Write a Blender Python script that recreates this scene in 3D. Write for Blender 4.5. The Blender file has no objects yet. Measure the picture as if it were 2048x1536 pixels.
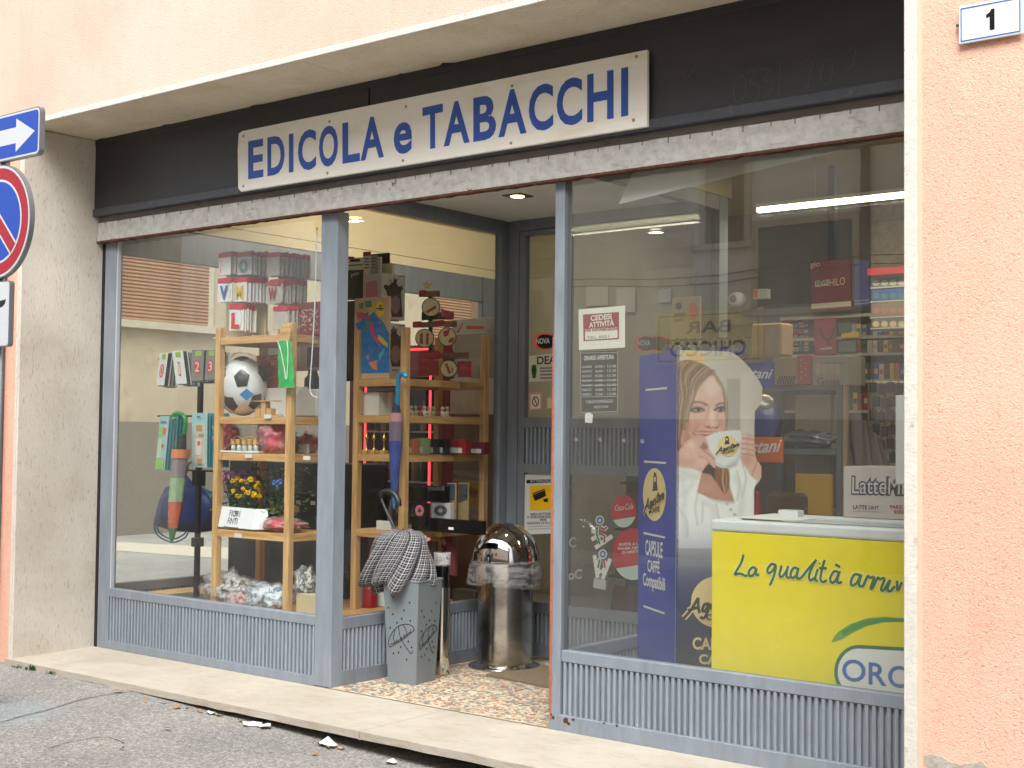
import bpy, bmesh, math, random
import numpy as np
from mathutils import Vector, noise as mnoise

# ------------------------------------------------------------------ camera, world, sun, exposure
S = bpy.context.scene
COL = S.collection
CAM = np.array([7.631, -5.230, 1.421])
YAW, PITCH, ROLL, FPX = -0.671648, 0.037786, 0.011095, 2684.1
def _axes():
    cy, sy, cp, sp = math.cos(YAW), math.sin(YAW), math.cos(PITCH), math.sin(PITCH)
    f = np.array([sy*cp, cy*cp, sp]); r = np.array([cy, -sy, 0.0]); u = np.cross(r, f)
    c, s = math.cos(ROLL), math.sin(ROLL)
    return c*r + s*u, -s*r + c*u, f
RX, UX, FX = _axes()
cd = bpy.data.cameras.new('camera'); cam = bpy.data.objects.new('camera', cd); COL.objects.link(cam)
cd.sensor_width = 36.0; cd.lens = FPX/2048*36.0; cd.clip_start = 0.05; cd.clip_end = 500
from mathutils import Matrix
cam.matrix_world = Matrix(((RX[0], UX[0], -FX[0], CAM[0]), (RX[1], UX[1], -FX[1], CAM[1]), (RX[2], UX[2], -FX[2], CAM[2]), (0, 0, 0, 1)))
S.camera = cam

SUN_EL, SUN_AZ = math.radians(52), math.radians(150)     # azimuth from +y towards +x: light comes from the street side, a little from the right
wd = bpy.data.worlds.new('World'); S.world = wd; wd.use_nodes = True
nt = wd.node_tree; nt.nodes.clear()
sky = nt.nodes.new('ShaderNodeTexSky'); sky.sky_type = 'NISHITA'; sky.sun_disc = False
sky.sun_elevation = SUN_EL; sky.sun_rotation = SUN_AZ; sky.air_density = 1.0; sky.dust_density = 4.0; sky.ozone_density = 1.0
hs = nt.nodes.new('ShaderNodeHueSaturation'); hs.inputs['Saturation'].default_value = 0.12
bg = nt.nodes.new('ShaderNodeBackground'); bg.inputs['Strength'].default_value = 0.15
ow = nt.nodes.new('ShaderNodeOutputWorld')
nt.links.new(sky.outputs[0], hs.inputs['Color']); nt.links.new(hs.outputs[0], bg.inputs['Color']); nt.links.new(bg.outputs[0], ow.inputs[0])
sl = bpy.data.lights.new('sun', 'SUN'); sl.energy = 1.5; sl.angle = math.radians(35); sl.color = (1.0, 0.985, 0.96)
so = bpy.data.objects.new('sun', sl); COL.objects.link(so)
sd = Vector((math.sin(SUN_AZ)*math.cos(SUN_EL), math.cos(SUN_AZ)*math.cos(SUN_EL), math.sin(SUN_EL)))
so.location = (4, -9, 12); so.rotation_euler = sd.to_track_quat('Z', 'Y').to_euler()
S.view_settings.view_transform = 'Standard'; S.view_settings.look = 'None'
S.view_settings.exposure = 1.1; S.view_settings.gamma = 1.0; S.view_settings.use_curve_mapping = False
S.render.engine = 'CYCLES'
S.cycles.use_denoising = True
S.cycles.max_bounces = 10; S.cycles.transparent_max_bounces = 24; S.cycles.sample_clamp_indirect = 8.0
S.cycles.caustics_reflective = False; S.cycles.caustics_refractive = False

# ------------------------------------------------------------------ helpers
rnd = random.Random(7)
def ray(px, py): return FX + (px-1024)/FPX*RX + (768-py)/FPX*UX
def W(px, py, x=None, y=None, z=None):
    d = ray(px, py); ax, v = (0, x) if x is not None else (1, y) if y is not None else (2, z)
    return CAM + d*(v-CAM[ax])/d[ax]
def Wp(px, py, pl, off=0.0):
    n = np.asarray(pl[1], float); p = np.asarray(pl[0], float) + n*off; d = ray(px, py)
    return CAM + d*(np.dot(p-CAM, n)/np.dot(d, n))
def proj(P):
    d = np.asarray(P, float) - CAM; z = d @ FX
    return np.stack([1024+FPX*(d @ RX)/z, 768-FPX*(d @ UX)/z], -1)
def PY(y): return ((0, y, 0), (0, -1, 0))          # a plane facing the street
def PX(x): return ((x, 0, 0), (1, 0, 0))           # a plane facing +x
def lin(c):
    return tuple((v/255/12.92) if v/255 <= 0.04045 else ((v/255+0.055)/1.055)**2.4 for v in c)

def nodes(m):
    m.use_nodes = True; t = m.node_tree; return t, t.nodes['Principled BSDF'], t.nodes['Material Output']
def N(t, kind, **kw):
    n = t.nodes.new('ShaderNode'+kind)
    for k, v in kw.items():
        if k in n.inputs.keys(): n.inputs[k].default_value = v
        else: setattr(n, k, v)
    return n
def coords(t, scale=(1, 1, 1)):
    c = N(t, 'TexCoord'); mp = N(t, 'Mapping'); mp.inputs['Scale'].default_value = scale
    t.links.new(c.outputs['Object'], mp.inputs['Vector']); return mp.outputs[0]
def ramp(t, fac, stops):
    r = N(t, 'ValToRGB'); e = r.color_ramp.elements
    while len(e) < len(stops): e.new(0.5)
    for i, (p, c) in enumerate(stops):
        e[i].position = p; e[i].color = (*c, 1) if len(c) == 3 else c
    t.links.new(fac, r.inputs[0]); return r.outputs[0]
def mix(t, fac, a, b, mode='MIX'):
    n = N(t, 'Mix', data_type='RGBA', blend_type=mode)
    for s, v in ((n.inputs[0], fac), (n.inputs[6], a), (n.inputs[7], b)):
        if hasattr(v, 'links'): t.links.new(v, s)
        else: s.default_value = v if not isinstance(v, tuple) else ((*v, 1) if len(v) == 3 else v)
    return n.outputs[2]
MATS = {}
def M(name, rgb=(200, 200, 200), rough=0.6, metal=0.0, var=0.0, vs=6.0, stretch=(1, 1, 1), bump=0.0, bs=40.0, dirt=None, dsc=3.0, dlo=0.55, dhi=0.75, spec=0.5, emit=None, coat=0.0):
    if name in MATS: return MATS[name]
    m = bpy.data.materials.new(name); t, p, o = nodes(m); L = t.links.new
    base = lin(rgb); p.inputs['Base Color'].default_value = (*base, 1)
    p.inputs['Roughness'].default_value = rough; p.inputs['Metallic'].default_value = metal
    p.inputs['Specular IOR Level'].default_value = spec; p.inputs['Coat Weight'].default_value = coat
    if var or bump or dirt: v = coords(t, stretch)
    c = None
    if var:
        n = N(t, 'TexNoise', Scale=vs, Detail=6.0, Roughness=0.6); L(v, n.inputs['Vector'])
        lo = tuple(max(0, x*(1-var)) for x in base); hi = tuple(min(1, x*(1+var)) for x in base)
        c = ramp(t, n.outputs[0], [(0.3, lo), (0.7, hi)])
    if dirt:
        n = N(t, 'TexNoise', Scale=dsc, Detail=8.0, Roughness=0.65); L(v, n.inputs['Vector'])
        f = ramp(t, n.outputs[0], [(dlo, (0, 0, 0)), (dhi, (1, 1, 1))])
        c = mix(t, f, c if c is not None else base, lin(dirt))
    if c is not None: L(c, p.inputs['Base Color'])
    if bump:
        n = N(t, 'TexNoise', Scale=bs, Detail=5.0, Roughness=0.6); L(v, n.inputs['Vector'])
        b = N(t, 'Bump', Strength=bump, Distance=0.01); L(n.outputs[0], b.inputs['Height']); L(b.outputs[0], p.inputs['Normal'])
    if emit:
        p.inputs['Emission Color'].default_value = (*lin(rgb), 1); p.inputs['Emission Strength'].default_value = emit
    MATS[name] = m; return m

class MB:
    def __init__(s): s.v, s.f, s.m = [], [], []; s.k = 0
    def add(s, vs, fs):
        b = len(s.v); s.v += [tuple(map(float, q)) for q in vs]; s.f += [tuple(b+i for i in f) for f in fs]; s.m += [s.k]*len(fs); return s
    def box(s, x0, x1, y0, y1, z0, z1):
        x0, x1 = sorted((x0, x1)); y0, y1 = sorted((y0, y1)); z0, z1 = sorted((z0, z1))
        return s.add([(x0, y0, z0), (x1, y0, z0), (x1, y1, z0), (x0, y1, z0), (x0, y0, z1), (x1, y0, z1), (x1, y1, z1), (x0, y1, z1)],
                     [(0, 3, 2, 1), (4, 5, 6, 7), (0, 1, 5, 4), (1, 2, 6, 5), (2, 3, 7, 6), (3, 0, 4, 7)])
    def obox(s, o, a, b, c):                     # box from a corner and three edge vectors
        o, a, b, c = map(np.asarray, (o, a, b, c))
        P = [o, o+a, o+a+b, o+b, o+c, o+a+c, o+a+b+c, o+b+c]
        return s.add(P, [(0, 3, 2, 1), (4, 5, 6, 7), (0, 1, 5, 4), (1, 2, 6, 5), (2, 3, 7, 6), (3, 0, 4, 7)])
    def poly(s, P): return s.add(P, [tuple(range(len(P)))])
    def prism(s, P, d):                          # flat outline P pushed along d
        d = np.asarray(d, float); n = len(P); Q = [np.asarray(p, float)+d for p in P]
        return s.add(list(P)+Q, [tuple(range(n)), tuple(range(2*n-1, n-1, -1))]+[(i, n+i, n+(i+1) % n, (i+1) % n) for i in range(n)])
    def tube(s, pts, r, n=8, cap=True):
        pts = [Vector(map(float, p)) for p in pts]; R = r if isinstance(r, (list, tuple)) else [r]*len(pts)
        rings = []; up = Vector((0.13, 0.21, 1)).normalized()
        for i, p in enumerate(pts):
            d = (pts[min(i+1, len(pts)-1)]-pts[max(i-1, 0)]).normalized()
            a = d.cross(up) if abs(d.dot(up)) < 0.98 else d.cross(Vector((1, 0, 0))); a.normalize(); b = d.cross(a)
            rings.append([p+(a*math.cos(2*math.pi*k/n)+b*math.sin(2*math.pi*k/n))*R[i] for k in range(n)])
        vs = [q for g in rings for q in g]; fs = []
        for i in range(len(pts)-1):
            for k in range(n): fs.append((i*n+k, i*n+(k+1) % n, (i+1)*n+(k+1) % n, (i+1)*n+k))
        if cap: fs += [tuple(range(n-1, -1, -1)), tuple(len(vs)-n+k for k in range(n))]
        return s.add(vs, fs)
    def lathe(s, c, prof, n=24):                 # prof: list of (r, z)
        vs = []; fs = []
        for r, z in prof:
            vs += [(c[0]+r*math.cos(2*math.pi*k/n), c[1]+r*math.sin(2*math.pi*k/n), c[2]+z) for k in range(n)]
        for i in range(len(prof)-1):
            for k in range(n): fs.append((i*n+k, i*n+(k+1) % n, (i+1)*n+(k+1) % n, (i+1)*n+k))
        return s.add(vs, fs)
    def disc(s, c, u, v, n=28):                  # flat ellipse, half axes u and v
        c, u, v = map(lambda q: np.asarray(q, float), (c, u, v))
        return s.poly([c+u*math.cos(2*math.pi*k/n)+v*math.sin(2*math.pi*k/n) for k in range(n)])
    def blob(s, c, rad, seed=0, amp=0.18, fr=2.2, sub=3, flat=None):
        bm = bmesh.new(); bmesh.ops.create_icosphere(bm, subdivisions=sub, radius=1.0)
        vs = []
        for v in bm.verts:
            q = v.co.normalized(); k = 1+amp*mnoise.noise(q*fr+Vector((seed*3.7, seed*1.3, seed)))+amp*0.5*abs(mnoise.noise(q*fr*3.1+Vector((seed, 9, seed*2))))
            z = q.z*k
            if flat is not None: z = max(z, flat)
            vs.append((c[0]+rad[0]*q.x*k, c[1]+rad[1]*q.y*k, c[2]+rad[2]*z))
        fs = [tuple(v.index for v in f.verts) for f in bm.faces]; bm.free()
        return s.add(vs, fs)
    # traced from photograph pixels on to a plane of the place
    def pp(s, px, pl, off=0.001): return s.poly([Wp(a, b, pl, off) for a, b in px])
    def stroke(s, px, pl, w, off=0.0012, smooth=True):
        P = [np.array(p, float) for p in px]
        if smooth is True and len(P) > 2: P = catmull(P)
        # a turning line is cut into short runs, each a hair above the last, so that crossings never share a plane
        cuts = [0]; acc = 0.0
        for i in range(1, len(P)-1):
            d0, d1 = P[i]-P[i-1], P[i+1]-P[i]; c = float(np.dot(d0, d1)/((np.linalg.norm(d0)*np.linalg.norm(d1))+1e-9)); acc += math.acos(max(-1, min(1, c)))
            if acc > 1.5 and i-cuts[-1] >= 2: cuts.append(i); acc = 0.0
        if len(cuts) > 1 and smooth != 'part':
            cuts.append(len(P)-1)
            for q in range(len(cuts)-1): s.stroke([tuple(p) for p in P[cuts[q]:cuts[q+1]+1]], pl, w, off, 'part')
            return s
        s.sc = getattr(s, 'sc', 0)+1; off += 7e-5*(s.sc % 40)
        Q = [Wp(a, b, pl, off) for a, b in P]; n = np.asarray(pl[1], float); vs = []; fs = []
        for i, q in enumerate(Q):
            d = Q[min(i+1, len(Q)-1)]-Q[max(i-1, 0)]; d = d/(np.linalg.norm(d)+1e-9); a = np.cross(n, d)
            ww = w if not isinstance(w, (tuple, list)) else w[0]+(w[1]-w[0])*i/(len(Q)-1)
            vs += [q+a*ww/2, q-a*ww/2]
        for i in range(len(Q)-1): fs.append((2*i, 2*i+1, 2*i+3, 2*i+2))
        return s.add(vs, fs)
def catmull(P, k=6):
    out = []
    for i in range(len(P)-1):
        p0, p1, p2, p3 = P[max(i-1, 0)], P[i], P[i+1], P[min(i+2, len(P)-1)]
        for j in range(k):
            t = j/k
            out.append(0.5*((2*p1)+(-p0+p2)*t+(2*p0-5*p1+4*p2-p3)*t*t+(-p0+3*p1-3*p2+p3)*t**3))
    out.append(P[-1]); return out

WLOC = {}
def prop(o, label=None, cat=None, group=None, kind=None):
    if label: o['label'] = label
    if cat: o['category'] = cat
    if group: o['group'] = group
    if kind: o['kind'] = kind
    return o
def place(o, loc, parent):
    loc = Vector(map(float, loc)); WLOC[o.name] = loc
    if parent is not None:
        o.parent = parent; o.location = loc-WLOC[parent.name]
    else: o.location = loc
    COL.objects.link(o); return o
def thing(name, label, cat, loc, group=None):
    o = bpy.data.objects.new(name, None); o.empty_display_size = 0.05
    return prop(place(o, loc, None), label, cat, group)
def mk(name, mb, mats, parent=None, loc=None, label=None, cat=None, group=None, kind=None, smooth=False, bev=0.0, seg=1):
    if not isinstance(mats, (list, tuple)): mats = [mats]
    if loc is None:
        if parent is not None: loc = WLOC[parent.name]
        else:
            A = np.array(mb.v); loc = ((A[:, 0].min()+A[:, 0].max())/2, (A[:, 1].min()+A[:, 1].max())/2, A[:, 2].min())
    loc = Vector(map(float, loc))
    me = bpy.data.meshes.new(name)
    me.from_pydata([(x-loc.x, y-loc.y, z-loc.z) for x, y, z in mb.v], [], mb.f)
    for q in mats: me.materials.append(q)
    if len(mats) > 1: me.polygons.foreach_set('material_index', mb.m)
    if bev:
        bm = bmesh.new(); bm.from_mesh(me)
        bmesh.ops.remove_doubles(bm, verts=bm.verts, dist=1e-5)
        ed = [e for e in bm.edges if len(e.link_faces) == 2 and e.calc_face_angle(0) > 0.6]
        bmesh.ops.bevel(bm, geom=ed, offset=bev, segments=seg, affect='EDGES', profile=0.6)
        bm.to_mesh(me); bm.free()
    if smooth: me.polygons.foreach_set('use_smooth', [True]*len(me.polygons))
    me.update()
    o = bpy.data.objects.new(name, me); place(o, loc, parent)
    return prop(o, label, cat, group, kind)
def txtmesh(s, bold=0.0, shear=0.0, sp=1.0):
    c = bpy.data.curves.new('lettering', 'FONT'); c.body = s; c.size = 1; c.offset = bold; c.shear = shear; c.space_character = sp; c.resolution_u = 4
    o = bpy.data.objects.new('lettering', c); me = bpy.data.meshes.new_from_object(o)
    V = np.array([v.co[:] for v in me.vertices]); F = [tuple(p.vertices) for p in me.polygons]
    bpy.data.objects.remove(o); bpy.data.curves.remove(c); bpy.data.meshes.remove(me)
    return V, F
def text3(mb, s, o, xv, zv, bold=0.0, shear=0.0, sp=1.0):   # the word's box is spread from o along xv (its width) and zv (its height)
    V, F = txtmesh(s, bold, shear, sp); o, xv, zv = (np.asarray(q, float) for q in (o, xv, zv))
    mn, mx = V.min(0), V.max(0); u = (V[:, 0]-mn[0])/(mx[0]-mn[0]); w = (V[:, 1]-mn[1])/(mx[1]-mn[1])
    mb.add([o+xv*a+zv*b for a, b in zip(u, w)], F); return mb
def ptext(mb, s, p0, p1, ptop, pl, off=0.0015, bold=0.0, shear=0.0, sp=1.0):  # lower left, lower right, upper left corner, measured on a plane
    o = Wp(*p0, pl, off); return text3(mb, s, o, Wp(*p1, pl, off)-o, Wp(*ptop, pl, off)-o, bold, shear, sp)
def dup(root, loc, rotz=0.0, label=None, group=None):
    r = root.copy(); COL.objects.link(r); r.location = loc; r.rotation_euler = (0, 0, rotz); WLOC[r.name] = Vector(loc)
    if label: r['label'] = label
    if group: r['group'] = group
    for ch in list(root.children):
        c = ch.copy(); COL.objects.link(c); c.parent = r
        for g in ch.children:
            d = g.copy(); COL.objects.link(d); d.parent = c
    return r
def pbox(x0, y0, x1, y1, Y, d, z0=None):         # box whose street face covers the pixel box at depth Y
    ym, xm = (y0+y1)/2, (x0+x1)/2
    X0, X1 = W(x0, ym, y=Y)[0], W(x1, ym, y=Y)[0]; Z1 = W(xm, y0, y=Y)[2]; Zb = W(xm, y1, y=Y)[2] if z0 is None else z0
    return X0, X1, Y, Y+d, Zb, Z1
# ------------------------------------------------------------------ special materials
def special(name):
    m = bpy.data.materials.new(name); t, p, o = nodes(m); MATS[name] = m; return m, t, p, o, t.links.new
def stucco(name, rgb, cell=70.0, st=0.9):
    m, t, p, o, L = special(name); v = coords(t); b = lin(rgb)
    n1 = N(t, 'TexNoise', Scale=cell, Detail=3.0, Roughness=0.55, Distortion=1.2); L(v, n1.inputs['Vector'])
    n2 = N(t, 'TexNoise', Scale=1.1, Detail=6.0, Roughness=0.6); L(v, n2.inputs['Vector'])
    n3 = N(t, 'TexNoise', Scale=300.0, Detail=2.0); L(v, n3.inputs['Vector'])
    c = ramp(t, n2.outputs[0], [(0.3, tuple(x*0.88 for x in b)), (0.7, tuple(min(1, x*1.06) for x in b))])
    pit = ramp(t, n1.outputs[0], [(0.33, (0.80, 0.70, 0.64)), (0.44, (1, 1, 1))])
    n4 = N(t, 'TexNoise', Scale=3.0, Detail=9.0, Roughness=0.7); L(coords(t, (2.2, 2.2, 0.35)), n4.inputs['Vector'])   # rain streaks
    c = mix(t, ramp(t, n4.outputs[0], [(0.50, (0, 0, 0)), (0.78, (0.30, 0.30, 0.30))]), c, tuple(x*y for x, y in zip(b, (0.72, 0.66, 0.60))))
    n5 = N(t, 'TexNoise', Scale=0.9, Detail=7.0, Roughness=0.65); L(v, n5.inputs['Vector'])                          # faded and repaired patches
    c = mix(t, ramp(t, n5.outputs[0], [(0.50, (0, 0, 0)), (0.66, (0.45, 0.45, 0.45))]), c, tuple(min(1, x*y) for x, y in zip(b, (1.05, 1.12, 1.20))))
    L(mix(t, 1.0, c, pit, 'MULTIPLY'), p.inputs['Base Color']); p.inputs['Roughness'].default_value = 0.95; p.inputs['Specular IOR Level'].default_value = 0.2
    hm = N(t, 'Math', operation='MULTIPLY_ADD'); L(n3.outputs[0], hm.inputs[0]); hm.inputs[1].default_value = 0.25; L(n1.outputs[0], hm.inputs[2])
    bp = N(t, 'Bump', Strength=st, Distance=0.012); L(hm.outputs[0], bp.inputs['Height']); L(bp.outputs[0], p.inputs['Normal']); return m
PEACH = stucco('peach_render', (241, 194, 171), 105.0, 0.65)
PEACHF = stucco('peach_render_fine', (239, 198, 180), 150.0, 0.5)
def travertine(name, rgb, stretch, pits=True):
    m, t, p, o, L = special(name); v = coords(t, stretch); w = coords(t); b = lin(rgb)
    n1 = N(t, 'TexNoise', Scale=26.0, Detail=5.0, Roughness=0.7); L(v, n1.inputs['Vector'])
    n2 = N(t, 'TexNoise', Scale=2.2, Detail=8.0, Roughness=0.6, Distortion=0.6); L(w, n2.inputs['Vector'])
    c = ramp(t, n2.outputs[0], [(0.28, tuple(x*y for x, y in zip(b, (0.86, 0.83, 0.77)))), (0.52, b), (0.75, tuple(min(1, x*1.12) for x in b))])
    pit = ramp(t, n1.outputs[0], [(0.33, (0.66, 0.61, 0.54)), (0.43, (1, 1, 1))])
    if not pits:                                     # trodden stone: grime blotches, fine specks
        n5 = N(t, 'TexNoise', Scale=9.0, Detail=9.0, Roughness=0.75, Distortion=0.4); L(coords(t, (0.6, 1.4, 1)), n5.inputs['Vector'])
        c = mix(t, ramp(t, n5.outputs[0], [(0.50, (0, 0, 0)), (0.72, (0.55, 0.55, 0.55))]), c, lin((160, 140, 116)))
        n6 = N(t, 'TexNoise', Scale=120.0, Detail=2.0); L(w, n6.inputs['Vector']); c = mix(t, ramp(t, n6.outputs[0], [(0.70, (0, 0, 0)), (0.76, (0.7, 0.7, 0.7))]), c, lin((110, 98, 84)))
    L(mix(t, 0.9 if pits else 0.35, c, pit, 'MULTIPLY'), p.inputs['Base Color']); p.inputs['Roughness'].default_value = 0.8
    bp = N(t, 'Bump', Strength=0.5, Distance=0.008); L(n1.outputs[0], bp.inputs['Height']); L(bp.outputs[0], p.inputs['Normal']); return m
TRAV = travertine('travertine', (208, 200, 188), (3.2, 3.2, 1.0))
TRAVS = travertine('travertine_soffit', (232, 220, 196), (1.2, 4.0, 4.0))
TRAVF = travertine('travertine_step', (186, 178, 164), (0.5, 2.2, 2.2), False)
WHITESTONE = M('white_stone_edge', (210, 206, 196), 0.8, var=0.08, vs=30, bump=0.3, bs=90, dirt=(170, 150, 125), dsc=25, dlo=0.6, dhi=0.75)
def asphalt():
    m, t, p, o, L = special('asphalt'); v = coords(t)
    vo = N(t, 'TexVoronoi', Scale=110.0); L(v, vo.inputs['Vector'])
    n1 = N(t, 'TexNoise', Scale=260.0, Detail=3.0, Roughness=0.7); L(v, n1.inputs['Vector'])
    n2 = N(t, 'TexNoise', Scale=1.3, Detail=7.0, Roughness=0.6); L(v, n2.inputs['Vector'])
    st = ramp(t, vo.outputs['Color'], [(0.0, (0.17, 0.166, 0.16)), (0.5, (0.32, 0.312, 0.297)), (0.88, (0.47, 0.455, 0.43)), (1.0, (0.78, 0.76, 0.72))])
    big = ramp(t, n2.outputs[0], [(0.3, (0.76, 0.76, 0.78)), (0.5, (0.97, 0.96, 0.94)), (0.7, (1.16, 1.13, 1.07))])
    c = mix(t, 1.0, st, big, 'MULTIPLY')
    fine = ramp(t, n1.outputs[0], [(0.3, (0.6, 0.6, 0.6)), (0.7, (1.3, 1.3, 1.3))]); c = mix(t, 1.0, c, fine, 'MULTIPLY')
    # a worn chalk stain of pale blue near the doorstep
    sp = N(t, 'VectorMath', operation='DISTANCE'); L(v, sp.inputs[0]); sp.inputs[1].default_value = (1.25, -1.42, -0.08)
    n4 = N(t, 'TexNoise', Scale=30.0, Detail=4.0); L(v, n4.inputs['Vector'])
    f = N(t, 'Math', operation='MULTIPLY_ADD'); L(n4.outputs[0], f.inputs[0]); f.inputs[1].default_value = -0.35; L(sp.outputs['Value'], f.inputs[2])
    fr = ramp(t, f.outputs[0], [(-0.0, (0.30, 0.30, 0.30)), (0.22, (0, 0, 0))]); c = mix(t, fr, c, lin((140, 172, 182)))
    L(c, p.inputs['Base Color']); p.inputs['Roughness'].default_value = 0.9
    hm = N(t, 'Math', operation='ADD'); L(vo.outputs['Distance'], hm.inputs[0]); L(n1.outputs[0], hm.inputs[1])
    bp = N(t, 'Bump', Strength=0.8, Distance=0.006); L(hm.outputs[0], bp.inputs['Height']); L(bp.outputs[0], p.inputs['Normal']); return m
ASPH = asphalt()
def wood(name, rgb, axis=2):
    m, t, p, o, L = special(name); sc = [22, 22, 22]; sc[axis] = 1.6; v = coords(t, tuple(sc)); b = lin(rgb)
    n = N(t, 'TexNoise', Scale=1.6, Detail=6.0, Roughness=0.6, Distortion=0.8); L(v, n.inputs['Vector'])
    L(ramp(t, n.outputs[0], [(0.28, tuple(x*y for x, y in zip(b, (0.62, 0.52, 0.42)))), (0.55, b), (0.75, tuple(min(1, x*1.15) for x in b))]), p.inputs['Base Color'])
    p.inputs['Roughness'].default_value = 0.5; return m
WOODZ, WOODX, WOODY = wood('pine_upright', (222, 178, 120), 2), wood('pine_board', (220, 174, 116), 0), wood('pine_board_deep', (212, 166, 108), 1)
def fresnel(t, ior):                              # the same mirror share whichever side of the pane is met
    g = N(t, 'NewGeometry'); a = N(t, 'Mix', data_type='FLOAT'); t.links.new(g.outputs['Backfacing'], a.inputs[0]); a.inputs[2].default_value = ior; a.inputs[3].default_value = 1/ior
    f = N(t, 'Fresnel'); t.links.new(a.outputs[0], f.inputs['IOR']); return f
def glass(name, ior=2.0, tint=(0.95, 0.965, 0.955), dust_veil=(0.002, 0.014)):
    m, t, p, o, L = special(name); t.nodes.remove(p)
    fr = fresnel(t, ior); tr = N(t, 'BsdfTransparent'); tr.inputs[0].default_value = (*tint, 1)
    gl = N(t, 'BsdfGlossy'); gl.inputs['Roughness'].default_value = 0.0; mx = N(t, 'MixShader')
    L(fr.outputs[0], mx.inputs[0]); L(tr.outputs[0], mx.inputs[1]); L(gl.outputs[0], mx.inputs[2])
    v = coords(t); n = N(t, 'TexNoise', Scale=1.2, Detail=1.0); L(v, n.inputs['Vector'])
    bp = N(t, 'Bump', Strength=0.03, Distance=0.02); L(n.outputs[0], bp.inputs['Height']); L(bp.outputs[0], gl.inputs['Normal'])
    df = N(t, 'BsdfDiffuse'); df.inputs[0].default_value = (0.75, 0.74, 0.70, 1)
    d1 = N(t, 'TexNoise', Scale=5.0, Detail=9.0, Roughness=0.7); L(coords(t, (1, 1, 0.3)), d1.inputs['Vector'])
    fd = ramp(t, d1.outputs[0], [(0.40, (dust_veil[0],)*3), (0.78, (dust_veil[1],)*3)]); m2 = N(t, 'MixShader')
    L(fd, m2.inputs[0]); L(mx.outputs[0], m2.inputs[1]); L(df.outputs[0], m2.inputs[2]); L(m2.outputs[0], o.inputs[0]); return m
GLASS = glass('shop_glass', 1.95, dust_veil=(0.016, 0.034))  # extra pale haze on this pane stands in for the veil of street reflections
GLASSD = glass('side_glass', 1.5, dust_veil=(0.003, 0.016)); GLASSR = glass('side_glass_clear', 1.14)
def film(name, tint=(1, 1, 1), milk=0.10, bump=0.9, bs=9.0, st=(1, 1, 1)):     # thin crinkled clear plastic
    m, t, p, o, L = special(name); t.nodes.remove(p)
    tr = N(t, 'BsdfTransparent'); tr.inputs[0].default_value = (*tint, 1); gl = N(t, 'BsdfGlossy'); gl.inputs['Roughness'].default_value = 0.12
    df = N(t, 'BsdfDiffuse'); df.inputs[0].default_value = (0.8, 0.8, 0.8, 1)
    n = N(t, 'TexNoise', Scale=bs, Detail=4.0, Distortion=2.0); L(coords(t, st), n.inputs['Vector'])
    bp = N(t, 'Bump', Strength=bump, Distance=0.03); L(n.outputs[0], bp.inputs['Height']); L(bp.outputs[0], gl.inputs['Normal'])
    lw = fresnel(t, 1.32); L(bp.outputs[0], lw.inputs['Normal']); mx = N(t, 'MixShader'); L(lw.outputs[0], mx.inputs[0]); L(tr.outputs[0], mx.inputs[1]); L(gl.outputs[0], mx.inputs[2])
    mk_ = ramp(t, n.outputs[0], [(0.4, (milk*0.3,)*3), (0.62, (milk*3,)*3)]); m2 = N(t, 'MixShader'); L(mk_, m2.inputs[0]); L(mx.outputs[0], m2.inputs[1]); L(df.outputs[0], m2.inputs[2]); L(m2.outputs[0], o.inputs[0]); return m
FILM = film('clear_plastic'); FILMM = film('milky_plastic', (0.98, 0.98, 0.98), 0.09, 0.4, 9.0, (1, 1, 4.5))
FILMG = film('green_net', (0.25, 0.95, 0.45), 0.05)
def frame_paint(name, rgb, wear=0.0):
    m, t, p, o, L = special(name); b = lin(rgb); v = coords(t, (1, 1, 0.25)); w = coords(t)
    n = N(t, 'TexNoise', Scale=14.0, Detail=6.0, Roughness=0.65); L(v, n.inputs['Vector'])
    c = ramp(t, n.outputs[0], [(0.3, tuple(x*0.86 for x in b)), (0.7, tuple(min(1, x*1.1) for x in b))])
    n2 = N(t, 'TexNoise', Scale=9.0, Detail=9.0, Roughness=0.72); L(w, n2.inputs['Vector'])
    f = ramp(t, n2.outputs[0], [(0.70-wear, (0, 0, 0)), (0.72-wear, (1, 1, 1))]); c = mix(t, f, c, lin((120, 72, 42)))
    n3 = N(t, 'TexNoise', Scale=6.0, Detail=9.0, Roughness=0.7); L(coords(t, (5, 5, 0.6)), n3.inputs['Vector'])      # runs of grime
    c = mix(t, ramp(t, n3.outputs[0], [(0.52, (0, 0, 0)), (0.80, (0.40, 0.40, 0.40))]), c, lin((96, 92, 84)))
    L(c, p.inputs['Base Color']); p.inputs['Roughness'].default_value = 0.42
    bp = N(t, 'Bump', Strength=0.12, Distance=0.004); L(n.outputs[0], bp.inputs['Height']); L(bp.outputs[0], p.inputs['Normal']); return m
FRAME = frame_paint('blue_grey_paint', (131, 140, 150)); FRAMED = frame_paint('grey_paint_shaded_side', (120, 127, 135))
RIB = frame_paint('ribbed_sheet_paint', (138, 147, 157))
FASCIA = M('charcoal_sheet', (50, 51, 55), 0.45, var=0.12, vs=5, stretch=(1, 1, 3), bump=0.06, bs=12, dirt=(62, 60, 58), dsc=6, dlo=0.62, dhi=0.9)
FASCIAL = M('charcoal_rail', (66, 70, 78), 0.45, var=0.15, vs=20, dirt=(120, 115, 108), dsc=18, dlo=0.62, dhi=0.8)
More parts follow.
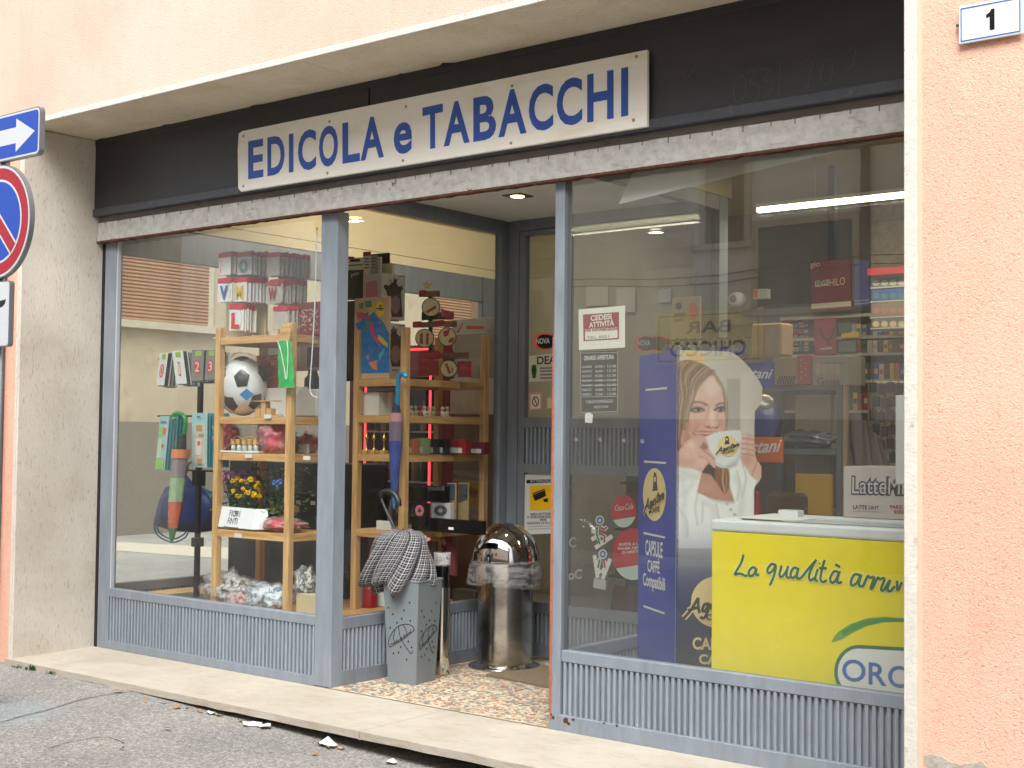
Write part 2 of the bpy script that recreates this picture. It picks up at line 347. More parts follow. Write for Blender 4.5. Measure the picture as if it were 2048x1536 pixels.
def shutter_mat():
    m, t, p, o, L = special('weathered_shutter_metal'); v = coords(t); w = coords(t, (3, 1, 14))
    n = N(t, 'TexNoise', Scale=18.0, Detail=8.0, Roughness=0.7); L(v, n.inputs['Vector'])
    c = ramp(t, n.outputs[0], [(0.3, lin((158, 156, 150))), (0.6, lin((192, 191, 186)))])
    n2 = N(t, 'TexNoise', Scale=4.0, Detail=9.0, Roughness=0.7); L(coords(t, (1.5, 1, 5)), n2.inputs['Vector'])
    c = mix(t, ramp(t, n2.outputs[0], [(0.58, (0, 0, 0)), (0.70, (0.8, 0.8, 0.8))]), c, lin((140, 122, 104)))
    n3 = N(t, 'TexNoise', Scale=7.0, Detail=9.0, Roughness=0.75); L(v, n3.inputs['Vector'])
    c = mix(t, ramp(t, n3.outputs[0], [(0.64, (0, 0, 0)), (0.68, (1, 1, 1))]), c, lin((120, 66, 34)))
    L(c, p.inputs['Base Color']); p.inputs['Roughness'].default_value = 0.6
    bp = N(t, 'Bump', Strength=0.25, Distance=0.006); L(n.outputs[0], bp.inputs['Height']); L(bp.outputs[0], p.inputs['Normal']); return m
SHUT = shutter_mat()
RUST = M('rust', (92, 54, 40), 0.9, var=0.45, vs=60, dirt=(70, 40, 30), dsc=50, bump=0.5, bs=120)
PRIMER = M('orange_primer', (168, 98, 72), 0.85, var=0.3, vs=60, dirt=(120, 70, 48), dsc=60)
CHROME = M('polished_steel', (205, 203, 198), 0.07, 1.0)
CHROMED = M('used_steel', (206, 203, 198), 0.20, 1.0, bump=0.16, bs=9, dirt=(140, 132, 120), dsc=8, dlo=0.5, dhi=0.75)
BLACK = M('black', (22, 22, 24), 0.5); BLACKG = M('gloss_black', (16, 16, 18), 0.2)
DARK = M('dark_grey', (58, 60, 62), 0.6, var=0.1); WHITE = M('white_card', (228, 226, 220), 0.65, var=0.04, vs=3)
WHITEP = M('white_plastic', (224, 228, 228), 0.35); CREAM = M('cream_wall', (222, 208, 174), 0.85, var=0.04, vs=2)
CARD = M('cardboard', (186, 158, 118), 0.85, var=0.08, vs=12); CARDL = M('pale_cardboard', (206, 188, 152), 0.85, var=0.06, vs=8)
BLUE = M('sign_blue', (32, 74, 158), 0.45); RED = M('red_print', (178, 28, 36), 0.5, var=0.06); NAVY = M('navy_card', (24, 58, 168), 0.45, var=0.05)
YEL = M('yellow_sheet', (250, 230, 2), 0.35, var=0.05, vs=3, dirt=(252, 240, 90), dsc=7, dlo=0.62, dhi=0.72); GREEN = M('dark_green_print', (22, 112, 48), 0.45); CREAMP = M('cream_print', (240, 214, 148), 0.5)
BROWNP = M('dark_brown_print', (44, 34, 26), 0.5); WHITEPR = M('white_print', (236, 236, 232), 0.5); TEAL = M('teal_print', (70, 150, 160), 0.5)
PINK = M('pink_print', (226, 120, 136), 0.5, var=0.1); ORANGE = M('orange_card', (226, 108, 42), 0.5); CORAL = M('coral_print', (232, 112, 92), 0.5)
GREYP = M('grey_print', (120, 122, 126), 0.6); LGREY = M('light_grey_board', (186, 184, 178), 0.7, var=0.04)
KBLUE = M('blue_nylon', (40, 60, 128), 0.5, var=0.2, vs=14, bump=0.5, bs=10); GOLD = M('gold', (206, 168, 70), 0.3, 0.9)
LEAF = M('leaf_green', (44, 78, 38), 0.5, var=0.3, vs=30); ALU = M('aluminium', (150, 154, 158), 0.35, 0.8); LINEGREY = M('dark_line', (60, 62, 64), 0.6)

# ------------------------------------------------------------------ ground
D = 0.58
def road_z(x): return -0.036-0.035*max(0, min(9.0, x)-1.3) if x > 0 else -0.036+0.0165*max(-14, x)
def sheet(name, xs, ys, zf, m, jit=0.0):
    b = MB(); g = {}
    for i, x in enumerate(xs):
        for j, y in enumerate(ys):
            g[i, j] = len(b.v); b.v.append((x, y, zf(x, y)))
    for i in range(len(xs)-1):
        for j in range(len(ys)-1): b.f.append((g[i, j], g[i+1, j], g[i+1, j+1], g[i, j+1])); b.m.append(0)
    return mk(name, b, m, kind='structure', loc=(0, 0, 0), smooth=True)
def rz(x, y):
    z = road_z(x)+0.006*mnoise.noise(Vector((x*2.2, y*2.2, 0)))
    if x < -12 or x > 14 or y < -9 or y > 0.3: z = road_z(x)
    return z
xs = [-60, -40, -25, -16, -12]+[-8+0.25*i for i in range(65)]+[9, 10, 12, 16, 25, 40, 60]
ys = [-8.3, -7.4, -6.5, -5.5, -4.5, -3.6, -3.0]+[-2.6+0.12*i for i in range(24)]+[1.2, 2.5, 4, 6, 9, 13, 20, 40]
sheet('road', xs, ys, rz, ASPH)
# cracks in the asphalt: shallow strips of dark filler
b = MB(); CRACK = M('crack_filler', (92, 89, 85), 0.95, var=0.2, vs=80)
def crack(px, w):
    P = [W(x, y, z=-0.07) for x, y in px]; P = catmull([np.array(p) for p in P], 8); vs = []
    for i, p in enumerate(P):
        d = P[min(i+1, len(P)-1)]-P[max(0, i-1)]; a = np.array([-d[1], d[0], 0])/(np.linalg.norm(d)+1e-9); k = w*(0.5+0.8*abs(mnoise.noise(Vector((p[0]*20, p[1]*20, 3)))))
        j = a*0.012*mnoise.noise(Vector((p[0]*15, p[1]*15, 7)))
        for s_ in (1, -1):
            q = p+j+a*s_*k/2; vs.append((q[0], q[1], rz(q[0], q[1])+0.003))
    b.add(vs, [(2*i, 2*i+1, 2*i+3, 2*i+2) for i in range(len(P)-1)])
crack([(-20, 1462), (40, 1446), (110, 1428), (165, 1412), (230, 1400), (290, 1392)], 0.012)
crack([(95, 1500), (160, 1485), (215, 1478), (250, 1490)], 0.008)
mk('asphalt_crack', b, CRACK, kind='structure', loc=(0, 0, 0))
b = MB(); b.box(-5.4, 60, -8.3, -7.35, -0.5, 0.03); mk('opposite_pavement', b, M('pavement_concrete', (176, 170, 158), 0.9, var=0.12, vs=3, bump=0.2, bs=80), kind='structure', bev=0.015)
# terrazzo of broken marble laid in pale mortar, in the entrance
b = MB(); b.poly([(2.0, 0.0, 0.012), (3.79, 0.0, 0.012), (3.79, 1.62, 0.012), (2.0, 1.62, 0.012)])
tf = mk('entrance_floor', b, M('mortar', (206, 192, 166), 0.7, var=0.12, vs=25, dirt=(150, 130, 105), dsc=3, dlo=0.5, dhi=0.75), kind='structure', loc=(2.9, 0.8, 0.012))
chip_cols = [(170, 128, 112), (120, 118, 116), (196, 150, 120), (150, 158, 150), (206, 190, 158), (158, 92, 80), (196, 190, 178), (128, 104, 92), (208, 176, 138), (106, 112, 118)]
chips = [MB() for _ in range(1)][0]; r2 = random.Random(3); nx, ny = 52, 50
for i in range(nx):
    for j in range(ny):
        cx = 2.22+(i+0.5+r2.uniform(-0.3, 0.3))*1.56/nx; cy = 0.012+(j+0.5+r2.uniform(-0.3, 0.3))*1.54/ny
        if r2.random() < 0.08: continue
        k = r2.randint(4, 6); a0 = r2.uniform(0, 6.28); rr = r2.uniform(0.55, 1.05)*0.0165; st = r2.uniform(0.75, 1.3)
        P = []
        for q in range(k):
            a = a0+6.283*q/k+r2.uniform(-0.25, 0.25); w_ = rr*r2.uniform(0.8, 1.15); P.append((cx+w_*math.cos(a)*st, max(0.004, cy+w_*math.sin(a)), 0.0135))
        chips.k = r2.randrange(len(chip_cols)); chips.prism(P, (0, 0, 0.0018))
mk('marble_chip', chips, [M('chip_%s' % n, tuple(0.68*a+0.32*b_ for a, b_ in zip(c, (212, 204, 190))), 0.35, var=0.12, vs=60) for n, c in zip('abcdefghij', chip_cols)], parent=tf, kind='stuff')

# ------------------------------------------------------------------ the shop building
B = thing('shop_building', 'peach rendered building whose ground floor holds the newsagent shop', 'building', (2.9, 0, 0))
def part(name, mb, m, **k): return mk(name, mb, m, parent=B, **k)
b = MB(); b.box(5.79, 9.5, -D, 0.4, -0.4, 3.366); part('wall', b, PEACH)
b = MB(); b.box(-0.45, -0.037, -D, 0.06, -0.4, 3.366); part('wall', b, PEACH)
b = MB(); b.box(-0.45, -0.065, 4.32, 5.2, -0.4, 3.366); part('wall', b, PEACH)
b = MB(); b.box(-0.45, 9.5, -D, 5.2, 3.366, 6.6); part('wall', b, PEACHF)
b = MB(); P = [Wp(x, y, PY(-D)) for x, y in ((1848, 1512), (1862, 1509), (1885, 1513), (1900, 1524), (1922, 1530), (1950, 1526), (1968, 1524), (1975, 1536), (1975, 1600), (1856, 1600), (1852, 1530))]; b.prism([q+np.array([0, -0.004, 0]) for q in P], (0, 0.003, 0)); part('bare_plaster', b, M('bare_plaster', (176, 170, 160), 0.95, var=0.2, vs=30, bump=0.6, bs=60))
b = MB(); b.box(5.7875, 5.803, -D-0.004, -D+0.002, -0.3, 3.366); part('smooth_edge', b, M('peach_smooth', (238, 190, 166), 0.9, var=0.05))
b = MB(); b.box(-0.034, 5.787, -D-0.008, -D+0.003, 3.327, 3.363); part('lintel_edge', b, WHITESTONE, bev=0.004)
def soff_edge(x): return 0.016*mnoise.noise(Vector((x*7, 0, 0)))+0.05*max(0, mnoise.noise(Vector((x*6, 5, 0)))-0.12)+0.02*max(0, mnoise.noise(Vector((x*19, 5, 0))))
for x0, x1 in ((-0.03, 2.512), (2.516, 5.78)):
    b = MB(); n = int((x1-x0)/0.04); top = []; 
    P = [(x0+(x1-x0)*i/n, -0.062-abs(soff_edge(x0+(x1-x0)*i/n)), 3.330) for i in range(n+1)]
    b.prism([(x0, -D+0.004, 3.330), *P[::-1][::-1][:0], (x1, -D+0.004, 3.330), *P[::-1]], (0, 0, 0.034)); part('soffit_slab', b, TRAVS)
b = MB(); b.box(-0.6, 5.9, -0.11, 0.05, 3.364, 3.42); part('soffit_gap', b, BLACK)
b = MB(); b.box(-0.034, 0.0, -D-0.006, 0.06, -0.3, 3.326); part('stone_jamb', b, TRAV, bev=0.004)
b = MB(); b.box(-0.0355, -0.012, -D-0.010, -D-0.006, -0.02, 3.326); part('stone_edge', b, WHITESTONE)
b = MB(); b.box(5.735, 5.787, -D-0.004, 0.06, -0.3, 3.326); part('stone_jamb', b, WHITESTONE, bev=0.003)
# doorstep: two travertine slabs falling outwards, a dark hollow beneath
def step_z(x): return 0.001
for x0, x1 in ((-0.02, 3.06), (3.064, 6.4)):
    b = MB(); n = 24; T = []; Bt = []
    for i in range(n+1):
        x = x0+(x1-x0)*i/n; yo = -0.621+0.004*mnoise.noise(Vector((x*9, 0, 0))); T.append((x, yo, step_z(x)+0.003*mnoise.noise(Vector((x*14, 2, 0)))))
    for i in range(n):
        (xa, ya, za), (xb, yb, zb) = T[i], T[i+1]
        b.add([(xa, ya, za), (xb, yb, zb), (xb, 0.06, 0.008), (xa, 0.06, 0.008), (xa, ya+0.003, za-0.036-0.004*abs(mnoise.noise(Vector((xa*11, 0, 8))))), (xb, yb+0.003, zb-0.036-0.004*abs(mnoise.noise(Vector((xb*11, 0, 8))))), (xb, 0.06, -0.03), (xa, 0.06, -0.03)],
              [(0, 1, 2, 3), (0, 4, 5, 1), (4, 7, 6, 5)])
    x = x0; b.add([T[0], (x0, 0.06, 0.008), (x0, 0.06, -0.03), (x0, T[0][1], T[0][2]-0.042)], [(0, 1, 2, 3)]); b.add([T[-1], (x1, 0.06, 0.008), (x1, 0.06, -0.03), (x1, T[-1][1], T[-1][2]-0.042)], [(3, 2, 1, 0)])
    part('doorstep_slab', b, TRAVF)
b = MB(); b.box(-0.02, 6.4, -0.56, 0.0, -0.6, -0.125); part('doorstep_base', b, M('dark_earth', (50, 45, 40), 0.95, var=0.3, vs=40))
# fascia
FY = -0.07
b = MB(); b.box(-0.0, 2.51, FY, 0.0, 2.872, 3.292); part('fascia_sheet', b, FASCIA)
b = MB(); b.box(2.522, 5.735, FY, 0.0, 2.872, 3.292); part('fascia_sheet', b, FASCIA)
b = MB(); b.box(0.0, 5.735, FY-0.006, 0.0, 3.2925, 3.362); part('fascia_rail', b, FASCIA, bev=0.003)
b = MB(); b.box(0.0, 5.735, FY-0.014, 0.0, 2.822, 2.8715); part('fascia_rail', b, FASCIAL, bev=0.004)
b = MB(); b.box(2.511, 2.521, FY+0.02, 0.0, 2.872, 3.292); part('fascia_joint', b, BLACK)
# chalked numbers and a tick on the dark sheet
CH = M('faint_chalk', (98, 98, 100), 0.9)
b = MB(); pl = PY(FY)
for s in ([(1485, 150), (1470, 165), (1468, 195), (1480, 205), (1492, 185), (1490, 160), (1482, 152)], [(1492, 148), (1512, 140), (1500, 165), (1518, 172), (1512, 200), (1495, 207)],
          [(1520, 140), (1542, 138), (1528, 158), (1545, 166), (1540, 185), (1525, 196)], [(1552, 140), (1560, 128), (1558, 195)], [(1362, 140), (1375, 156), (1392, 130)],
          [(1600, 128), (1618, 118), (1625, 135), (1605, 142)], [(1622, 138), (1615, 178)], [(1650, 120), (1642, 160), (1660, 165), (1665, 125), (1650, 118)], [(1690, 110), (1710, 95), (1705, 130), (1690, 140)]):
    b.stroke(s, pl, 0.0022, 0.0015)
part('chalk_writing', b, CH, kind='stuff')
# roller shutter box
b = MB(); b.box(0.005, 5.733, -0.03, 0.05, 2.786, 2.8215); part('shutter_box', b, M('shutter_housing_shaded', (134, 128, 120), 0.7, var=0.2, vs=8, stretch=(1, 1, 5), dirt=(88, 70, 56), dsc=10, dlo=0.6, dhi=0.75))  # grey-brown base tone takes in the shade of the recess; the patches are dirt
b = MB(); n = 60
for i in range(n):
    x0 = 0.005+i*5.728/n; x1 = 0.005+(i+1)*5.728/n; dz = 0.003*mnoise.noise(Vector((i*0.7, 0, 0)))
    b.add([(x0, -0.045, 2.664), (x1, -0.045, 2.664), (x1, -0.045, 2.782+dz), (x0, -0.045, 2.782+dz), (x0, 0.0, 2.664), (x1, 0.0, 2.664), (x1, 0.0, 2.785), (x0, 0.0, 2.785)], [(0, 1, 2, 3), (3, 2, 6, 7), (0, 4, 5, 1)])
sb = part('shutter_bar', b, SHUT)
b = MB()
for i in range(44):
    x = 0.1+i*0.13+rnd.uniform(-0.02, 0.02); b.box(x-0.003, x+0.002, -0.047, -0.0445, 2.768-rnd.random()*0.012, 2.785)
mk('shutter_weld', b, M('weld_grey', (120, 112, 106), 0.8, var=0.2, vs=50), parent=sb, kind='stuff')
b = MB(); n = 300; P = [(0.0, -0.049, 2.663)]
for i in range(n+1): P.append((5.733*i/n, -0.049, 2.652+0.006*mnoise.noise(Vector((i*0.31, 0, 4)))))
P.append((5.733, -0.049, 2.663)); b.prism(P, (0, 0.05, 0)); mk('rust_edge', b, RUST, parent=sb)
# side guide (black gap)
b = MB(); b.box(0.001, 0.03, 0.0, 0.06, 0.0, 2.65); part('shutter_guide', b, BLACK)

# ------------------------------------------------------------------ shop window frames (parts of the building)
def corrug(mb, p0, xd, L, z0, z1, n, out, per=0.032, h=0.018):
    p0, xd, n = (np.asarray(q, float) for q in (p0, xd, n)); k = max(1, round(L/per)); per = L/k; prof = []
    for i in range(k):
        for f, d in ((0.0, 0), (0.30, 0), (0.36, h), (0.6, h*1.2), (0.84, h), (0.90, 0)): prof.append((i*per+f*per, d))
    prof.append((L, 0)); vs = []
    for s, d in prof:
        q = p0+xd*s+n*(d+out); vs += [(q[0], q[1], z0), (q[0], q[1], z1)]
    return mb.add(vs, [(2*i, 2*i+2, 2*i+3, 2*i+1) for i in range(len(prof)-1)])
def bars(name, boxes, m, parent, bev=0.004):
    b = MB()
    for q in boxes: b.box(*q)
    return mk(name, b, m, parent=parent, bev=bev)
ZR0, ZR1, ZK = 0.332, 0.390, 0.062
# street window on the left
w = bars('shop_window', [(0.032, 0.150, 0.0, 0.055, 0.006, 2.66), (2.085, 2.217, -0.002, 0.09, 0.012, 2.66), (0.150, 2.085, 0.0, 0.055, 2.70, 2.76), (0.032, 0.150, 0.0, 0.055, 2.66, 2.76), (2.085, 2.217, 0.0, 0.055, 2.66, 2.76)], FRAME, B)
def sub(name, mb, m, par, **k): return mk(name, mb, m, parent=par, **k)
b = MB(); b.box(0.152, 2.083, 0.0, 0.055, ZR0+0.01, ZR1+0.008); sub('sill_rail', b, FRAME, w, bev=0.004)
b = MB(); b.box(0.152, 2.083, 0.001, 0.055, 0.006, ZK); sub('bottom_rail', b, FRAME, w, bev=0.004)
b = MB(); corrug(b, (0.152, 0.022, 0), (1, 0, 0), 1.931, ZK, ZR0+0.01, (0, -1, 0), 0.0); sub('ribbed_panel', b, RIB, w)
b = MB(); b.box(0.152, 0.168, 0.006, 0.03, ZR1+0.009, 2.66); sub('glazing_bead', b, M('pale_bead', (176, 182, 190), 0.4), w)
b = MB(); b.box(0.150, 2.085, 0.026, 0.030, ZR1, 2.70); sub('glass_pane', b, GLASSD, w)
# street window on the right
w2 = bars('shop_window', [(3.733, 3.79, -0.004, 0.055, 0.006, 2.66), (5.70, 5.76, 0.0, 0.055, 0.006, 2.76), (3.733, 3.79, 0.0, 0.055, 2.66, 2.76), (3.79, 5.70, 0.0, 0.055, 2.70, 2.76)], FRAME, B)
b = MB(); b.box(3.792, 5.70, 0.0, 0.055, 0.335, 0.392); sub('sill_rail', b, FRAME, w2, bev=0.004)
b = MB(); b.box(3.725, 5.70, -0.005, 0.055, 0.004, 0.084); sub('bottom_rail', b, FRAME, w2, bev=0.004)
b = MB(); corrug(b, (3.792, 0.022, 0), (1, 0, 0), 1.908, 0.084, 0.335, (0, -1, 0), 0.0); sub('ribbed_panel', b, RIB, w2)
b = MB(); b.box(3.79, 5.70, 0.026, 0.030, 0.392, 2.70); sub('glass_pane', b, GLASS, w2)
b = MB(); b.box(3.79, 3.802, 0.006, 0.03, 0.392, 2.66); sub('glazing_bead', b, M('dark_bead', (96, 100, 104), 0.5), w2)
b = MB(); P = []                                     # paint flaked down to primer along the edge of the post
for i in range(160):
    z = 0.05+i*2.0/160; wd_ = 0.010+0.006*mnoise.noise(Vector((z*14, 0, 0)))+0.004*mnoise.noise(Vector((z*50, 0, 3)))
    if z > 1.2: wd_ -= 0.006*(z-1.2)/0.6
    P.append((max(0.0015, wd_), z))
b.add([q for w_, z in P for q in ((3.7325, -0.0055, z), (3.7325+w_, -0.0055, z))], [(2*i, 2*i+1, 2*i+3, 2*i+2) for i in range(len(P)-1)])
b.box(3.7255, 3.7325, -0.003, 0.05, 0.086, 1.9); sub('flaked_edge', b, PRIMER, w2)
b = MB()
for cx, cz, r in ((3.753, 0.065, 0.010), (3.83, 0.062, 0.016), (3.845, 0.05, 0.012), (3.87, 0.072, 0.009), (3.742, 0.078, 0.006), (4.05, 0.08, 0.006), (4.12, 0.079, 0.007)):
    b.poly([(cx+r*(0.7+0.6*rnd.random())*math.cos(a*0.7), -0.0058, cz+r*(0.6+0.5*rnd.random())*math.sin(a*0.7)) for a in range(9)])
sub('rust_spot', b, RUST, w2, kind='stuff')
# window along the entrance, left side
XL = 2.215
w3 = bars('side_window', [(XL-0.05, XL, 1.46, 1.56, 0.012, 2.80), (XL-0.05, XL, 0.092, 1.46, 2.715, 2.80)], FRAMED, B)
b = MB(); b.box(XL-0.05, XL, 0.092, 1.46, ZR0-0.01, ZR1); sub('sill_rail', b, FRAMED, w3, bev=0.004)
b = MB(); b.box(XL-0.05, XL, 0.092, 1.46, 0.012, 0.095); sub('bottom_rail', b, FRAMED, w3, bev=0.004)
b = MB(); corrug(b, (XL-0.022, 0.092, 0), (0, 1, 0), 1.368, 0.095, ZR0-0.01, (1, 0, 0), 0.0); sub('ribbed_panel', b, RIB, w3)
b = MB(); b.box(XL-0.028, XL-0.024, 0.09, 1.46, ZR1, 2.715); sub('glass_pane', b, GLASSD, w3)
# window along the entrance, right side
XR = 3.762
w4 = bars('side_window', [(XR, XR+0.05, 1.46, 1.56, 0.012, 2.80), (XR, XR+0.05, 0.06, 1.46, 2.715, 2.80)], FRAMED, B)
b = MB(); b.box(XR, XR+0.05, 0.06, 1.46, 0.33, 0.392); sub('sill_rail', b, FRAMED, w4, bev=0.004)
b = MB(); b.box(XR, XR+0.05, 0.06, 1.46, 0.012, 0.095); sub('bottom_rail', b, FRAMED, w4, bev=0.004)
b = MB(); corrug(b, (XR+0.022, 0.06, 0), (0, 1, 0), 1.40, 0.095, 0.33, (1, 0, 0), 0.0); sub('ribbed_panel', b, RIB, w4)
b = MB(); b.box(XR+0.02, XR+0.024, 0.06, 1.46, 0.392, 2.715); sub('glass_pane', b, GLASSR, w4)
# door at the back of the entrance: two leaves in a frame
DY = 1.55
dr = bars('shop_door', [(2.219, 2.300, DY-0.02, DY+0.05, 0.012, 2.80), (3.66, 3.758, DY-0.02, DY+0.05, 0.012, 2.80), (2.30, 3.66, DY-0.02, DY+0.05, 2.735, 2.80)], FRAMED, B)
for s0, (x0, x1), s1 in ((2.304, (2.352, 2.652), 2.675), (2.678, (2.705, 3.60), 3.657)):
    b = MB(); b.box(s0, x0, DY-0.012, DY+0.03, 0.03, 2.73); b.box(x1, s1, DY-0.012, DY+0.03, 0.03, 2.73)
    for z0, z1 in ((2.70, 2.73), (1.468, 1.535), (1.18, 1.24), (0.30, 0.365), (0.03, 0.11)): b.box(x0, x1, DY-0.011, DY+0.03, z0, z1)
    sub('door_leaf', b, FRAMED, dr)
    for z0, z1 in ((1.24, 1.468), (0.11, 0.30)): b = MB(); corrug(b, (x0, DY+0.012, 0), (1, 0, 0), x1-x0, z0, z1, (0, -1, 0), 0.0); sub('ribbed_panel', b, RIB, dr)
    for z0, z1 in ((1.535, 2.70), (0.365, 1.18)): b = MB(); b.box(x0, x1, DY+0.008, DY+0.012, z0, z1); sub('glass_pane', b, GLASSD, dr)
b = MB(); b.tube([(2.72, DY-0.06, 1.05), (2.72, DY-0.06, 1.42)], 0.012); b.tube([(2.72, DY-0.06, 1.1), (2.72, DY-0.01, 1.1)], 0.008); b.tube([(2.72, DY-0.06, 1.38), (2.72, DY-0.01, 1.38)], 0.008); sub('handle', b, ALU, dr, smooth=True)
# interior shell
b = MB(); b.box(-0.06, 7.2, 0.1, 4.4, 3.22, 3.3); part('ceiling', b, CREAM)
b = MB(); b.box(-0.06, 2.165, 0.056, 0.099, 2.80, 3.22); b.box(3.812, 7.2, 0.056, 0.099, 2.80, 3.22); b.box(2.166, 2.214, 0.0, 1.60, 2.802, 3.22); b.box(3.763, 3.811, 0.0, 1.60, 2.802, 3.22); b.box(2.214, 3.763, 1.551, 1.60, 2.802, 3.22); part('interior_wall', b, CREAM)
b = MB(); b.box(2.215, 3.7625, -0.0, 1.55, 2.803, 2.86); part('porch_ceiling', b, M('porch_plaster', (226, 224, 216), 0.85, var=0.05, vs=3, dirt=(170, 160, 145), dsc=5, dlo=0.62, dhi=0.8))
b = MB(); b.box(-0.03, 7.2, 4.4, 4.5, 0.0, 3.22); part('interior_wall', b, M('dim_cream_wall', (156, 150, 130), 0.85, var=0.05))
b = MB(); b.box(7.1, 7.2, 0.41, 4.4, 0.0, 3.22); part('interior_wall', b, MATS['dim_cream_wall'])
b = MB(); b.box(-0.062, -0.02, 0.061, 4.4, 2.902, 3.219); part('interior_wall', b, CREAM)
b = MB(); b.box(-0.062, -0.018, 0.061, 4.4, 2.822, 2.897); part('interior_wall', b, CREAM)
# window on the side street
w5 = bars('side_window', [(-0.064, -0.012, 0.061, 0.13, 0.0, 2.82), (-0.064, -0.012, 2.20, 2.26, 0.40, 2.60), (-0.064, -0.012, 3.95, 4.319, 0.0, 2.82), (-0.064, -0.012, 0.13, 3.95, 2.60, 2.82)], FRAMED, B)
b = MB(); b.box(-0.064, -0.012, 0.13, 3.95, 0.34, 0.40); sub('sill_rail', b, FRAMED, w5, bev=0.004)
b = MB(); corrug(b, (-0.035, 0.13, 0), (0, 1, 0), 3.82, 0.0, 0.34, (1, 0, 0), 0.0); sub('ribbed_panel', b, RIB, w5)
b = MB(); b.box(-0.040, -0.036, 0.13, 3.95, 0.40, 2.60); sub('glass_pane', b, GLASSD, w5)
b = MB(); b.box(0.0, 7.1, 0.06, 1.62, -0.05, 0.008); b.box(0.0, 7.1, 1.62, 4.4, -0.05, 0.012); part('interior_floor', b, M('tile_floor', (150, 140, 126), 0.4, var=0.08))
b = MB(); b.box(5.761, 5.80, 0.06, 0.42, 0.0, 2.8); part('interior_wall', b, CREAM)
b = MB(); b.box(0.055, 2.158, 0.058, 1.46, 0.318, 0.338); part('display_deck', b, WOODX)
# ------------------------------------------------------------------ shop sign
SY = -0.105
sp = PY(SY)
b = MB(); b.prism([Wp(*q, sp) for q in ((481, 383), (1294, 253), (1294, 99), (484, 262), (477, 267), (475, 300), (476, 376))], (0, 0.02, 0))
SIGNW = M('weathered_sign_white', (238, 236, 226), 0.5, var=0.04, vs=2.5, stretch=(1, 1, 5), dirt=(220, 200, 160), dsc=1.6, dlo=0.54, dhi=0.9)
sg = mk('shop_sign', b, SIGNW, label='long white sign with blue capitals EDICOLA e TABACCHI above the windows', cat='sign', bev=0.002)
b = MB()
def signword(s, px, bold=0.028):          # px: bottom left, bottom right, top left on the sign face
    ptext(b, s, *px, sp, 0.0012, bold, 0.0, 1.0)
def q2(x, y): return (470+x/4.763, 90+y/4.763)
def q3(x, y): return (880+x/4.655, 90+y/4.655)
for ch, (bl, br, tl) in {'E': (q2(125, 1280), q2(270, 1256), q2(125, 918)), 'D': (q2(308, 1250), q2(472, 1222), q2(308, 882)), 'I': (q2(513, 1217), q2(556, 1209), q2(513, 850)),
        'C': (q2(600, 1208), q2(772, 1178), q2(600, 826)), 'O': (q2(800, 1174), q2(980, 1142), q2(800, 786)), 'L': (q2(1024, 1132), q2(1190, 1104), q2(1022, 745)),
        'A': (q2(1195, 1106), q2(1418, 1066), q2(1195, 706)), 'e': (q2(1512, 1052), q2(1686, 1022), q2(1512, 752)), 'T': (q2(1786, 1004), q2(1980, 968), q2(1786, 598))}.items(): signword(ch, (bl, br, tl))
for ch, bl, br, tl in (('A', q3(34, 946), q3(276, 905), q3(34, 545)), ('B', q3(310, 903), q3(522, 866), q3(310, 494)), ('A', q3(543, 862), q3(806, 818), q3(543, 436)),
        ('C', q3(826, 818), q3(1054, 780), q3(826, 388)), ('C', q3(1086, 770), q3(1324, 730), q3(1086, 332)), ('H', q3(1370, 722), q3(1616, 682), q3(1370, 276)), ('I', q3(1686, 668), q3(1752, 656), q3(1686, 217))):
    signword(ch, (bl, br, tl))
mk('lettering', b, M('sign_letter_blue', (36, 80, 168), 0.45, var=0.06, vs=8), parent=sg)
SCREW = M('screw', (150, 146, 138), 0.4, 0.7)
for px in ((487, 272), (659, 243), (812, 213), (1024, 172), (1273, 113), (487, 372), (655, 346), (806, 321), (1022, 286), (1267, 240)):
    p = Wp(*px, sp, 0.0); bb = MB(); bb.lathe((0, 0, 0), [(0.0, 0.005), (0.004, 0.0045), (0.007, 0.003), (0.008, 0.0)], 10)
    bb.v = [(p[0]+x, p[1]-z, p[2]+y) for x, y, z in bb.v]; mk('screw', bb, SCREW, parent=sg)

# ------------------------------------------------------------------ house number
pl = PY(-D-0.022); b = MB(); P = [Wp(*q, pl) for q in ((1934, 14), (2070, -10), (2070, 72), (1937, 96))]
x0, x1, z0, z1 = 5.962-0.02, 6.165, 2.81, 2.945
b.box(x0, x1, -D-0.022, -D-0.012, z0, z1)
hn = mk('house_number', b, M('enamel_white', (232, 236, 234), 0.2), label='white enamel plate with a black 1 and blue border on the peach wall', cat='house number', bev=0.006, seg=3)
b = MB(); t_ = 0.004; i_ = 0.008
for q in ((x0+i_, x1-i_, z0+i_, z0+i_+t_), (x0+i_, x1-i_, z1-i_-t_, z1-i_), (x0+i_, x0+i_+t_, z0+i_+t_, z1-i_-t_), (x1-i_-t_, x1-i_, z0+i_+t_, z1-i_-t_)): b.box(q[0], q[1], -D-0.0235, -D-0.0215, q[2], q[3])
mk('border', b, M('enamel_blue', (40, 110, 190), 0.25), parent=hn)
b = MB(); b.prism([(6.040+x*0.085/100, -D-0.0238, 2.842+z*0.073/86) for x, z in ((14, 0), (34, 0), (34, 86), (20, 86), (14, 74), (0, 66), (0, 52), (14, 56))], (0, 0.001, 0)); mk('numeral', b, BLACKG, parent=hn)
b = MB(); b.box(x0-0.010, x0+0.002, -D-0.02, -D-0.010, 2.876, 2.884); mk('fixing_screw', b, DARK, parent=hn)

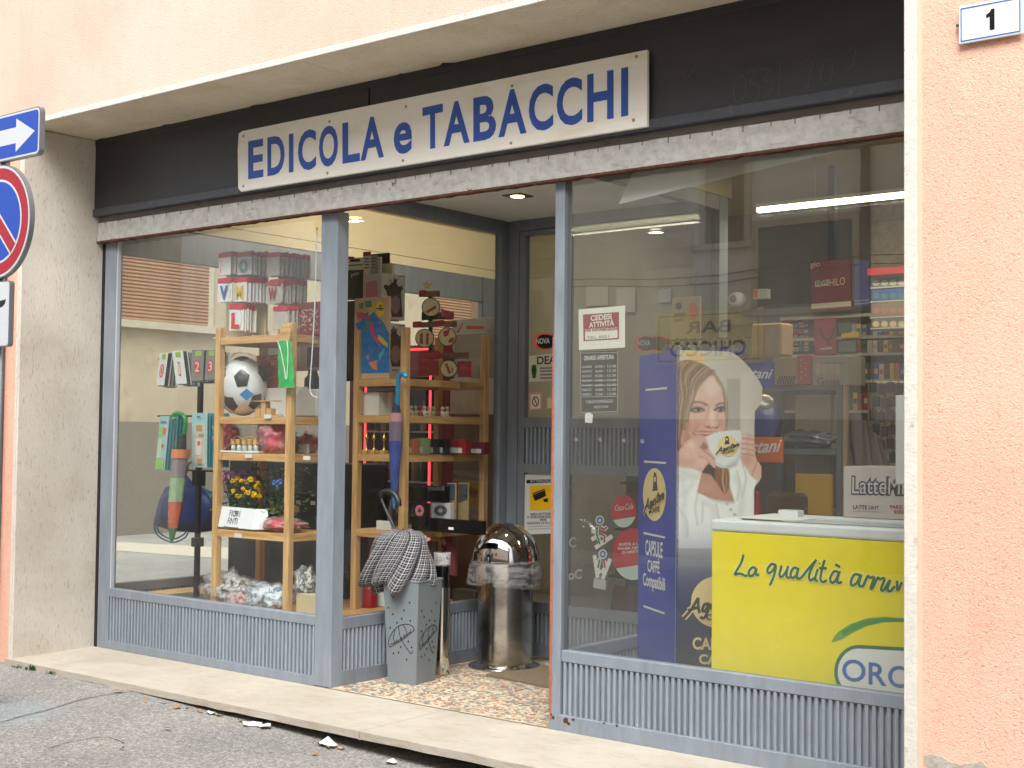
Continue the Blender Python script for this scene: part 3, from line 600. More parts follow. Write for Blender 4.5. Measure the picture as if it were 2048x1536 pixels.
# ------------------------------------------------------------------ road signs on a pole at the left edge
SX, SYY = 1.105, -1.40
pole = thing('sign_post', 'grey steel post at the left edge that carries the road signs', 'post', (SX-0.02, SYY+0.06, road_z(SX)))
b = MB(); b.tube([(SX-0.045, SYY+0.06, road_z(SX)-0.1), (SX-0.045, SYY+0.06, 3.04)], 0.024, 14); mk('post', b, ALU, parent=pole, smooth=True)
b = MB(); b.lathe((SX-0.045, SYY+0.06, 3.04), [(0.026, 0), (0.026, 0.015), (0.0, 0.022)], 12); mk('post_cap', b, BLACK, parent=pole)
for z in (2.95, 2.62, 2.42, 2.05):
    b = MB(); b.box(SX-0.08, SX-0.01, SYY+0.03, SYY+0.10, z-0.015, z+0.015); mk('clamp', b, ALU, parent=pole, bev=0.003)
def rrect(x0, x1, z0, z1, r, y, n=5):
    P = []
    for cx, cz, a0 in ((x1-r, z0+r, -90), (x1-r, z1-r, 0), (x0+r, z1-r, 90), (x0+r, z0+r, 180)):
        for k in range(n+1):
            a = math.radians(a0+90*k/n); P.append((cx+r*math.cos(a), y, cz+r*math.sin(a)))
    return P
SIGNBACK = M('sign_edge', (128, 134, 138), 0.4, 0.6)
SBLUE = M('reflective_blue', (10, 66, 168), 0.4); SWHT = M('reflective_white', (196, 202, 206), 0.4); SRED = M('reflective_red', (158, 16, 34), 0.4)
# one-way arrow: right end at pixel 80
ax1 = 1.478; ax0 = ax1-0.98; az0, az1 = 2.832, 3.082; ay = SYY
b = MB(); b.prism(rrect(ax0, ax1, az0, az1, 0.03, ay), (0, 0.028, 0)); s = mk('arrow_sign', b, SIGNBACK, label='blue rectangular one way sign with a white arrow pointing right', cat='road sign')
b = MB(); b.poly(rrect(ax0+0.006, ax1-0.006, az0+0.006, az1-0.006, 0.026, ay-0.001)); mk('border', b, SWHT, parent=s)
b = MB(); b.poly(rrect(ax0+0.016, ax1-0.016, az0+0.016, az1-0.016, 0.02, ay-0.0018)); mk('field', b, SBLUE, parent=s)
zc = (az0+az1)/2; b = MB(); b.poly([(x, ay-0.0026, z) for x, z in ((ax0+0.08, zc-0.042), (ax1-0.22, zc-0.042), (ax1-0.22, zc-0.088), (ax1-0.045, zc), (ax1-0.22, zc+0.088), (ax1-0.22, zc+0.042), (ax0+0.08, zc+0.042))]); mk('arrow', b, SWHT, parent=s)
# no parking disc
dc = np.array([SX+0.002, SYY, 2.515]); R_ = 0.302
def ring(y, r, n=56): return [(dc[0]+r*math.cos(2*math.pi*k/n), y, dc[2]+r*math.sin(2*math.pi*k/n)) for k in range(n)]
b = MB(); b.prism(ring(SYY, R_), (0, 0.026, 0)); s = mk('no_parking_sign', b, SIGNBACK, label='round blue no parking sign with red ring and slash', cat='road sign')
b = MB(); b.poly(ring(SYY-0.001, R_-0.006)); mk('rim', b, SWHT, parent=s)
b = MB(); b.poly(ring(SYY-0.0018, R_-0.018)); mk('ring', b, SRED, parent=s)
b = MB(); b.poly(ring(SYY-0.0024, R_*0.70+0.012)); mk('inner_rim', b, SWHT, parent=s)
b = MB(); b.poly(ring(SYY-0.0030, R_*0.70)); mk('field', b, SBLUE, parent=s)
def slash(w, y):
    d = np.array([math.cos(math.radians(-45)), 0, math.sin(math.radians(-45))]); a = np.array([d[2], 0, -d[0]]); l = R_*0.705; c = np.array([dc[0], y, dc[2]])
    return [c-d*l+a*w, c+d*l+a*w, c+d*l-a*w, c-d*l-a*w]
b = MB(); b.poly(slash(0.042, SYY-0.0036)); mk('slash_border', b, SWHT, parent=s)
b = MB(); b.poly(slash(0.031, SYY-0.0042)); mk('slash', b, SRED, parent=s)
# small white panel below, only its right edge in view
b = MB(); b.prism(rrect(SX-0.16, 1.235, 1.852, 2.198, 0.02, SYY), (0, 0.026, 0)); s = mk('road_sign_panel', b, SIGNBACK, label='small white panel with black border below the no parking disc', cat='road sign')
b = MB(); b.poly(rrect(SX-0.154, 1.229, 1.858, 2.192, 0.016, SYY-0.001)); mk('field', b, SWHT, parent=s)
b = MB(); b.prism([(SX-0.10, SYY-0.002, 2.06), (1.16, SYY-0.002, 2.06), (1.19, SYY-0.002, 2.075), (1.20, SYY-0.002, 2.10), (1.15, SYY-0.002, 2.095), (SX-0.10, SYY-0.002, 2.09)], (0, 0.0008, 0)); mk('symbol', b, BLACK, parent=s)

# ------------------------------------------------------------------ downpipe
b = MB(); px_ = -0.185; b.tube([(px_, -D-0.075, road_z(0)+0.02), (px_, -D-0.075, 2.66), (px_, -D-0.06, 2.72), (px_, -D-0.02, 2.75), (px_, -D+0.05, 2.75)], 0.055, 18)
dp = mk('downpipe', b, M('peach_pipe', (228, 172, 128), 0.5, var=0.07, vs=6), label='peach painted downpipe on the wall left of the stone jamb', cat='downpipe', smooth=True)
for z in (0.5, 2.1):
    b = MB(); b.lathe((px_, -D-0.075, z), [(0.0565, 0), (0.061, 0.003), (0.061, 0.022), (0.0565, 0.025)], 18); b.box(px_-0.01, px_+0.01, -D-0.02, -D, z+0.005, z+0.02); mk('pipe_clamp', b, ALU, parent=dp, smooth=False)

# ------------------------------------------------------------------ litter, leaves, weeds along the step
PAP = M('crumpled_paper', (226, 226, 224), 0.7, var=0.05); DLEAF = M('dry_leaf', (158, 124, 88), 0.8, var=0.3, vs=40)
def scrap(px, py, w, seed, m, name, label, cat, group=None):
    p = W(px, py, z=-0.08)
    for _ in range(4): p = W(px, py, z=rz(p[0], p[1]))
    p[1] = min(p[1], -0.63-w*0.3); zz = rz(p[0], p[1]); r = random.Random(seed); b = MB(); n = 7
    P = [(0, 0, 0.012)]
    for k in range(n):
        a = 6.283*k/n+r.uniform(-.3, .3); q = w*r.uniform(0.45, 1.0); P.append((q*math.cos(a), 0.7*q*math.sin(a), r.uniform(0.001, 0.02)))
    b.add([(p[0]+x, p[1]+y, zz+0.003+z) for x, y, z in P], [(0, k+1, (k+1) % n+1) for k in range(n)])
    return mk(name, b, m, label=label, cat=cat, group=group)
scrap(423, 1428, 0.055, 1, PAP, 'paper_scrap', 'small round white paper scrap on the asphalt, leftmost of the scraps', 'litter', 'white paper scraps below the step')
scrap(524, 1446, 0.075, 2, PAP, 'paper_scrap', 'wide flat white paper scrap below the doorstep crack', 'litter', 'white paper scraps below the step')
scrap(538, 1454, 0.06, 5, PAP, 'paper_scrap', 'white scrap half under the widest flat scrap', 'litter', 'white paper scraps below the step')
o = scrap(680, 1487, 0.075, 3, PAP, 'paper_scrap', 'folded white paper scrap standing up by the dark gap', 'litter', 'white paper scraps below the step'); o.data.vertices[0].co.z += 0.035
scrap(808, 1521, 0.06, 4, PAP, 'paper_scrap', 'crumpled white paper scrap nearest the bottom edge', 'litter', 'white paper scraps below the step')
LEAFAT = ['nearest the left end of the step', 'lying just right of it on a crack line', 'by the start of the dark gap', 'next to the first paper scrap', 'close to the weeds', 'under the step near the first scrap', 'alone on open asphalt, left', 'on open asphalt below the wide scrap', 'lowest and farthest left on open asphalt', 'just left of the folded scrap', 'just right of the folded scrap', 'left below the folded scrap', 'lowest one near the folded scrap', 'below the first paper scrap']
k = 0
for px, py in ((326, 1408), (355, 1417), (372, 1422), (398, 1425), (235, 1386), (290, 1405), (335, 1462), (481, 1444), (243, 1500), (640, 1492), (700, 1494), (655, 1500), (630, 1512), (440, 1432)):
    k += 1; scrap(px, py, 0.020+0.008*(k % 3), 20+k, DLEAF, 'dry_leaf', 'dry brown leaf on the asphalt, '+LEAFAT[k-1], 'leaf', 'dry leaves along the doorstep')
def weed(px, py, n, h, seed, label):
    p = W(px, py, z=-0.04); p[1] = min(p[1], -0.635); z = rz(p[0], p[1]); r = random.Random(seed); b = MB()
    for i in range(n):
        a = r.uniform(0, 6.28); l = h*r.uniform(0.5, 1.0); t = r.uniform(0.2, 0.9); d = np.array([math.cos(a)*t, math.sin(a)*t, 1.0]); d /= np.linalg.norm(d); c = np.array([p[0]+r.uniform(-.03, .03), p[1]+r.uniform(-.02, .02), z]); s = np.array([-d[1], d[0], 0.2])*h*0.28
        b.add([c, c+d*l*0.5+s, c+d*l, c+d*l*0.55-s], [(0, 1, 2, 3)])
    mk('weed', b, LEAF, label=label, cat='weed', group='weeds at the foot of the step')
weed(62, 1334, 14, 0.028, 1, 'tiny dark weed at the foot of the stone jamb'); weed(95, 1338, 26, 0.045, 2, 'tallest green weed by the left end of the step'); weed(122, 1348, 20, 0.03, 3, 'low green weed right of the tallest weed')

# ------------------------------------------------------------------ the house across the street, seen mirrored in the panes
HY = -8.1
H = thing('opposite_house', 'cream house across the street mirrored in the shop windows', 'house', (-4, HY, -0.1))
HW = M('cream_render', (222, 221, 212), 0.9, var=0.08, vs=1.5, bump=0.15, bs=60); HP = M('grey_plinth', (128, 119, 106), 0.95, var=0.15, vs=30, bump=0.4, bs=90)
def mx(px, py): q = W(px, py, y=8.1); return q[0], q[2]
b = MB(); b.box(-5.5, 14, HY-5, HY, 1.62, 7.0); mk('wall', b, HW, parent=H)
b = MB(); b.box(-5.5, 14, HY-5, HY+0.03, -0.3, 1.62); mk('plinth', b, HP, parent=H)
b = MB(); b.box(-5.7, 14, HY-5, HY+0.6, 7.0, 7.2); mk('eaves', b, M('eaves_wood', (110, 84, 62), 0.7), parent=H)
WSH = M('wood_shutter', (156, 116, 86), 0.6, var=0.2, vs=4); HST = M('window_stone', (190, 180, 158), 0.8, var=0.1)
def hwin(x0, x1, z0, z1, kind):
    b = MB(); b.box(x0-0.08, x0, HY, HY+0.03, z0, z1+0.08); b.box(x1, x1+0.08, HY, HY+0.03, z0, z1+0.08); b.box(x0, x1, HY, HY+0.03, z1, z1+0.08); fr = mk('window', b, HST, parent=H)
    b = MB(); b.box(x0-0.14, x1+0.14, HY, HY+0.11, z0-0.07, z0-0.001); mk('window_sill', b, HST, parent=fr)
    if kind == 'slats':
        n = int((z1-z0)/0.055)
        for i in range(n):
            b = MB(); z = z0+i*(z1-z0)/n; b.box(x0+0.002, x1-0.002, HY+0.002, HY+0.012+0.012*((i % 2)), z+0.004, z+(z1-z0)/n-0.003); mk('slat', b, WSH, parent=fr)
    else:
        b = MB(); b.box(x0+0.002, x1-0.002, HY+0.001, HY+0.006, z0, z1); mk('blind', b, kind, parent=fr)
hwin(-4.6, -3.4, 3.1, 4.5, 'slats')
hwin(-0.2, 0.32, 3.62, 4.6, M('brown_blind', (78, 58, 46), 0.6)); hwin(0.5, 1.62, 2.83, 3.76, M('grey_green_blind', (58, 84, 88), 0.5))
hwin(2.6, 3.7, 2.83, 4.2, 'slats')
b = MB(); b.tube([(1.78, HY+0.06, -0.1), (1.78, HY+0.06, 6.9)], 0.05, 10); mk('downpipe', b, M('brown_pipe', (92, 66, 52), 0.5), parent=H, smooth=True)
b = MB()
for z0, dz in ((3.30, 0.0), (3.18, 0.03)): b.tube([(-5.4+i*0.9, HY+0.04, z0-0.05*math.sin(i*1.4)+dz) for i in range(22)], 0.007, 6)
mk('cable', b, BLACK, parent=H)
b = MB(); b.box(-0.85, 0.57, HY+0.003, HY+0.03, 2.245, 2.86); bs_ = mk('bar_sign', b, M('bar_sign_cream', (252, 236, 160), 0.5), label='cream BAR CHICCO sign with black lettering, mirrored in the right window', cat='sign')
b = MB()
for q in ((-0.80, 0.52, 2.29, 2.298), (-0.80, 0.52, 2.807, 2.815), (-0.80, -0.792, 2.298, 2.807), (0.512, 0.52, 2.298, 2.807)): b.box(q[0], q[1], HY+0.031, HY+0.033, q[2], q[3])
text3(b, 'BAR', (0.16, HY+0.032, 2.60), (-0.60, 0, 0), (0, 0, 0.14), 0.02); text3(b, 'CHICCO', (0.36, HY+0.032, 2.34), (-1.0, 0, 0), (0, 0, 0.17), 0.02)
mk('lettering', b, BLACK, parent=bs_)

# ------------------------------------------------------------------ the house across the side street, seen through the shop's side window
Hs = thing('corner_house', 'beige house with a wooden roller shutter seen through the left display window', 'house', (-10, 10, -0.2))
HB = M('beige_render', (186, 170, 144), 0.9, var=0.12, vs=1.2, bump=0.25, bs=50, dirt=(158, 140, 114), dsc=2.5, dlo=0.55, dhi=0.8)
b = MB(); b.box(-14, -10, 3.0, 30, 1.56, 6.5); mk('wall', b, HB, parent=Hs)
b = MB(); b.box(-14, -9.96, 2.95, 30, -0.4, 1.56); mk('plinth', b, HP, parent=Hs)
for y0, y1 in ((7.19, 8.88), (14.3, 16.2)):
    b = MB(); b.box(-10, -9.97, y0-0.10, y0, 3.135, 4.7); b.box(-10, -9.97, y1, y1+0.10, 3.135, 4.7); b.box(-10, -9.97, y0, y1, 4.6, 4.7); fr = mk('window', b, HST, parent=Hs)
    b = MB(); b.box(-10, -9.86, y0-0.25, y1+0.25, 3.02, 3.134); mk('window_sill', b, HST, parent=fr)
    n = 26; sl_ = None
    for i in range(n):
        z = 3.136+i*1.46/n; h = 1.46/n
        if sl_ is None:
            b = MB(); b.add([(-9.990, y0+0.002, z), (-9.990, y1-0.002, z), (-9.972, y1-0.002, z+h*0.3), (-9.972, y0+0.002, z+h*0.3), (-9.978, y1-0.002, z+h*0.86), (-9.978, y0+0.002, z+h*0.86), (-9.992, y1-0.002, z+h*0.97), (-9.992, y0+0.002, z+h*0.97)], [(0, 1, 2, 3), (3, 2, 4, 5), (5, 4, 6, 7)])
            sl_ = mk('slat', b, WSH, parent=fr)
        else:
            c = sl_.copy(); COL.objects.link(c); c.location.z += i*h
    b = MB(); b.box(-9.999, -9.994, y0, y1, 3.135, 4.6); mk('blind_backing', b, M('shutter_gap', (70, 46, 32), 0.8), parent=fr)
b = MB(); b.poly([(x, y, road_z(x)+0.004) for x, y in ((-9.9, 6.55), (-9.9, 5.6), (-7.45, 5.40), (-3.0, 5.4), (-3.0, 6.55), (-6.74, 6.62), (-8.82, 6.36))])
mk('stop_line', b, M('road_paint_cream', (188, 180, 162), 0.8, var=0.1, vs=20), kind='structure')
# ------------------------------------------------------------------ left display: shelving
ZL = (2.00, 1.512, 1.290, 0.822)
def shelf_unit(x0, x1, y0, y1, levels, top, label):
    t = thing('wooden_shelf', label, 'shelf unit', (x0, y0, 0.339), 'pine shelf units in the left display'); pw = 0.044; first = None
    for xa in (x0, x1-pw):
        for ya in (y0, y1-pw):
            b = MB(); b.box(xa, xa+pw, ya, ya+pw, 0.339, top); mk('post', b, WOODZ, parent=t, bev=0.003)
    for z in levels:
        b = MB(); b.box(x0+pw, x1-pw, y0+0.006, y0+0.024, z-0.044, z); sh = mk('shelf', b, WOODX, parent=t, bev=0.002)
        b = MB(); b.box(x0+pw, x1-pw, y1-0.024, y1-0.006, z-0.044, z); mk('rail', b, WOODX, parent=sh, bev=0.002)
        for xa in (x0+0.008, x1-0.026):
            b = MB(); b.box(xa, xa+0.018, y0+pw, y1-pw, z-0.044, z); mk('rail', b, WOODY, parent=sh, bev=0.002)
        n = 5; w = (y1-y0-0.06)/n
        for i in range(n):
            b = MB(); ya = y0+0.03+i*w; b.box(x0+0.03, x1-0.03, ya, ya+w*0.78, z-0.018+0.0005, z+0.0005); mk('slat', b, WOODX, parent=sh)
    return t
shelf_unit(1.027, 1.722, 0.12, 0.515, ZL, 2.066, 'pine shelf unit facing the street, holding the football and paper flowers')
shelf_unit(1.690, 2.130, 0.662, 1.455, (1.752, 1.529, 1.294, 0.830), 2.060, 'pine shelf unit along the entrance glass, holding the Italy map puzzle')

def crate(name, label, cat, px, Y, d, m, z0=None, prints=(), group=None, bev=0.003):
    x0, x1, y0, y1, zb, z1 = pbox(*px, Y, d, z0); b = MB(); b.box(x0, x1, y0, y1, zb, z1)
    o = mk(name, b, m, label=label, cat=cat, group=group, bev=bev)
    for nm, mat, fn in prints:
        b = MB(); fn(b, PY(Y), x0, x1, zb, z1); mk(nm, b, mat, parent=o)
    return o
def rect(b, pl, px, off=0.0015): x0, y0, x1, y1 = px; return b.pp([(x0, y1), (x1, y1), (x1, y0), (x0, y0)], pl, off)

for px, py, Y in ((535, 829, 0.12), (497, 908, 0.12), (613, 912, 0.3), (476, 1067, 0.12)):
    crate('price_tag', {535: 'small white price tag on the shelf edge below the football', 497: 'small white price tag below the bottle tray', 613: 'pale price tag on the side rail near the corner post', 476: 'small white price tag below the paper sign'}[px], 'price tag', (px-7, py, px+7, py+8), Y-0.004 if Y < 0.2 else 0.118, 0.003, WHITE, None, group='price tags on the street shelf', bev=0)
# ---- packets of letters and numbers hanging on two light boards
BAGC = [M('packet_%s' % n, c, 0.3, var=0.06, vs=30) for n, c in (('white', (236, 236, 232)), ('grey', (190, 186, 176)), ('silver', (206, 206, 204)))]
HEAD = M('packet_header', (206, 36, 62), 0.4, var=0.3, vs=60); LET = [M('letter_%d' % i, c, 0.4) for i, c in enumerate(((226, 106, 62), (96, 130, 126), (60, 100, 180), (232, 190, 40), (214, 52, 40), (150, 44, 50)))]
LOOP = M('loop_white', (210, 206, 196), 0.5)
def board(px0, py0, px1, py1, Y, label):
    x0, x1, y0, y1, zb, z1 = pbox(px0, py0, px1, py1, Y, 0.05, 2.006); b = MB(); b.box(x0, x1, y0, y0+0.02, zb, z1); b.box(x0, x1, y0-0.10, y0+0.10, zb, zb+0.014)
    return mk('display_board', b, CARDL, label=label, cat='display stand', group='pale wood stands for letter packets', bev=0.002)
board(452, 507, 532, 666, 0.36, 'pale wood stand behind the white letter packets on top of the street shelf')
board(556, 512, 610, 660, 0.40, 'pale wood stand behind the dull grey letter packets on the right')
def bundle(px, py, pyb, Y, n, body, glyphs, label, lean=0.010):
    p = W(px, py, y=Y); z1 = p[2]; z0 = W(px, pyb, y=Y)[2]; t = thing('letter_packets', label, 'letter packets', (p[0], Y, z0), 'hanging bundles of letter packets'); w = 0.125
    for i in range(n):
        y = Y+i*0.022; x = p[0]+i*lean*0.6+rnd.uniform(-.004, .004); d = rnd.uniform(-0.006, 0.006)
        b = MB(); b.obox((x, y, z0+d), (w, rnd.uniform(-0.012, 0.012), 0), (0, 0.007, 0), (0, 0, (z1-z0)*0.80)); k = mk('packet', b, body, parent=t, bev=0.002)
        b = MB(); b.obox((x, y-0.0006, z0+d+(z1-z0)*0.80), (w, 0, 0), (0, 0.005, 0), (0, 0, (z1-z0)*0.20)); mk('header_card', b, HEAD, parent=k)
        for j in range(3):
            xx = x+w*(0.15+0.3*j); b = MB(); b.tube([(xx, y+0.008, z0+d+(z1-z0)*0.74), (xx+0.022, y+0.009, z0+d+(z1-z0)*0.5), (xx+0.006, y+0.008, z0+d+(z1-z0)*0.12)], 0.004, 5); mk('cord_loop', b, LOOP, parent=k, kind='stuff')
        if i == 0 and glyphs:
            for j, (g, m) in enumerate(glyphs):
                b = MB(); ww = w/len(glyphs); text3(b, g, (x+ww*j+ww*0.18, y-0.002, z0+(z1-z0)*0.10), (ww*0.62, 0, 0), (0, 0, (z1-z0)*0.58), 0.05); mk('letter', b, m, parent=k)
bundle(437, 506, 551, 0.16, 5, BAGC[0], (('L', LET[0]),), 'white letter packets on the top row with an orange letter')
bundle(474, 505, 551, 0.19, 6, BAGC[2], (('O', LET[1]),), 'white letter packets on the top row with a grey green letter O')
bundle(435, 557, 605, 0.16, 5, BAGC[0], (('V', LET[2]),), 'white letter packets of the middle row with a blue letter')
bundle(467, 556, 605, 0.19, 7, BAGC[0], (('M', LET[3]),), 'white letter packets of the middle row with a yellow letter')
bundle(458, 609, 663, 0.18, 5, BAGC[0], (('L', LET[4]),), 'lowest white letter packets with a red letter L')
bundle(533, 508, 555, 0.24, 9, BAGC[1], (), 'dull grey bundle of packets, uppermost beside the corner post', 0.016)
bundle(532, 561, 607, 0.24, 8, BAGC[1], (('W', LET[5]),), 'dull grey bundle of packets, middle one, with a brown letter', 0.016)
bundle(546, 614, 660, 0.24, 5, BAGC[1], (), 'small dull grey bundle of packets, lowest one on the right', 0.016)
# patterned red tin on the top shelf
o = crate('patterned_tin', 'dark red tin box with white leaf pattern on the top street shelf', 'tin box', (597, 604, 640, 668), 0.30, 0.12, M('dark_red_tin', (122, 30, 34), 0.4), 2.002, bev=0.01)
b = MB()
for i in range(70):
    x, y = rnd.uniform(600, 637), rnd.uniform(618, 660); a = rnd.uniform(0, 3.14); b.stroke([(x, y), (x+4*math.cos(a), y+4*math.sin(a))], PY(0.30), 0.006, 0.0016, False)
mk('leaf_pattern', b, M('tin_pattern', (190, 168, 150), 0.5), parent=o, kind='stuff')

# ---- second level: football in a clear bag
fc = W(481, 760, y=0.27); R_ = 0.178; fc = np.array([fc[0], 0.29, 1.515+0.192])
fb = thing('football', 'white and black toy football in a clear plastic bag', 'ball', (fc[0], fc[1], 1.513))
bm = bmesh.new(); bmesh.ops.create_icosphere(bm, subdivisions=4, radius=1.0); ico = bmesh.new(); bmesh.ops.create_icosphere(ico, subdivisions=1, radius=1.0)
rot = Matrix.Rotation(math.radians(24), 3, 'Z') @ Matrix.Rotation(math.radians(14), 3, 'X'); cen = [(rot @ v.co).normalized() for v in ico.verts]; ico.free()
sq = (0.94, 0.75, 1.03)
def bp(q, k=1.0): return (fc[0]+R_*sq[0]*q.x*k, fc[1]+R_*sq[1]*q.y*k, fc[2]+R_*sq[2]*q.z*k)
b = MB(); b.add([bp(v.co, 1+0.010*mnoise.noise(v.co*5)) for v in bm.verts], [tuple(v.index for v in f.verts) for f in bm.faces]); bm.free()
mk('ball_cover', b, M('ball_white', (228, 230, 232), 0.4, bump=0.25, bs=12), parent=fb, smooth=True)
PB = M('ball_black', (44, 46, 46), 0.35, bump=0.3, bs=20)
ico = bmesh.new(); bmesh.ops.create_icosphere(ico, subdivisions=1, radius=1.0)
for v in cen:
    v = Vector(v); nb = sorted([c for c in cen if 0.1 < (c-v).length < 1.2], key=lambda c: 0); ax = v.orthogonal().normalized(); ay = v.cross(ax)
    nb.sort(key=lambda c: math.atan2((c-v).dot(ay), (c-v).dot(ax))); P = [(v+(c-v)*0.33).normalized() for c in nb]
    if len(P) < 5 or v.y > 0.5: continue
    b = MB(); vs = [bp(v, 1.022)]; n = 4
    ringp = []
    for i in range(len(P)):
        for k in range(n): ringp.append((P[i]+(P[(i+1) % len(P)]-P[i])*k/n).normalized())
    mid = [(v*0.5+q*0.5).normalized() for q in ringp]; L_ = len(ringp)
    b.add([bp(v, 1.024)]+[bp(q, 1.022) for q in mid]+[bp(q, 1.016) for q in ringp]+[bp(q, 0.99) for q in ringp],
          [(0, 1+i, 1+(i+1) % L_) for i in range(L_)]+[(1+i, 1+L_+i, 1+L_+(i+1) % L_, 1+(i+1) % L_) for i in range(L_)]+[(1+L_+i, 1+2*L_+i, 1+2*L_+(i+1) % L_, 1+L_+(i+1) % L_) for i in range(L_)])
    mk('black_patch', b, PB, parent=fb)
b = MB(); p = Wp(493, 789, PY(fc[1]-R_*0.79)); b.prism([(p[0]+x, p[1], p[2]+z) for x, z in ((0, -0.037), (0.066, 0), (0, 0.037), (-0.066, 0))], (0, 0.002, 0)); mk('blue_label', b, M('label_blue', (44, 124, 176), 0.4), parent=fb)
b = MB(); b.blob((fc[0], fc[1], fc[2]+0.01), (0.182, 0.15, 0.20), 5, 0.10, 3.0, 3, -0.96); mk('plastic_bag', b, film('thin_bag', (1, 1, 1), 0.03, 0.7, 7.0), parent=fb, smooth=True)
# other goods on the second level
o = crate('printed_box', 'orange brown box with a pale swirl print beside the football', 'box', (512, 710, 566, 778), 0.40, 0.08, M('orange_brown', (188, 84, 56), 0.5, var=0.15), 1.60)
b = MB()
for i in range(16):
    x, y = rnd.uniform(524, 558), rnd.uniform(716, 750); b.stroke([(x, y), (x+4, y-4), (x+7, y+1), (x+3, y+4)], PY(0.40), 0.006, 0.0015)
b.stroke([(516, 752), (535, 756), (560, 751)], PY(0.40), 0.004); mk('swirl_print', b, M('swirl', (222, 176, 140), 0.5), parent=o)
crate('white_box', 'white box under the orange brown box, right of the football', 'box', (530, 776, 575, 826), 0.36, 0.10, WHITE, 1.514)
b = MB()
p = W(520, 822, y=0.22)
for dx, h in ((0.0, 0.05), (0.10, 0.05), (0.05, 0.09)):
    b.box(p[0]+dx-0.02, p[0]+dx+0.02, 0.2, 0.24, 1.514, 1.514+h)
b.box(p[0]-0.05, p[0]+0.16, 0.19, 0.25, 1.514+0.092, 1.514+0.098)
mk('cork_ornament', b, M('cork', (198, 164, 116), 0.9, var=0.2, vs=50), label='little raw wood nativity ornament in front of the white box', cat='ornament')
# green net pouch with a wooden paddle, hung on the right post
p = W(573, 690, y=0.10); t = thing('paddle_set', 'wooden paddle toy in a bright green net pouch on the shelf post', 'toy', (p[0], 0.09, 1.66))
zt = W(573, 645, y=0.1)[2]; zm = W(573, 682, y=0.1)[2]; zb = W(573, 776, y=0.1)[2]
b = MB(); b.prism([(p[0]+0.044*math.cos(a), 0.088, zt-0.055+0.055*math.sin(a)*(1 if math.sin(a) > 0 else 1.6)) for a in [6.283*k/20 for k in range(20)]], (0, 0.010, 0)); mk('paddle', b, WOODX, parent=t)
b = MB(); n = 10; vs = []; fs = []
for i in range(n+1):
    z = zm+(zb-zm)*i/n; w = 0.058+0.012*i/n+0.004*math.sin(i*2)
    vs += [(p[0]-w+0.02*i/n, 0.086, z), (p[0]+0.02*i/n, 0.070, z), (p[0]+w+0.02*i/n, 0.086, z), (p[0]+0.02*i/n, 0.108, z)]
for i in range(n):
    for k in range(4): fs.append((4*i+k, 4*i+(k+1) % 4, 4*i+4+(k+1) % 4, 4*i+4+k))
b.add(vs, fs); mk('net_pouch', b, M('green_net_solid', (40, 178, 84), 0.3, var=0.25, vs=30, bump=0.6, bs=14), parent=t)
b = MB(); b.tube(catmull([np.array(q) for q in ((p[0]-0.05, 0.075, zm), (p[0]-0.01, 0.062, zm-0.05), (p[0]+0.02, 0.066, zb+0.12), (p[0]+0.045, 0.064, zb+0.05), (p[0]+0.05, 0.068, zm-0.08), (p[0]+0.03, 0.075, zm))]), 0.003, 6); mk('cord', b, WHITEP, parent=t)
# right end of the unit seen past the corner post: mug, tray, wavy box
p = W(604, 775, y=0.42); b = MB(); b.lathe((p[0], 0.42, 1.60), [(0.0, 0), (0.036, 0), (0.044, 0.10), (0.040, 0.10), (0.034, 0.006)], 20); mk('mug', b, M('mug_white', (222, 220, 210), 0.35), label='white mug standing on the pale casket behind the green pouch', cat='mug', smooth=True)
p = W(620, 770, y=0.46); b = MB(); b.blob((p[0], 0.48, 1.70), (0.05, 0.05, 0.10), 3, 0.3, 2.5); mk('black_bag', b, M('black_bag', (28, 28, 32), 0.35, bump=0.6, bs=20), label='small black bag between the mug and the corner post', cat='bag', smooth=True)
crate('pale_casket', 'pale grey casket below the mug beside the corner post', 'box', (583, 778, 634, 822), 0.38, 0.12, LGREY, 1.514, bev=0.012)
crate('white_carton', 'white carton behind the white mug at the corner post', 'box', (534, 688, 636, 742), 0.62, 0.05, WHITE, None)
crate('maroon_card', 'maroon card standing in front of the white carton', 'card', (613, 694, 637, 735), 0.55, 0.01, M('maroon', (120, 34, 56), 0.6), None)

# ---- third level
REDB = M('red_bag', (176, 40, 62), 0.35, var=0.3, vs=20, bump=0.7, bs=16); PINKB = M('pink_bag', (214, 74, 96), 0.35, var=0.3, vs=10, bump=0.7, bs=10)
def bag(px, py, Y, rad, z0, seed, inner, label, name='bagged_goods', amp=0.34, filmed=True, group=None):
    p = W(px, py, y=Y); t = thing(name, label, 'bag', (p[0], Y, z0), group); c = (p[0], Y, z0+rad[2]*0.92)
    b = MB(); b.blob(c, tuple(r*0.92 for r in rad), seed, amp, 3.0, 4, -0.95); mk('contents', b, inner, parent=t, smooth=True)
    if filmed:
        b = MB(); b.blob(c, tuple(r*1.04 for r in rad), seed, amp*1.2, 3.0, 4, -0.97); mk('plastic_bag', b, FILM, parent=t, smooth=True)
    return t
bag(455, 870, 0.35, (0.085, 0.08, 0.10), 1.292, 11, REDB, 'dark red bagged goods behind the row of little bottles')
bag(553, 862, 0.24, (0.115, 0.10, 0.115), 1.292, 12, PINKB, 'big pink bagged goods in clear plastic on the third shelf')
p = W(484, 902, y=0.16); t = thing('bottle_tray', 'white tray with a row of five small corked bottles and string', 'tray', (p[0], 0.16, 1.2925))
b = MB(); b.box(p[0]-0.18, p[0]+0.17, 0.135, 0.20, 1.2925, 1.304); mk('tray', b, WHITEP, parent=t, bev=0.003)
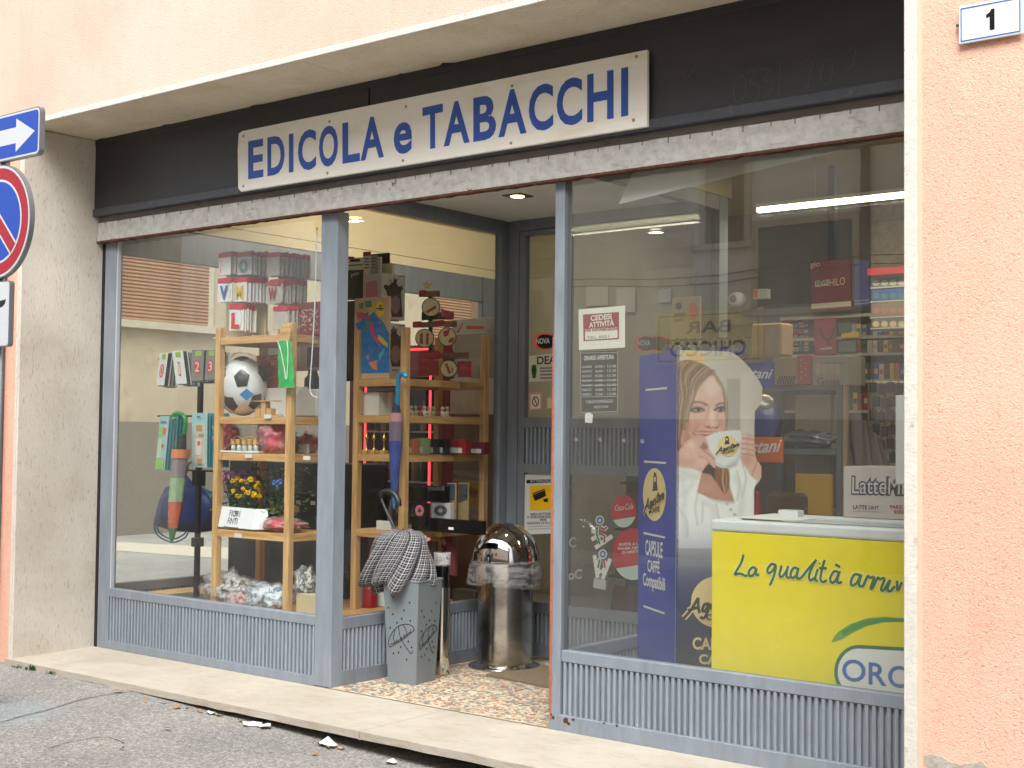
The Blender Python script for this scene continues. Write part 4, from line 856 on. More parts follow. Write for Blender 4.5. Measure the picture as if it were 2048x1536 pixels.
for i in range(5):
    x = p[0]-0.085+i*0.052; b = MB(); b.lathe((x, 0.165, 1.304), [(0, 0), (0.015, 0), (0.015, 0.03), (0.008, 0.038)], 10); bo = mk('bottle', b, M('tiny_glass', (196, 204, 200), 0.15), parent=t, smooth=True)
    b = MB(); b.box(x-0.014, x+0.014, 0.151, 0.179, 1.342, 1.376); mk('cork', b, [WOODX, M('gold_paper', (196, 160, 80), 0.4)][i % 2], parent=bo, bev=0.003)
b = MB(); b.tube(catmull([np.array(q) for q in ((p[0]-0.17, 0.15, 1.306), (p[0]-0.11, 0.15, 1.34), (p[0]-0.05, 0.15, 1.392), (p[0]+0.02, 0.15, 1.378), (p[0]+0.08, 0.15, 1.392), (p[0]+0.14, 0.15, 1.38))]), 0.0022, 5); b.tube(catmull([np.array(q) for q in ((p[0]-0.13, 0.118, 1.30), (p[0]-0.145, 0.114, 1.24), (p[0]-0.14, 0.114, 1.18))]), 0.002, 5); mk('string', b, M('twine', (190, 150, 100), 0.8), parent=t)
bag(612, 880, 0.42, (0.08, 0.08, 0.06), 1.292, 14, REDB, 'low red bag at the right end of the third shelf')
crate('grey_card', 'small grey folded card in front of the low red bag', 'card', (595, 888, 615, 902), 0.34, 0.02, LGREY, 1.292)

# ---- fourth level: artificial flowers, paper sign, red cloth
def petals(c, r, seed):
    vs = []; fs = []; q = random.Random(seed)
    for i in range(12):
        a = q.uniform(0, 6.28); e = q.uniform(-0.2, 1.2); d = Vector((math.cos(a)*math.cos(e), math.sin(a)*math.cos(e), math.sin(e))); s = d.orthogonal().normalized(); u = d.cross(s); k = len(vs)
        m = Vector(c)+d*r*0.62; vs += [m-s*r*0.5, m+u*r*0.45+d*r*0.35, m+s*r*0.5, m-u*r*0.45+d*r*0.2]; fs.append((k, k+1, k+2, k+3))
    return vs, fs
def bouquet(px0, py0, px1, py1, Y, n, r, m, label, seed, leafy=60, z0=0.824):
    q = random.Random(seed); c = W((px0+px1)/2, py1, y=Y); t = thing('artificial_flowers', label, 'flowers', (c[0], Y, z0), 'artificial flowers on the fourth shelf')
    pot = MB(); pot.lathe((c[0], Y, z0), [(0, 0), (0.03, 0), (0.04, 0.08), (0.036, 0.08)], 12); mk('pot', pot, M('terracotta', (150, 92, 62), 0.8), parent=t, smooth=True)
    st = MB(); lf = MB()
    for i in range(n):
        h = W(q.uniform(px0, px1), q.uniform(py0, py1), y=Y+q.uniform(-0.06, 0.06)); fl = MB(); fl.add(*petals(h, r*q.uniform(0.8, 1.15), seed*100+i)); fl.blob(h, (r*0.6,)*3, i, 0.1, 2, 1); mk('blossom', fl, m, parent=t)
        st.tube([(c[0], Y, z0+0.07), ((c[0]+h[0])/2, (Y+h[1])/2, (z0+0.08+h[2])/2+0.02), tuple(h)], 0.0025, 5, False)
    for i in range(leafy):
        a = q.uniform(0, 6.28); h = np.array([c[0]+q.uniform(-0.5, 0.5)*(W(px1, py1, y=Y)[0]-W(px0, py1, y=Y)[0])*1.15, Y+q.uniform(-0.09, 0.09), z0+q.uniform(0.06, max(0.09, (W(px0, (py0+py1)/2, y=Y)[2]-z0)))]); d = np.array([math.cos(a), math.sin(a), q.uniform(-0.3, 0.8)])*q.uniform(0.02, 0.045); s = np.array([-d[1], d[0], 0.01])*0.38
        lf.add([h, h+d*0.5+s, h+d, h+d*0.5-s], [(0, 1, 2, 3)])
    mk('stems', st, LEAF, parent=t, kind='stuff'); mk('leaves', lf, M('silk_leaf', (74, 116, 62), 0.55, var=0.35, vs=40), parent=t, kind='stuff')
bouquet(440, 942, 494, 978, 0.31, 20, 0.022, M('mauve', (206, 140, 200), 0.6, var=0.15, vs=60), 'mauve artificial flowers at the left of the fourth shelf', 4, 70)
bouquet(466, 955, 522, 996, 0.25, 24, 0.021, M('yellow_petal', (240, 196, 20), 0.6, var=0.12, vs=60), 'bright yellow artificial flowers behind the paper sign', 5, 110)
bouquet(505, 948, 522, 968, 0.40, 4, 0.022, M('red_petal', (180, 30, 44), 0.6, var=0.2, vs=50), 'red artificial rose behind the yellow flowers', 6, 40)
bouquet(548, 958, 570, 978, 0.28, 4, 0.026, M('blue_petal', (96, 140, 220), 0.6, var=0.15, vs=50), 'blue artificial flower beside the right shelf post', 7, 60)
bouquet(500, 915, 620, 960, 0.40, 16, 0.010, M('cream_petal', (206, 190, 150), 0.6), 'tall greenery with tiny cream buds at the back of the fourth shelf', 8, 130)
# folded paper sign
A, Bq, C_, D_ = (436, 1053), (506, 1059), (500, 1020), (444, 1011)
b = MB(); pl4 = ((0, 0.128, 0.824), (0, -0.98, 0.2)); P = [Wp(*q, pl4) for q in (A, (503, 1059), (509, 1018), (444, 1012))]; zz = 0.826
P = [np.array([p[0], p[1], max(p[2], zz)]) for p in P]; b.add(P+[P[1]+np.array([0.09, 0.06, 0.0]), P[2]+np.array([0.06, 0.05, 0.0])], [(0, 1, 2, 3), (1, 4, 5, 2)])
o = mk('paper_sign', b, M('paper_white', (236, 238, 240), 0.8), label='folded white paper sign reading FIORI FINTI on the shelf edge', cat='sign')
b = MB(); INK = M('ink', (52, 52, 56), 0.7)
ptext(b, 'FIORI', (458, 1032), (479, 1034), (460, 1020), pl4, 0.002, 0.0, 0.1); ptext(b, 'FINTI', (454, 1047), (474, 1049), (456, 1035), pl4, 0.002, 0.0, 0.1); b.stroke([(447, 1053), (462, 1055), (477, 1056)], pl4, 0.005, 0.002, False); mk('lettering', b, INK, parent=o)
bag(563, 1050, 0.26, (0.16, 0.10, 0.045), 0.824, 21, M('red_cloth', (188, 52, 74), 0.6, var=0.5, vs=14, bump=0.6, bs=20), 'flat red and white cloth in a bag right of the paper sign', amp=0.3)
crate('wooden_sign', 'small brown wooden plaque lying behind the red cloth', 'plaque', (540, 1012, 592, 1034), 0.40, 0.03, WOODX, 0.93)
crate('dark_drawer_box', 'dark box with a row of small white labels behind the flowers', 'box', (520, 985, 640, 1062), 0.52, 0.04, M('dark_box', (46, 44, 44), 0.6), 0.824, [('white_label', WHITE, lambda b, pl, x0, x1, z0, z1: [b.box(x0+0.08+i*0.13, x0+0.12+i*0.13, 0.517, 0.5195, z1-0.07, z1-0.045) for i in range(5)])])

# ---- bottom: bagged jumble
PAT = [M('speckled_%s' % n, c, 0.5, var=0.2, vs=20, dirt=d, dsc=30, dlo=0.45, dhi=0.5, bump=0.5, bs=12) for n, c, d in (('grey', (70, 66, 64), (190, 186, 180)), ('blue', (86, 132, 160), (216, 222, 226)), ('red', (160, 50, 58), (206, 180, 170)), ('white', (210, 208, 202), (60, 60, 62)))]
bag(462, 1185, 0.26, (0.21, 0.13, 0.105), 0.339, 31, PAT[0], 'grey speckled bag, leftmost of the bags on the display floor', group='bags on the display floor')
bag(478, 1198, 0.16, (0.13, 0.05, 0.055), 0.339, 32, PAT[2], 'low red bag in front of the grey speckled bag', group='bags on the display floor')
bag(540, 1195, 0.22, (0.16, 0.11, 0.085), 0.339, 33, PAT[1], 'blue and white speckled bag beside the right shelf post', group='bags on the display floor')
o = crate('cardboard_box', 'open pale cardboard box in the corner behind the corner post', 'box', (592, 1188, 634, 1224), 0.14, 0.14, CARDL, 0.339)
bag(612, 1165, 0.20, (0.07, 0.06, 0.09), 0.455, 34, PAT[3], 'white speckled bag standing on the cardboard box')
crate('low_cabinet', 'long dark low cabinet behind the street shelves', 'cabinet', (457, 925, 700, 1170), 1.0, 0.35, M('dark_cabinet', (52, 54, 56), 0.5, var=0.2), 0.339)
cl = thing('picture_stack', 'dim jumble of small framed prints leaning on the dark cabinet', 'prints', (1.45, 0.9, 0.34))
for i in range(16):
    x = 0.95+0.085*i; b = MB(); b.box(x, x+0.07, 0.95+0.01*(i % 3), 0.97+0.01*(i % 3), 0.345+0.22*(i % 2), 0.52+0.24*(i % 2)); mk('print', b, [DARK, M('dim_red', (92, 40, 40), 0.6), LGREY, M('dim_brown', (84, 66, 52), 0.6)][(i*7) % 4], parent=cl)

# ---- black floor stand with hanging cards
Y = 0.36; pt = W(399, 700, y=Y); BLK = M('black_steel', (30, 30, 32), 0.4)
dst = thing('card_stand', 'black steel floor stand with hooks for hanging cards', 'display stand', (pt[0], Y, 0.339))
b = MB(); b.box(pt[0]-0.016, pt[0]+0.016, Y, Y+0.03, 0.339, pt[2]); mk('pole', b, BLK, parent=dst, bev=0.003)
zc1, zc2, zc3 = W(395, 715, y=Y)[2], W(370, 832, y=Y)[2], W(370, 940, y=Y)[2]; xa, xb = W(318, 832, y=Y)[0], W(436, 832, y=Y)[0]
for z, x1 in ((zc1, xb+0.03), (zc2, xb), (zc3, xb+0.2)):
    b = MB(); b.tube([(xa, Y-0.01, z), (x1, Y-0.01, z)], 0.006, 8); mk('cross_bar', b, BLK, parent=dst)
b = MB(); b.box(pt[0]-0.03, pt[0]+0.03, Y-0.02, Y+0.05, zc3-0.10, zc3); mk('joint', b, BLK, parent=dst, bev=0.004)
b = MB(); b.box(pt[0]-0.025, pt[0]+0.025, Y-0.02, Y+0.05, W(400, 1085, y=Y)[2]-0.03, W(400, 1085, y=Y)[2]+0.03); mk('joint', b, BLK, parent=dst, bev=0.004)
b = MB(); b.box(pt[0]-0.2, pt[0]+0.2, Y-0.1, Y+0.12, 0.3385, 0.35); mk('foot_plate', b, BLK, parent=dst, bev=0.003)
GC = M('card_white', (222, 226, 226), 0.45); GG = M('card_grey', (134, 128, 122), 0.5); GRN = M('card_green', (150, 190, 70), 0.5)
def candle(px, py, pxb, pyb, w, dig, front, label, n=6):
    t_, b_ = W(px, py, y=Y-0.10), W(pxb, pyb, y=Y-0.10); t = thing('number_candle', label, 'number candle', (t_[0], Y-0.1, b_[2]), 'number candles hanging on the stand')
    for i in range(n):
        o = np.array([b_[0]+i*0.004, Y-0.10+i*0.016, b_[2]-i*0.003]); up = np.array([t_[0]-b_[0], 0, t_[2]-b_[2]])
        b = MB(); b.obox(o, (w, 0.01*(i % 2), 0), (0, 0.003, 0), up); k = mk('card', b, front if i == 0 else [GG, DARK, GC][i % 3], parent=t)
        if i == 0:
            b = MB(); b.obox(o+up*0.80+np.array([w*0.3, -0.0015, 0]), (w*0.5, 0, 0), (0, 0.001, 0), up*0.16); mk('header', b, GRN, parent=k)
            b = MB(); gx = 0.22 if dig == '1' else 0.52; text3(b, dig, o+up*0.24+np.array([w*(0.5-gx/2), -0.0018, 0]), (w*gx, 0, 0), up*0.42, 0.11); mk('numeral', b, M('candle_red', (206, 62, 58), 0.4), parent=k)
            b = MB(); gx *= 0.7; text3(b, dig, o+up*0.29+np.array([w*(0.5-gx/2), -0.0026, 0]), (w*gx, 0, 0), up*0.32, 0.01); mk('numeral_core', b, M('candle_pink', (236, 196, 190), 0.4), parent=k)
candle(320, 706, 312, 771, 0.085, '0', GC, 'white card with a number 0 candle, leftmost on the stand')
candle(344, 702, 352, 768, 0.11, '1', GC, 'white card with a number 1 candle, second on the stand')
candle(384, 700, 382, 762, 0.12, '2', GG, 'grey card with a number 2 candle, in front of the pole')
candle(413, 700, 409, 760, 0.10, '3', GG, 'grey brown card with a number 3 candle, half behind the shelf post')
SKY = M('pale_blue_card', (166, 206, 216), 0.4, var=0.05)
def sheets(px, py, pxb, pyb, w, cols, label, n=7):
    t_, b_ = W(px, py, y=Y-0.08), W(pxb, pyb, y=Y-0.08); t = thing('sticker_sheet', label, 'sticker sheet', (b_[0], Y-0.08, b_[2]), 'sticker sheets hanging on the stand')
    for i in range(n):
        o = np.array([b_[0]+i*0.006, Y-0.08+i*0.020, b_[2]]); up = np.array([t_[0]-b_[0], 0, t_[2]-b_[2]]); b = MB(); b.obox(o, (w, 0, 0), (0, 0.003, 0), up); k = mk('sheet', b, SKY if i == 0 else TEAL, parent=t)
        if i == 0:
            for q_, (u0, u1, v0, v1, m) in enumerate(cols): b = MB(); b.obox(o+up*v0+np.array([w*u0, -0.0014-0.0011*q_, 0]), (w*(u1-u0), 0, 0), (0, 0.0008, 0), up*(v1-v0)); mk('sticker', b, m, parent=k)
LGREEN = M('light_green_print', (150, 206, 110), 0.5)
sheets(320, 832, 310, 940, 0.10, [(0.05, 0.62, 0.62, 0.80, LGREEN), (0.45, 0.8, 0.66, 0.78, CORAL), (0.1, 0.55, 0.22, 0.56, M('pale_green_print', (196, 224, 180), 0.5)), (0.05, 0.9, 0.02, 0.20, LGREEN), (0.5, 0.75, 0.42, 0.48, CORAL), (0.2, 0.8, 0.88, 0.9, DARK)], 'pale blue and green sticker sheet left of the child umbrella')
sheets(384, 826, 383, 934, 0.155, [(0.12, 0.88, 0.04, 0.80, M('beige_print', (214, 206, 190), 0.5)), (0.30, 0.70, 0.66, 0.78, CARD), (0.48, 0.80, 0.56, 0.62, CARD), (0.30, 0.66, 0.22, 0.52, WHITE), (0.42, 0.6, 0.40, 0.48, CORAL), (0.42, 0.72, 0.06, 0.16, CARD), (0.4, 0.6, 0.92, 0.94, DARK)], 'pale blue sticker sheet with brown animals next to the shelf post', 8)

# ---- child umbrellas
def kids_umbrella(px0, py0, pxt, pyt, Y, hook, label, handle_m, bands, hx):
    """bands: list of (fraction along, radius, material)"""
    a, c = W(px0, py0, y=Y), W(pxt, pyt, y=Y); t = thing('child_umbrella', label, 'umbrella', (c[0], Y, c[2]), 'furled child umbrellas hanging in the display')
    b = MB(); H_ = [W(x, y, y=Y) for x, y in hook]; b.tube(catmull([np.array(q) for q in H_]), 0.014, 10); mk('handle', b, handle_m, parent=t, smooth=True)
    for (f0, f1, r0, r1, m, fold) in bands:
        b = MB(); n = 20; vs = []; fs = []; k = 8
        for i in range(k+1):
            f = f0+(f1-f0)*i/k; o = np.array(a)+(np.array(c)-np.array(a))*f; r = r0+(r1-r0)*i/k
            for j in range(n):
                th = 2*math.pi*j/n+f*3.0; rr = r*(1+fold*math.sin(5*th)); vs.append((o[0]+rr*math.cos(th), o[1]+rr*math.sin(th), o[2]))
        for i in range(k):
            for j in range(n): fs.append((i*n+j, i*n+(j+1) % n, (i+1)*n+(j+1) % n, (i+1)*n+j))
        b.add(vs, fs); mk('canopy_band', b, m, parent=t, smooth=True)
    return t
kids_umbrella(366, 868, 343, 1086, 0.17, [(348, 840), (346, 832), (352, 827), (362, 828), (370, 838), (370, 860), (366, 872)], 'furled child umbrella with a green crook handle and orange band', M('umbrella_green', (32, 140, 72), 0.35),
    [(0.0, 0.14, 0.022, 0.034, M('striped_dark', (52, 62, 60), 0.6, var=0.6, vs=60, stretch=(1, 1, 6)), 0.05), (0.14, 0.22, 0.062, 0.058, M('orange_band', (226, 140, 96), 0.5), 0.0), (0.22, 0.40, 0.052, 0.048, M('clear_mauve', (150, 136, 146), 0.4), 0.03), (0.40, 0.62, 0.048, 0.044, M('mint_fabric', (158, 190, 150), 0.6, var=0.15, vs=30), 0.09), (0.62, 0.86, 0.044, 0.03, M('coral_fabric', (206, 106, 80), 0.6, var=0.35, vs=12), 0.10), (0.86, 1.0, 0.03, 0.008, M('umbrella_tip_green', (60, 130, 80), 0.5), 0.05)], 0)
# navy backpack behind
p = W(365, 1015, y=0.62); t = thing('drawstring_bag', 'navy blue drawstring bag hanging behind the child umbrella', 'bag', (p[0], 0.62, 0.85))
outl = [(372, 948), (388, 968), (440, 990), (438, 1060), (395, 1066), (340, 1060), (312, 1052), (308, 1040), (318, 1000), (330, 975), (352, 968)]
P = [W(x, y, y=0.62) for x, y in outl]; b = MB(); n = len(P); c = np.mean(P, 0)
ringv = [tuple(q) for q in P]; mid = [tuple(q*0.55+c*0.45+np.array([0, -0.05+0.03*mnoise.noise(Vector((i, 2, 1))), 0])) for i, q in enumerate(P)]; bk = [tuple(q*0.55+c*0.45+np.array([0, 0.05, 0])) for q in P]
b.add(ringv+mid+bk+[tuple(c+np.array([0, -0.07, 0])), tuple(c+np.array([0, 0.06, 0]))], [(i, (i+1) % n, n+(i+1) % n, n+i) for i in range(n)]+[(n+i, n+(i+1) % n, 3*n) for i in range(n)]+[((i+1) % n, i, 2*n+i, 2*n+(i+1) % n) for i in range(n)]+[(2*n+(i+1) % n, 2*n+i, 3*n+1) for i in range(n)]); mk('bag_body', b, KBLUE, parent=t, smooth=True)
CORD = M('cord_blue', (70, 110, 140), 0.6)
for s in ([(308, 1045), (312, 1066), (330, 1080), (350, 1084), (370, 1075), (376, 1064)], [(312, 1050), (322, 1068), (345, 1078), (366, 1070), (372, 1062)], [(372, 948), (380, 925), (392, 935), (400, 960), (430, 1005), (455, 1005)]):
    b = MB(); b.tube(catmull([W(x, y, y=0.58) for x, y in s]), 0.006, 6); mk('cord', b, CORD, parent=t, smooth=True)
# electric cable hanging by the corner post
b = MB(); b.tube(catmull([W(x, y, y=0.045) for x, y in ((634, 455), (632, 530), (630, 600), (626, 680), (622, 740), (620, 775), (624, 790), (636, 796))]), 0.0035, 6); mk('hanging_cable', b, WHITEP, label='thin white cable hanging inside the glass near the corner post', cat='cable', smooth=True)
# ------------------------------------------------------------------ goods on the shelf unit along the entrance
def crate2(name, label, cat, pl_, pc, pr, pyt, Y, m, z0, prints=(), group=None, bev=0.003):
    """box whose near right corner edge stands at pixel column pc at depth Y; street face runs left to pl_, entrance face runs back to pr"""
    xc = W(pc, pyt, y=Y)[0]; xl = W(pl_, pyt, y=Y)[0]; y2 = W(pr, pyt, x=xc)[1]; z1 = W(pc, pyt, y=Y)[2]
    b = MB(); b.box(xl, xc, Y, y2, z0, z1); o = mk(name, b, m, label=label, cat=cat, group=group, bev=bev)
    for nm, mat, side, fn in prints:
        b = MB(); fn(b, PY(Y) if side == 'y' else PX(xc)); mk(nm, b, mat, parent=o)
    return o
def poly(px, off=0.0015): return lambda b, pl: b.pp(px, pl, off)
def polys(L, off=0.0015): return lambda b, pl: [b.pp(p, pl, off) for p in L]
def ell(cx, cy, rx, ry, n=24): return [(cx+rx*math.cos(6.2832*k/n), cy+ry*math.sin(6.2832*k/n)) for k in range(n)]
def k5(L): return [(640+x/4.8, 480+y/4.8) for x, y in L]
ORD = ['first from the left', 'second from the left', 'third from the left', 'fourth from the left', 'middle one', 'fourth from the right', 'third from the right', 'second from the right', 'last on the right']
# Italy map puzzle
MAPW = M('map_beige', (214, 180, 140), 0.6); SEA = M('map_sea', (40, 124, 196), 0.45, var=0.12, vs=20)
mp = crate2('map_puzzle', 'flat puzzle box with a colourful map of Italy in a blue sea', 'puzzle', 709, 779, 783, 592, 0.685, MAPW, 1.753, [
    ('sea', SEA, 'y', poly(k5([(340, 800), (390, 780), (440, 700), (470, 690), (500, 680), (530, 700), (560, 750), (610, 790), (640, 850), (665, 900), (668, 1275), (390, 1280), (385, 1100), (380, 900)]))),
    ('land_green', M('map_green', (70, 150, 110), 0.5), 'y', polys([k5([(430, 590), (490, 580), (500, 640), (440, 650)]), k5([(430, 750), (470, 760), (475, 850), (440, 860)]), k5([(375, 610), (420, 600), (410, 660), (380, 655)])], 0.0025)),
    ('land_yellow', M('map_yellow', (226, 206, 70), 0.5), 'y', polys([k5([(490, 615), (520, 600), (515, 690), (470, 730), (465, 690)]), k5([(560, 910), (590, 930), (650, 990), (650, 1030), (600, 1000), (555, 950)])], 0.0025)),
    ('land_pink', M('map_pink', (214, 80, 120), 0.5), 'y', polys([k5([(350, 690), (430, 700), (440, 740), (360, 770)]), k5([(480, 770), (510, 800), (520, 880), (560, 960), (585, 1020), (550, 1000), (500, 920), (475, 870)]), k5([(420, 720), (490, 730), (480, 760), (430, 755)])], 0.0027)),
    ('land_orange', M('map_orange', (232, 140, 100), 0.5), 'y', polys([k5([(465, 1180), (550, 1150), (545, 1245), (510, 1240)]), k5([(450, 1100), (470, 1110), (465, 1150), (448, 1140)])], 0.0027)),
    ('land_teal', M('map_teal', (90, 190, 200), 0.5), 'y', polys([k5([(560, 1100), (620, 1040), (610, 1090), (570, 1160)]), k5([(560, 780), (590, 790), (575, 810)])], 0.0027)),
    ('badge', M('map_badge', (244, 212, 30), 0.5), 'y', poly(k5(ell(578, 658, 42, 76)), 0.003)),
    ('badge_print', DARK, 'y', polys([k5([(540, 652), (610, 650), (610, 664), (540, 666)]), k5([(565, 668), (598, 667), (598, 676), (565, 677)]), k5([(565, 625), (595, 624), (590, 640), (570, 640)])], 0.004))])
# boxed lamps with a dark bear silhouette and a pink label
BW = M('lamp_box_white', (206, 202, 198), 0.55, var=0.03, vs=6); BEAR = M('bear_brown', (74, 58, 56), 0.5); BEL = M('bear_belly', (136, 116, 116), 0.5); PKL = M('dusty_pink', (208, 140, 154), 0.5)
def bearbox(yo, zo, label, z0, pyt):
    sh = lambda L: [(x, y+yo) for x, y in k5(L)]
    return crate2('lamp_box', label, 'lamp box', 726, 764, 811, pyt, 0.80, BW, z0, [
        ('pink_label', PKL, 'y', poly(sh([(440, 405), (545, 385), (550, 560), (440, 565)]))),
        ('bear_print', BEAR, 'x', polys([sh([(690, 740), (672, 640), (640, 500), (630, 480), (608, 450), (625, 425), (655, 440), (685, 420), (668, 375), (690, 385), (705, 345), (718, 380), (742, 370), (735, 420), (760, 450), (785, 435), (800, 470), (778, 495), (780, 560), (795, 740)])])),
        ('belly_print', BEL, 'x', poly(sh(ell(725, 620, 45, 85)), 0.0025)), ('box_print', GREYP, 'x', polys([sh([(755, 340), (805, 345), (805, 355), (755, 350)]), sh([(690, 765), (755, 770), (755, 785), (690, 780)])]))])
bearbox(0, 0, 'white lamp box with a brown bear silhouette, upper one', 2.14, 545); bearbox(99, 0, 'white lamp box with a brown bear silhouette, lower one half behind the map', 1.753, 644)
# cartons on top
crate2('carton', 'white and black carton with small print at the top left of the entrance shelf', 'carton', 694, 726, 728, 514, 0.86, WHITE, 2.36, [('black_half', BLACKG, 'y', poly([(690, 541), (727, 539), (727, 600), (690, 600)])), ('print', INK, 'y', polys([[(700, 519), (720, 518), (720, 523), (700, 524)], [(697, 530), (725, 528), (725, 530), (697, 532)]])), ('red_print', RED, 'y', poly([(694, 513), (708, 513), (708, 518), (694, 518)])),
    ('lettering', WHITE, 'y', lambda b, pl: ptext(b, 'pin', (702, 555), (718, 552), (702, 546), pl, 0.003))])
crate2('black_carton', 'tall black carton below the white and black carton, left of the lamp boxes', 'carton', 690, 727, 730, 600, 0.865, BLACKG, 1.753)
for i, (x0, x1, yt, m, l) in enumerate(((727, 740, 511, WHITE, 'thin white carton with grey print, next to the white and black carton'), (742, 753, 510, LGREY, 'thin grey carton in the row above the lamp boxes'), (755, 762, 513, WHITE, 'thinnest white carton in the row above the lamp boxes'))):
    crate2('slim_carton', l, 'carton', x0, x1, x1+3, yt, 0.84, m, 2.372, [('print', GREYP, 'y', polys([[(x0+2, yt+5+q*6), (x1-2, yt+5+q*6), (x1-2, yt+8+q*6), (x0+2, yt+8+q*6)] for q in range(4)]))])
crate2('slim_carton', 'cream carton with a slanted top, right end of the row above the lamp boxes', 'carton', 762, 784, 788, 526, 0.88, CREAM, 2.372)
crate2('slim_carton', 'dark carton with a red end behind the slim white cartons', 'carton', 726, 777, 781, 505, 0.95, DARK, 2.372, [('red_end', RED, 'y', poly([(726, 504), (742, 503), (742, 512), (726, 512)]))])
# Christmas tree of planks and discs
TP = ((1.97, 1.0, 1.753), (0.62, -0.785, 0)); TN = np.array(TP[1])
ct = thing('wooden_christmas_tree', 'rustic Christmas tree of wood planks and round slices with a gold star', 'decoration', Wp(872, 757, TP))
PLK = [M('plank_red', (150, 34, 40), 0.6, var=0.15, vs=20), M('plank_brown', (116, 84, 60), 0.8, var=0.2, vs=30), M('plank_dark', (70, 60, 50), 0.8, var=0.2, vs=30)]
def slab(name, px, m, off, th=0.02, par=ct):
    P = [Wp(x, y, TP, off) for x, y in px]; b = MB(); b.prism(P, TN*-th); return mk(name, b, m, parent=par, bev=0.002)
for L, m, o_ in (([(950, 485), (1020, 480), (1020, 545), (950, 545)], 0, 0), ([(1020, 490), (1150, 485), (1150, 540), (1020, 548)], 1, 0), ([(890, 785), (975, 778), (975, 838), (890, 840)], 0, 0), ([(970, 790), (1110, 780), (1110, 835), (970, 840)], 1, -0.002), ([(1105, 775), (1190, 765), (1190, 825), (1105, 830)], 0, 0.002), ([(1190, 778), (1315, 775), (1315, 832), (1190, 835)], 1, 0), ([(945, 1075), (1130, 1060), (1200, 1110), (1130, 1145), (950, 1140)], 0, 0), ([(1130, 1085), (1430, 1075), (1430, 1140), (1180, 1142)], 1, -0.002), ([(945, 1155), (1140, 1155), (1140, 1300), (945, 1300)], 0, -0.004), ([(1320, 1165), (1455, 1165), (1455, 1315), (1320, 1315)], 0, -0.004), ([(1040, 545), (1080, 545), (1080, 1080), (1040, 1080)], 2, -0.022), ([(975, 690), (1170, 690), (1285, 690), (1285, 755), (975, 770)], 2, -0.024), ([(1160, 655), (1285, 700), (1280, 760), (1165, 740)], 0, -0.003)): slab('plank', k5(L), PLK[m], o_)
for cx, cy, rx, ry, pr in ((1065, 645, 90, 92, 0), (1005, 942, 92, 92, 1), (1222, 930, 88, 92, 2), (1235, 1235, 88, 86, 3)):
    d_ = slab('wood_slice', k5(ell(cx, cy, rx, ry)), M('bark', (82, 66, 48), 0.9, var=0.3, vs=40), 0.012, 0.018); slab('slice_face', k5(ell(cx, cy, rx-9, ry-9)), M('slice_pale', (206, 192, 150), 0.7, var=0.05), 0.0135, 0.001, d_)
    b = MB()
    for p in {0: [[(1010, 690), (1110, 625), (1115, 655), (1030, 705)]], 1: [[(960, 900), (985, 890), (990, 1000), (955, 990)], [(1020, 890), (1045, 900), (1040, 1005), (1015, 1000)]], 2: [[(1180, 880), (1250, 850), (1230, 920), (1190, 930)], [(1240, 950), (1290, 930), (1280, 980), (1230, 990)]], 3: [[(1195, 1190), (1225, 1185), (1260, 1275), (1235, 1290)], [(1250, 1195), (1280, 1240), (1270, 1285), (1262, 1240)]]}[pr]: b.pp(k5(p), TP, 0.0145)
    mk('festive_print', b, M('festive_%d' % (pr % 2), ((164, 44, 40), (150, 70, 50))[pr % 2], 0.6), parent=d_)
st = []; 
for k in range(10):
    r = 52 if k % 2 == 0 else 20; a = -math.pi/2+math.pi*k/5; st.append((1030+r*math.cos(a), 432+r*1.15*math.sin(a)))
slab('star', k5(st), M('star_gold', (206, 176, 90), 0.45, var=0.2, vs=40), 0.004, 0.012)
def yB(px): return 0.80+(px-811)/164.0*0.65
# boards and boxes behind
crate('grey_board', 'large grey board with a rounded top at the right end of the entrance shelf', 'board', (906, 664, 1004, 765), 1.62, 0.03, LGREY, 1.74, bev=0.01)
o = crate('white_board', 'white board with a red bowl drawing behind the grey board', 'board', (905, 636, 1006, 700), 1.70, 0.02, WHITE, None)
b = MB(); b.pp(k5([(1400, 822), (1588, 830), (1575, 855), (1410, 855)]), PY(1.70)); b.pp(k5([(1310, 890), (1370, 790), (1380, 800), (1325, 900)]), PY(1.70)); mk('bowl_print', b, CORAL, parent=o)
crate('leaning_carton', 'plain white carton leaning at the right end of the second entrance shelf', 'carton', (900, 757, 1003, 828), 1.52, 0.12, WHITE, None)
crate('wood_panel', 'tall brown wood panel behind the right end of the entrance shelf', 'panel', (905, 822, 1004, 1240), 1.68, 0.03, M('brown_panel', (128, 94, 62), 0.6, var=0.15, vs=6, stretch=(1, 1, 0.2)), 0.02)
crate2('white_box', 'small white box at the left of the second entrance shelf', 'box', 706, 722, 726, 785, 0.74, WHITE, 1.530); crate2('white_box', 'square white box right of the small white box on the entrance shelf', 'box', 722, 757, 790, 784, 0.72, WHITE, 1.530)
FC = [M('fig_%d' % i, c, 0.5) for i, c in enumerate(((198, 176, 140), (150, 160, 120), (160, 60, 60), (206, 200, 188)))]
for i in range(9):
    px = 822+i*9; Y = yB(px)-0.04; p = W(px, 820, y=Y); b = MB(); b.blob((p[0], Y, 1.548), (0.017, 0.017, 0.020), i, 0.25, 3, 2); b.blob((p[0], Y, 1.580), (0.012, 0.012, 0.013), i+5, 0.2, 3, 2); b.box(p[0]-0.018, p[0]+0.018, Y-0.015, Y+0.015, 1.5295, 1.536)
    mk('figurine', b, FC[i % 4], label='tiny pastel figurine, %s in the row on the second entrance shelf' % ORD[i], cat='figurine', group='figurines on the entrance shelf', smooth=True)
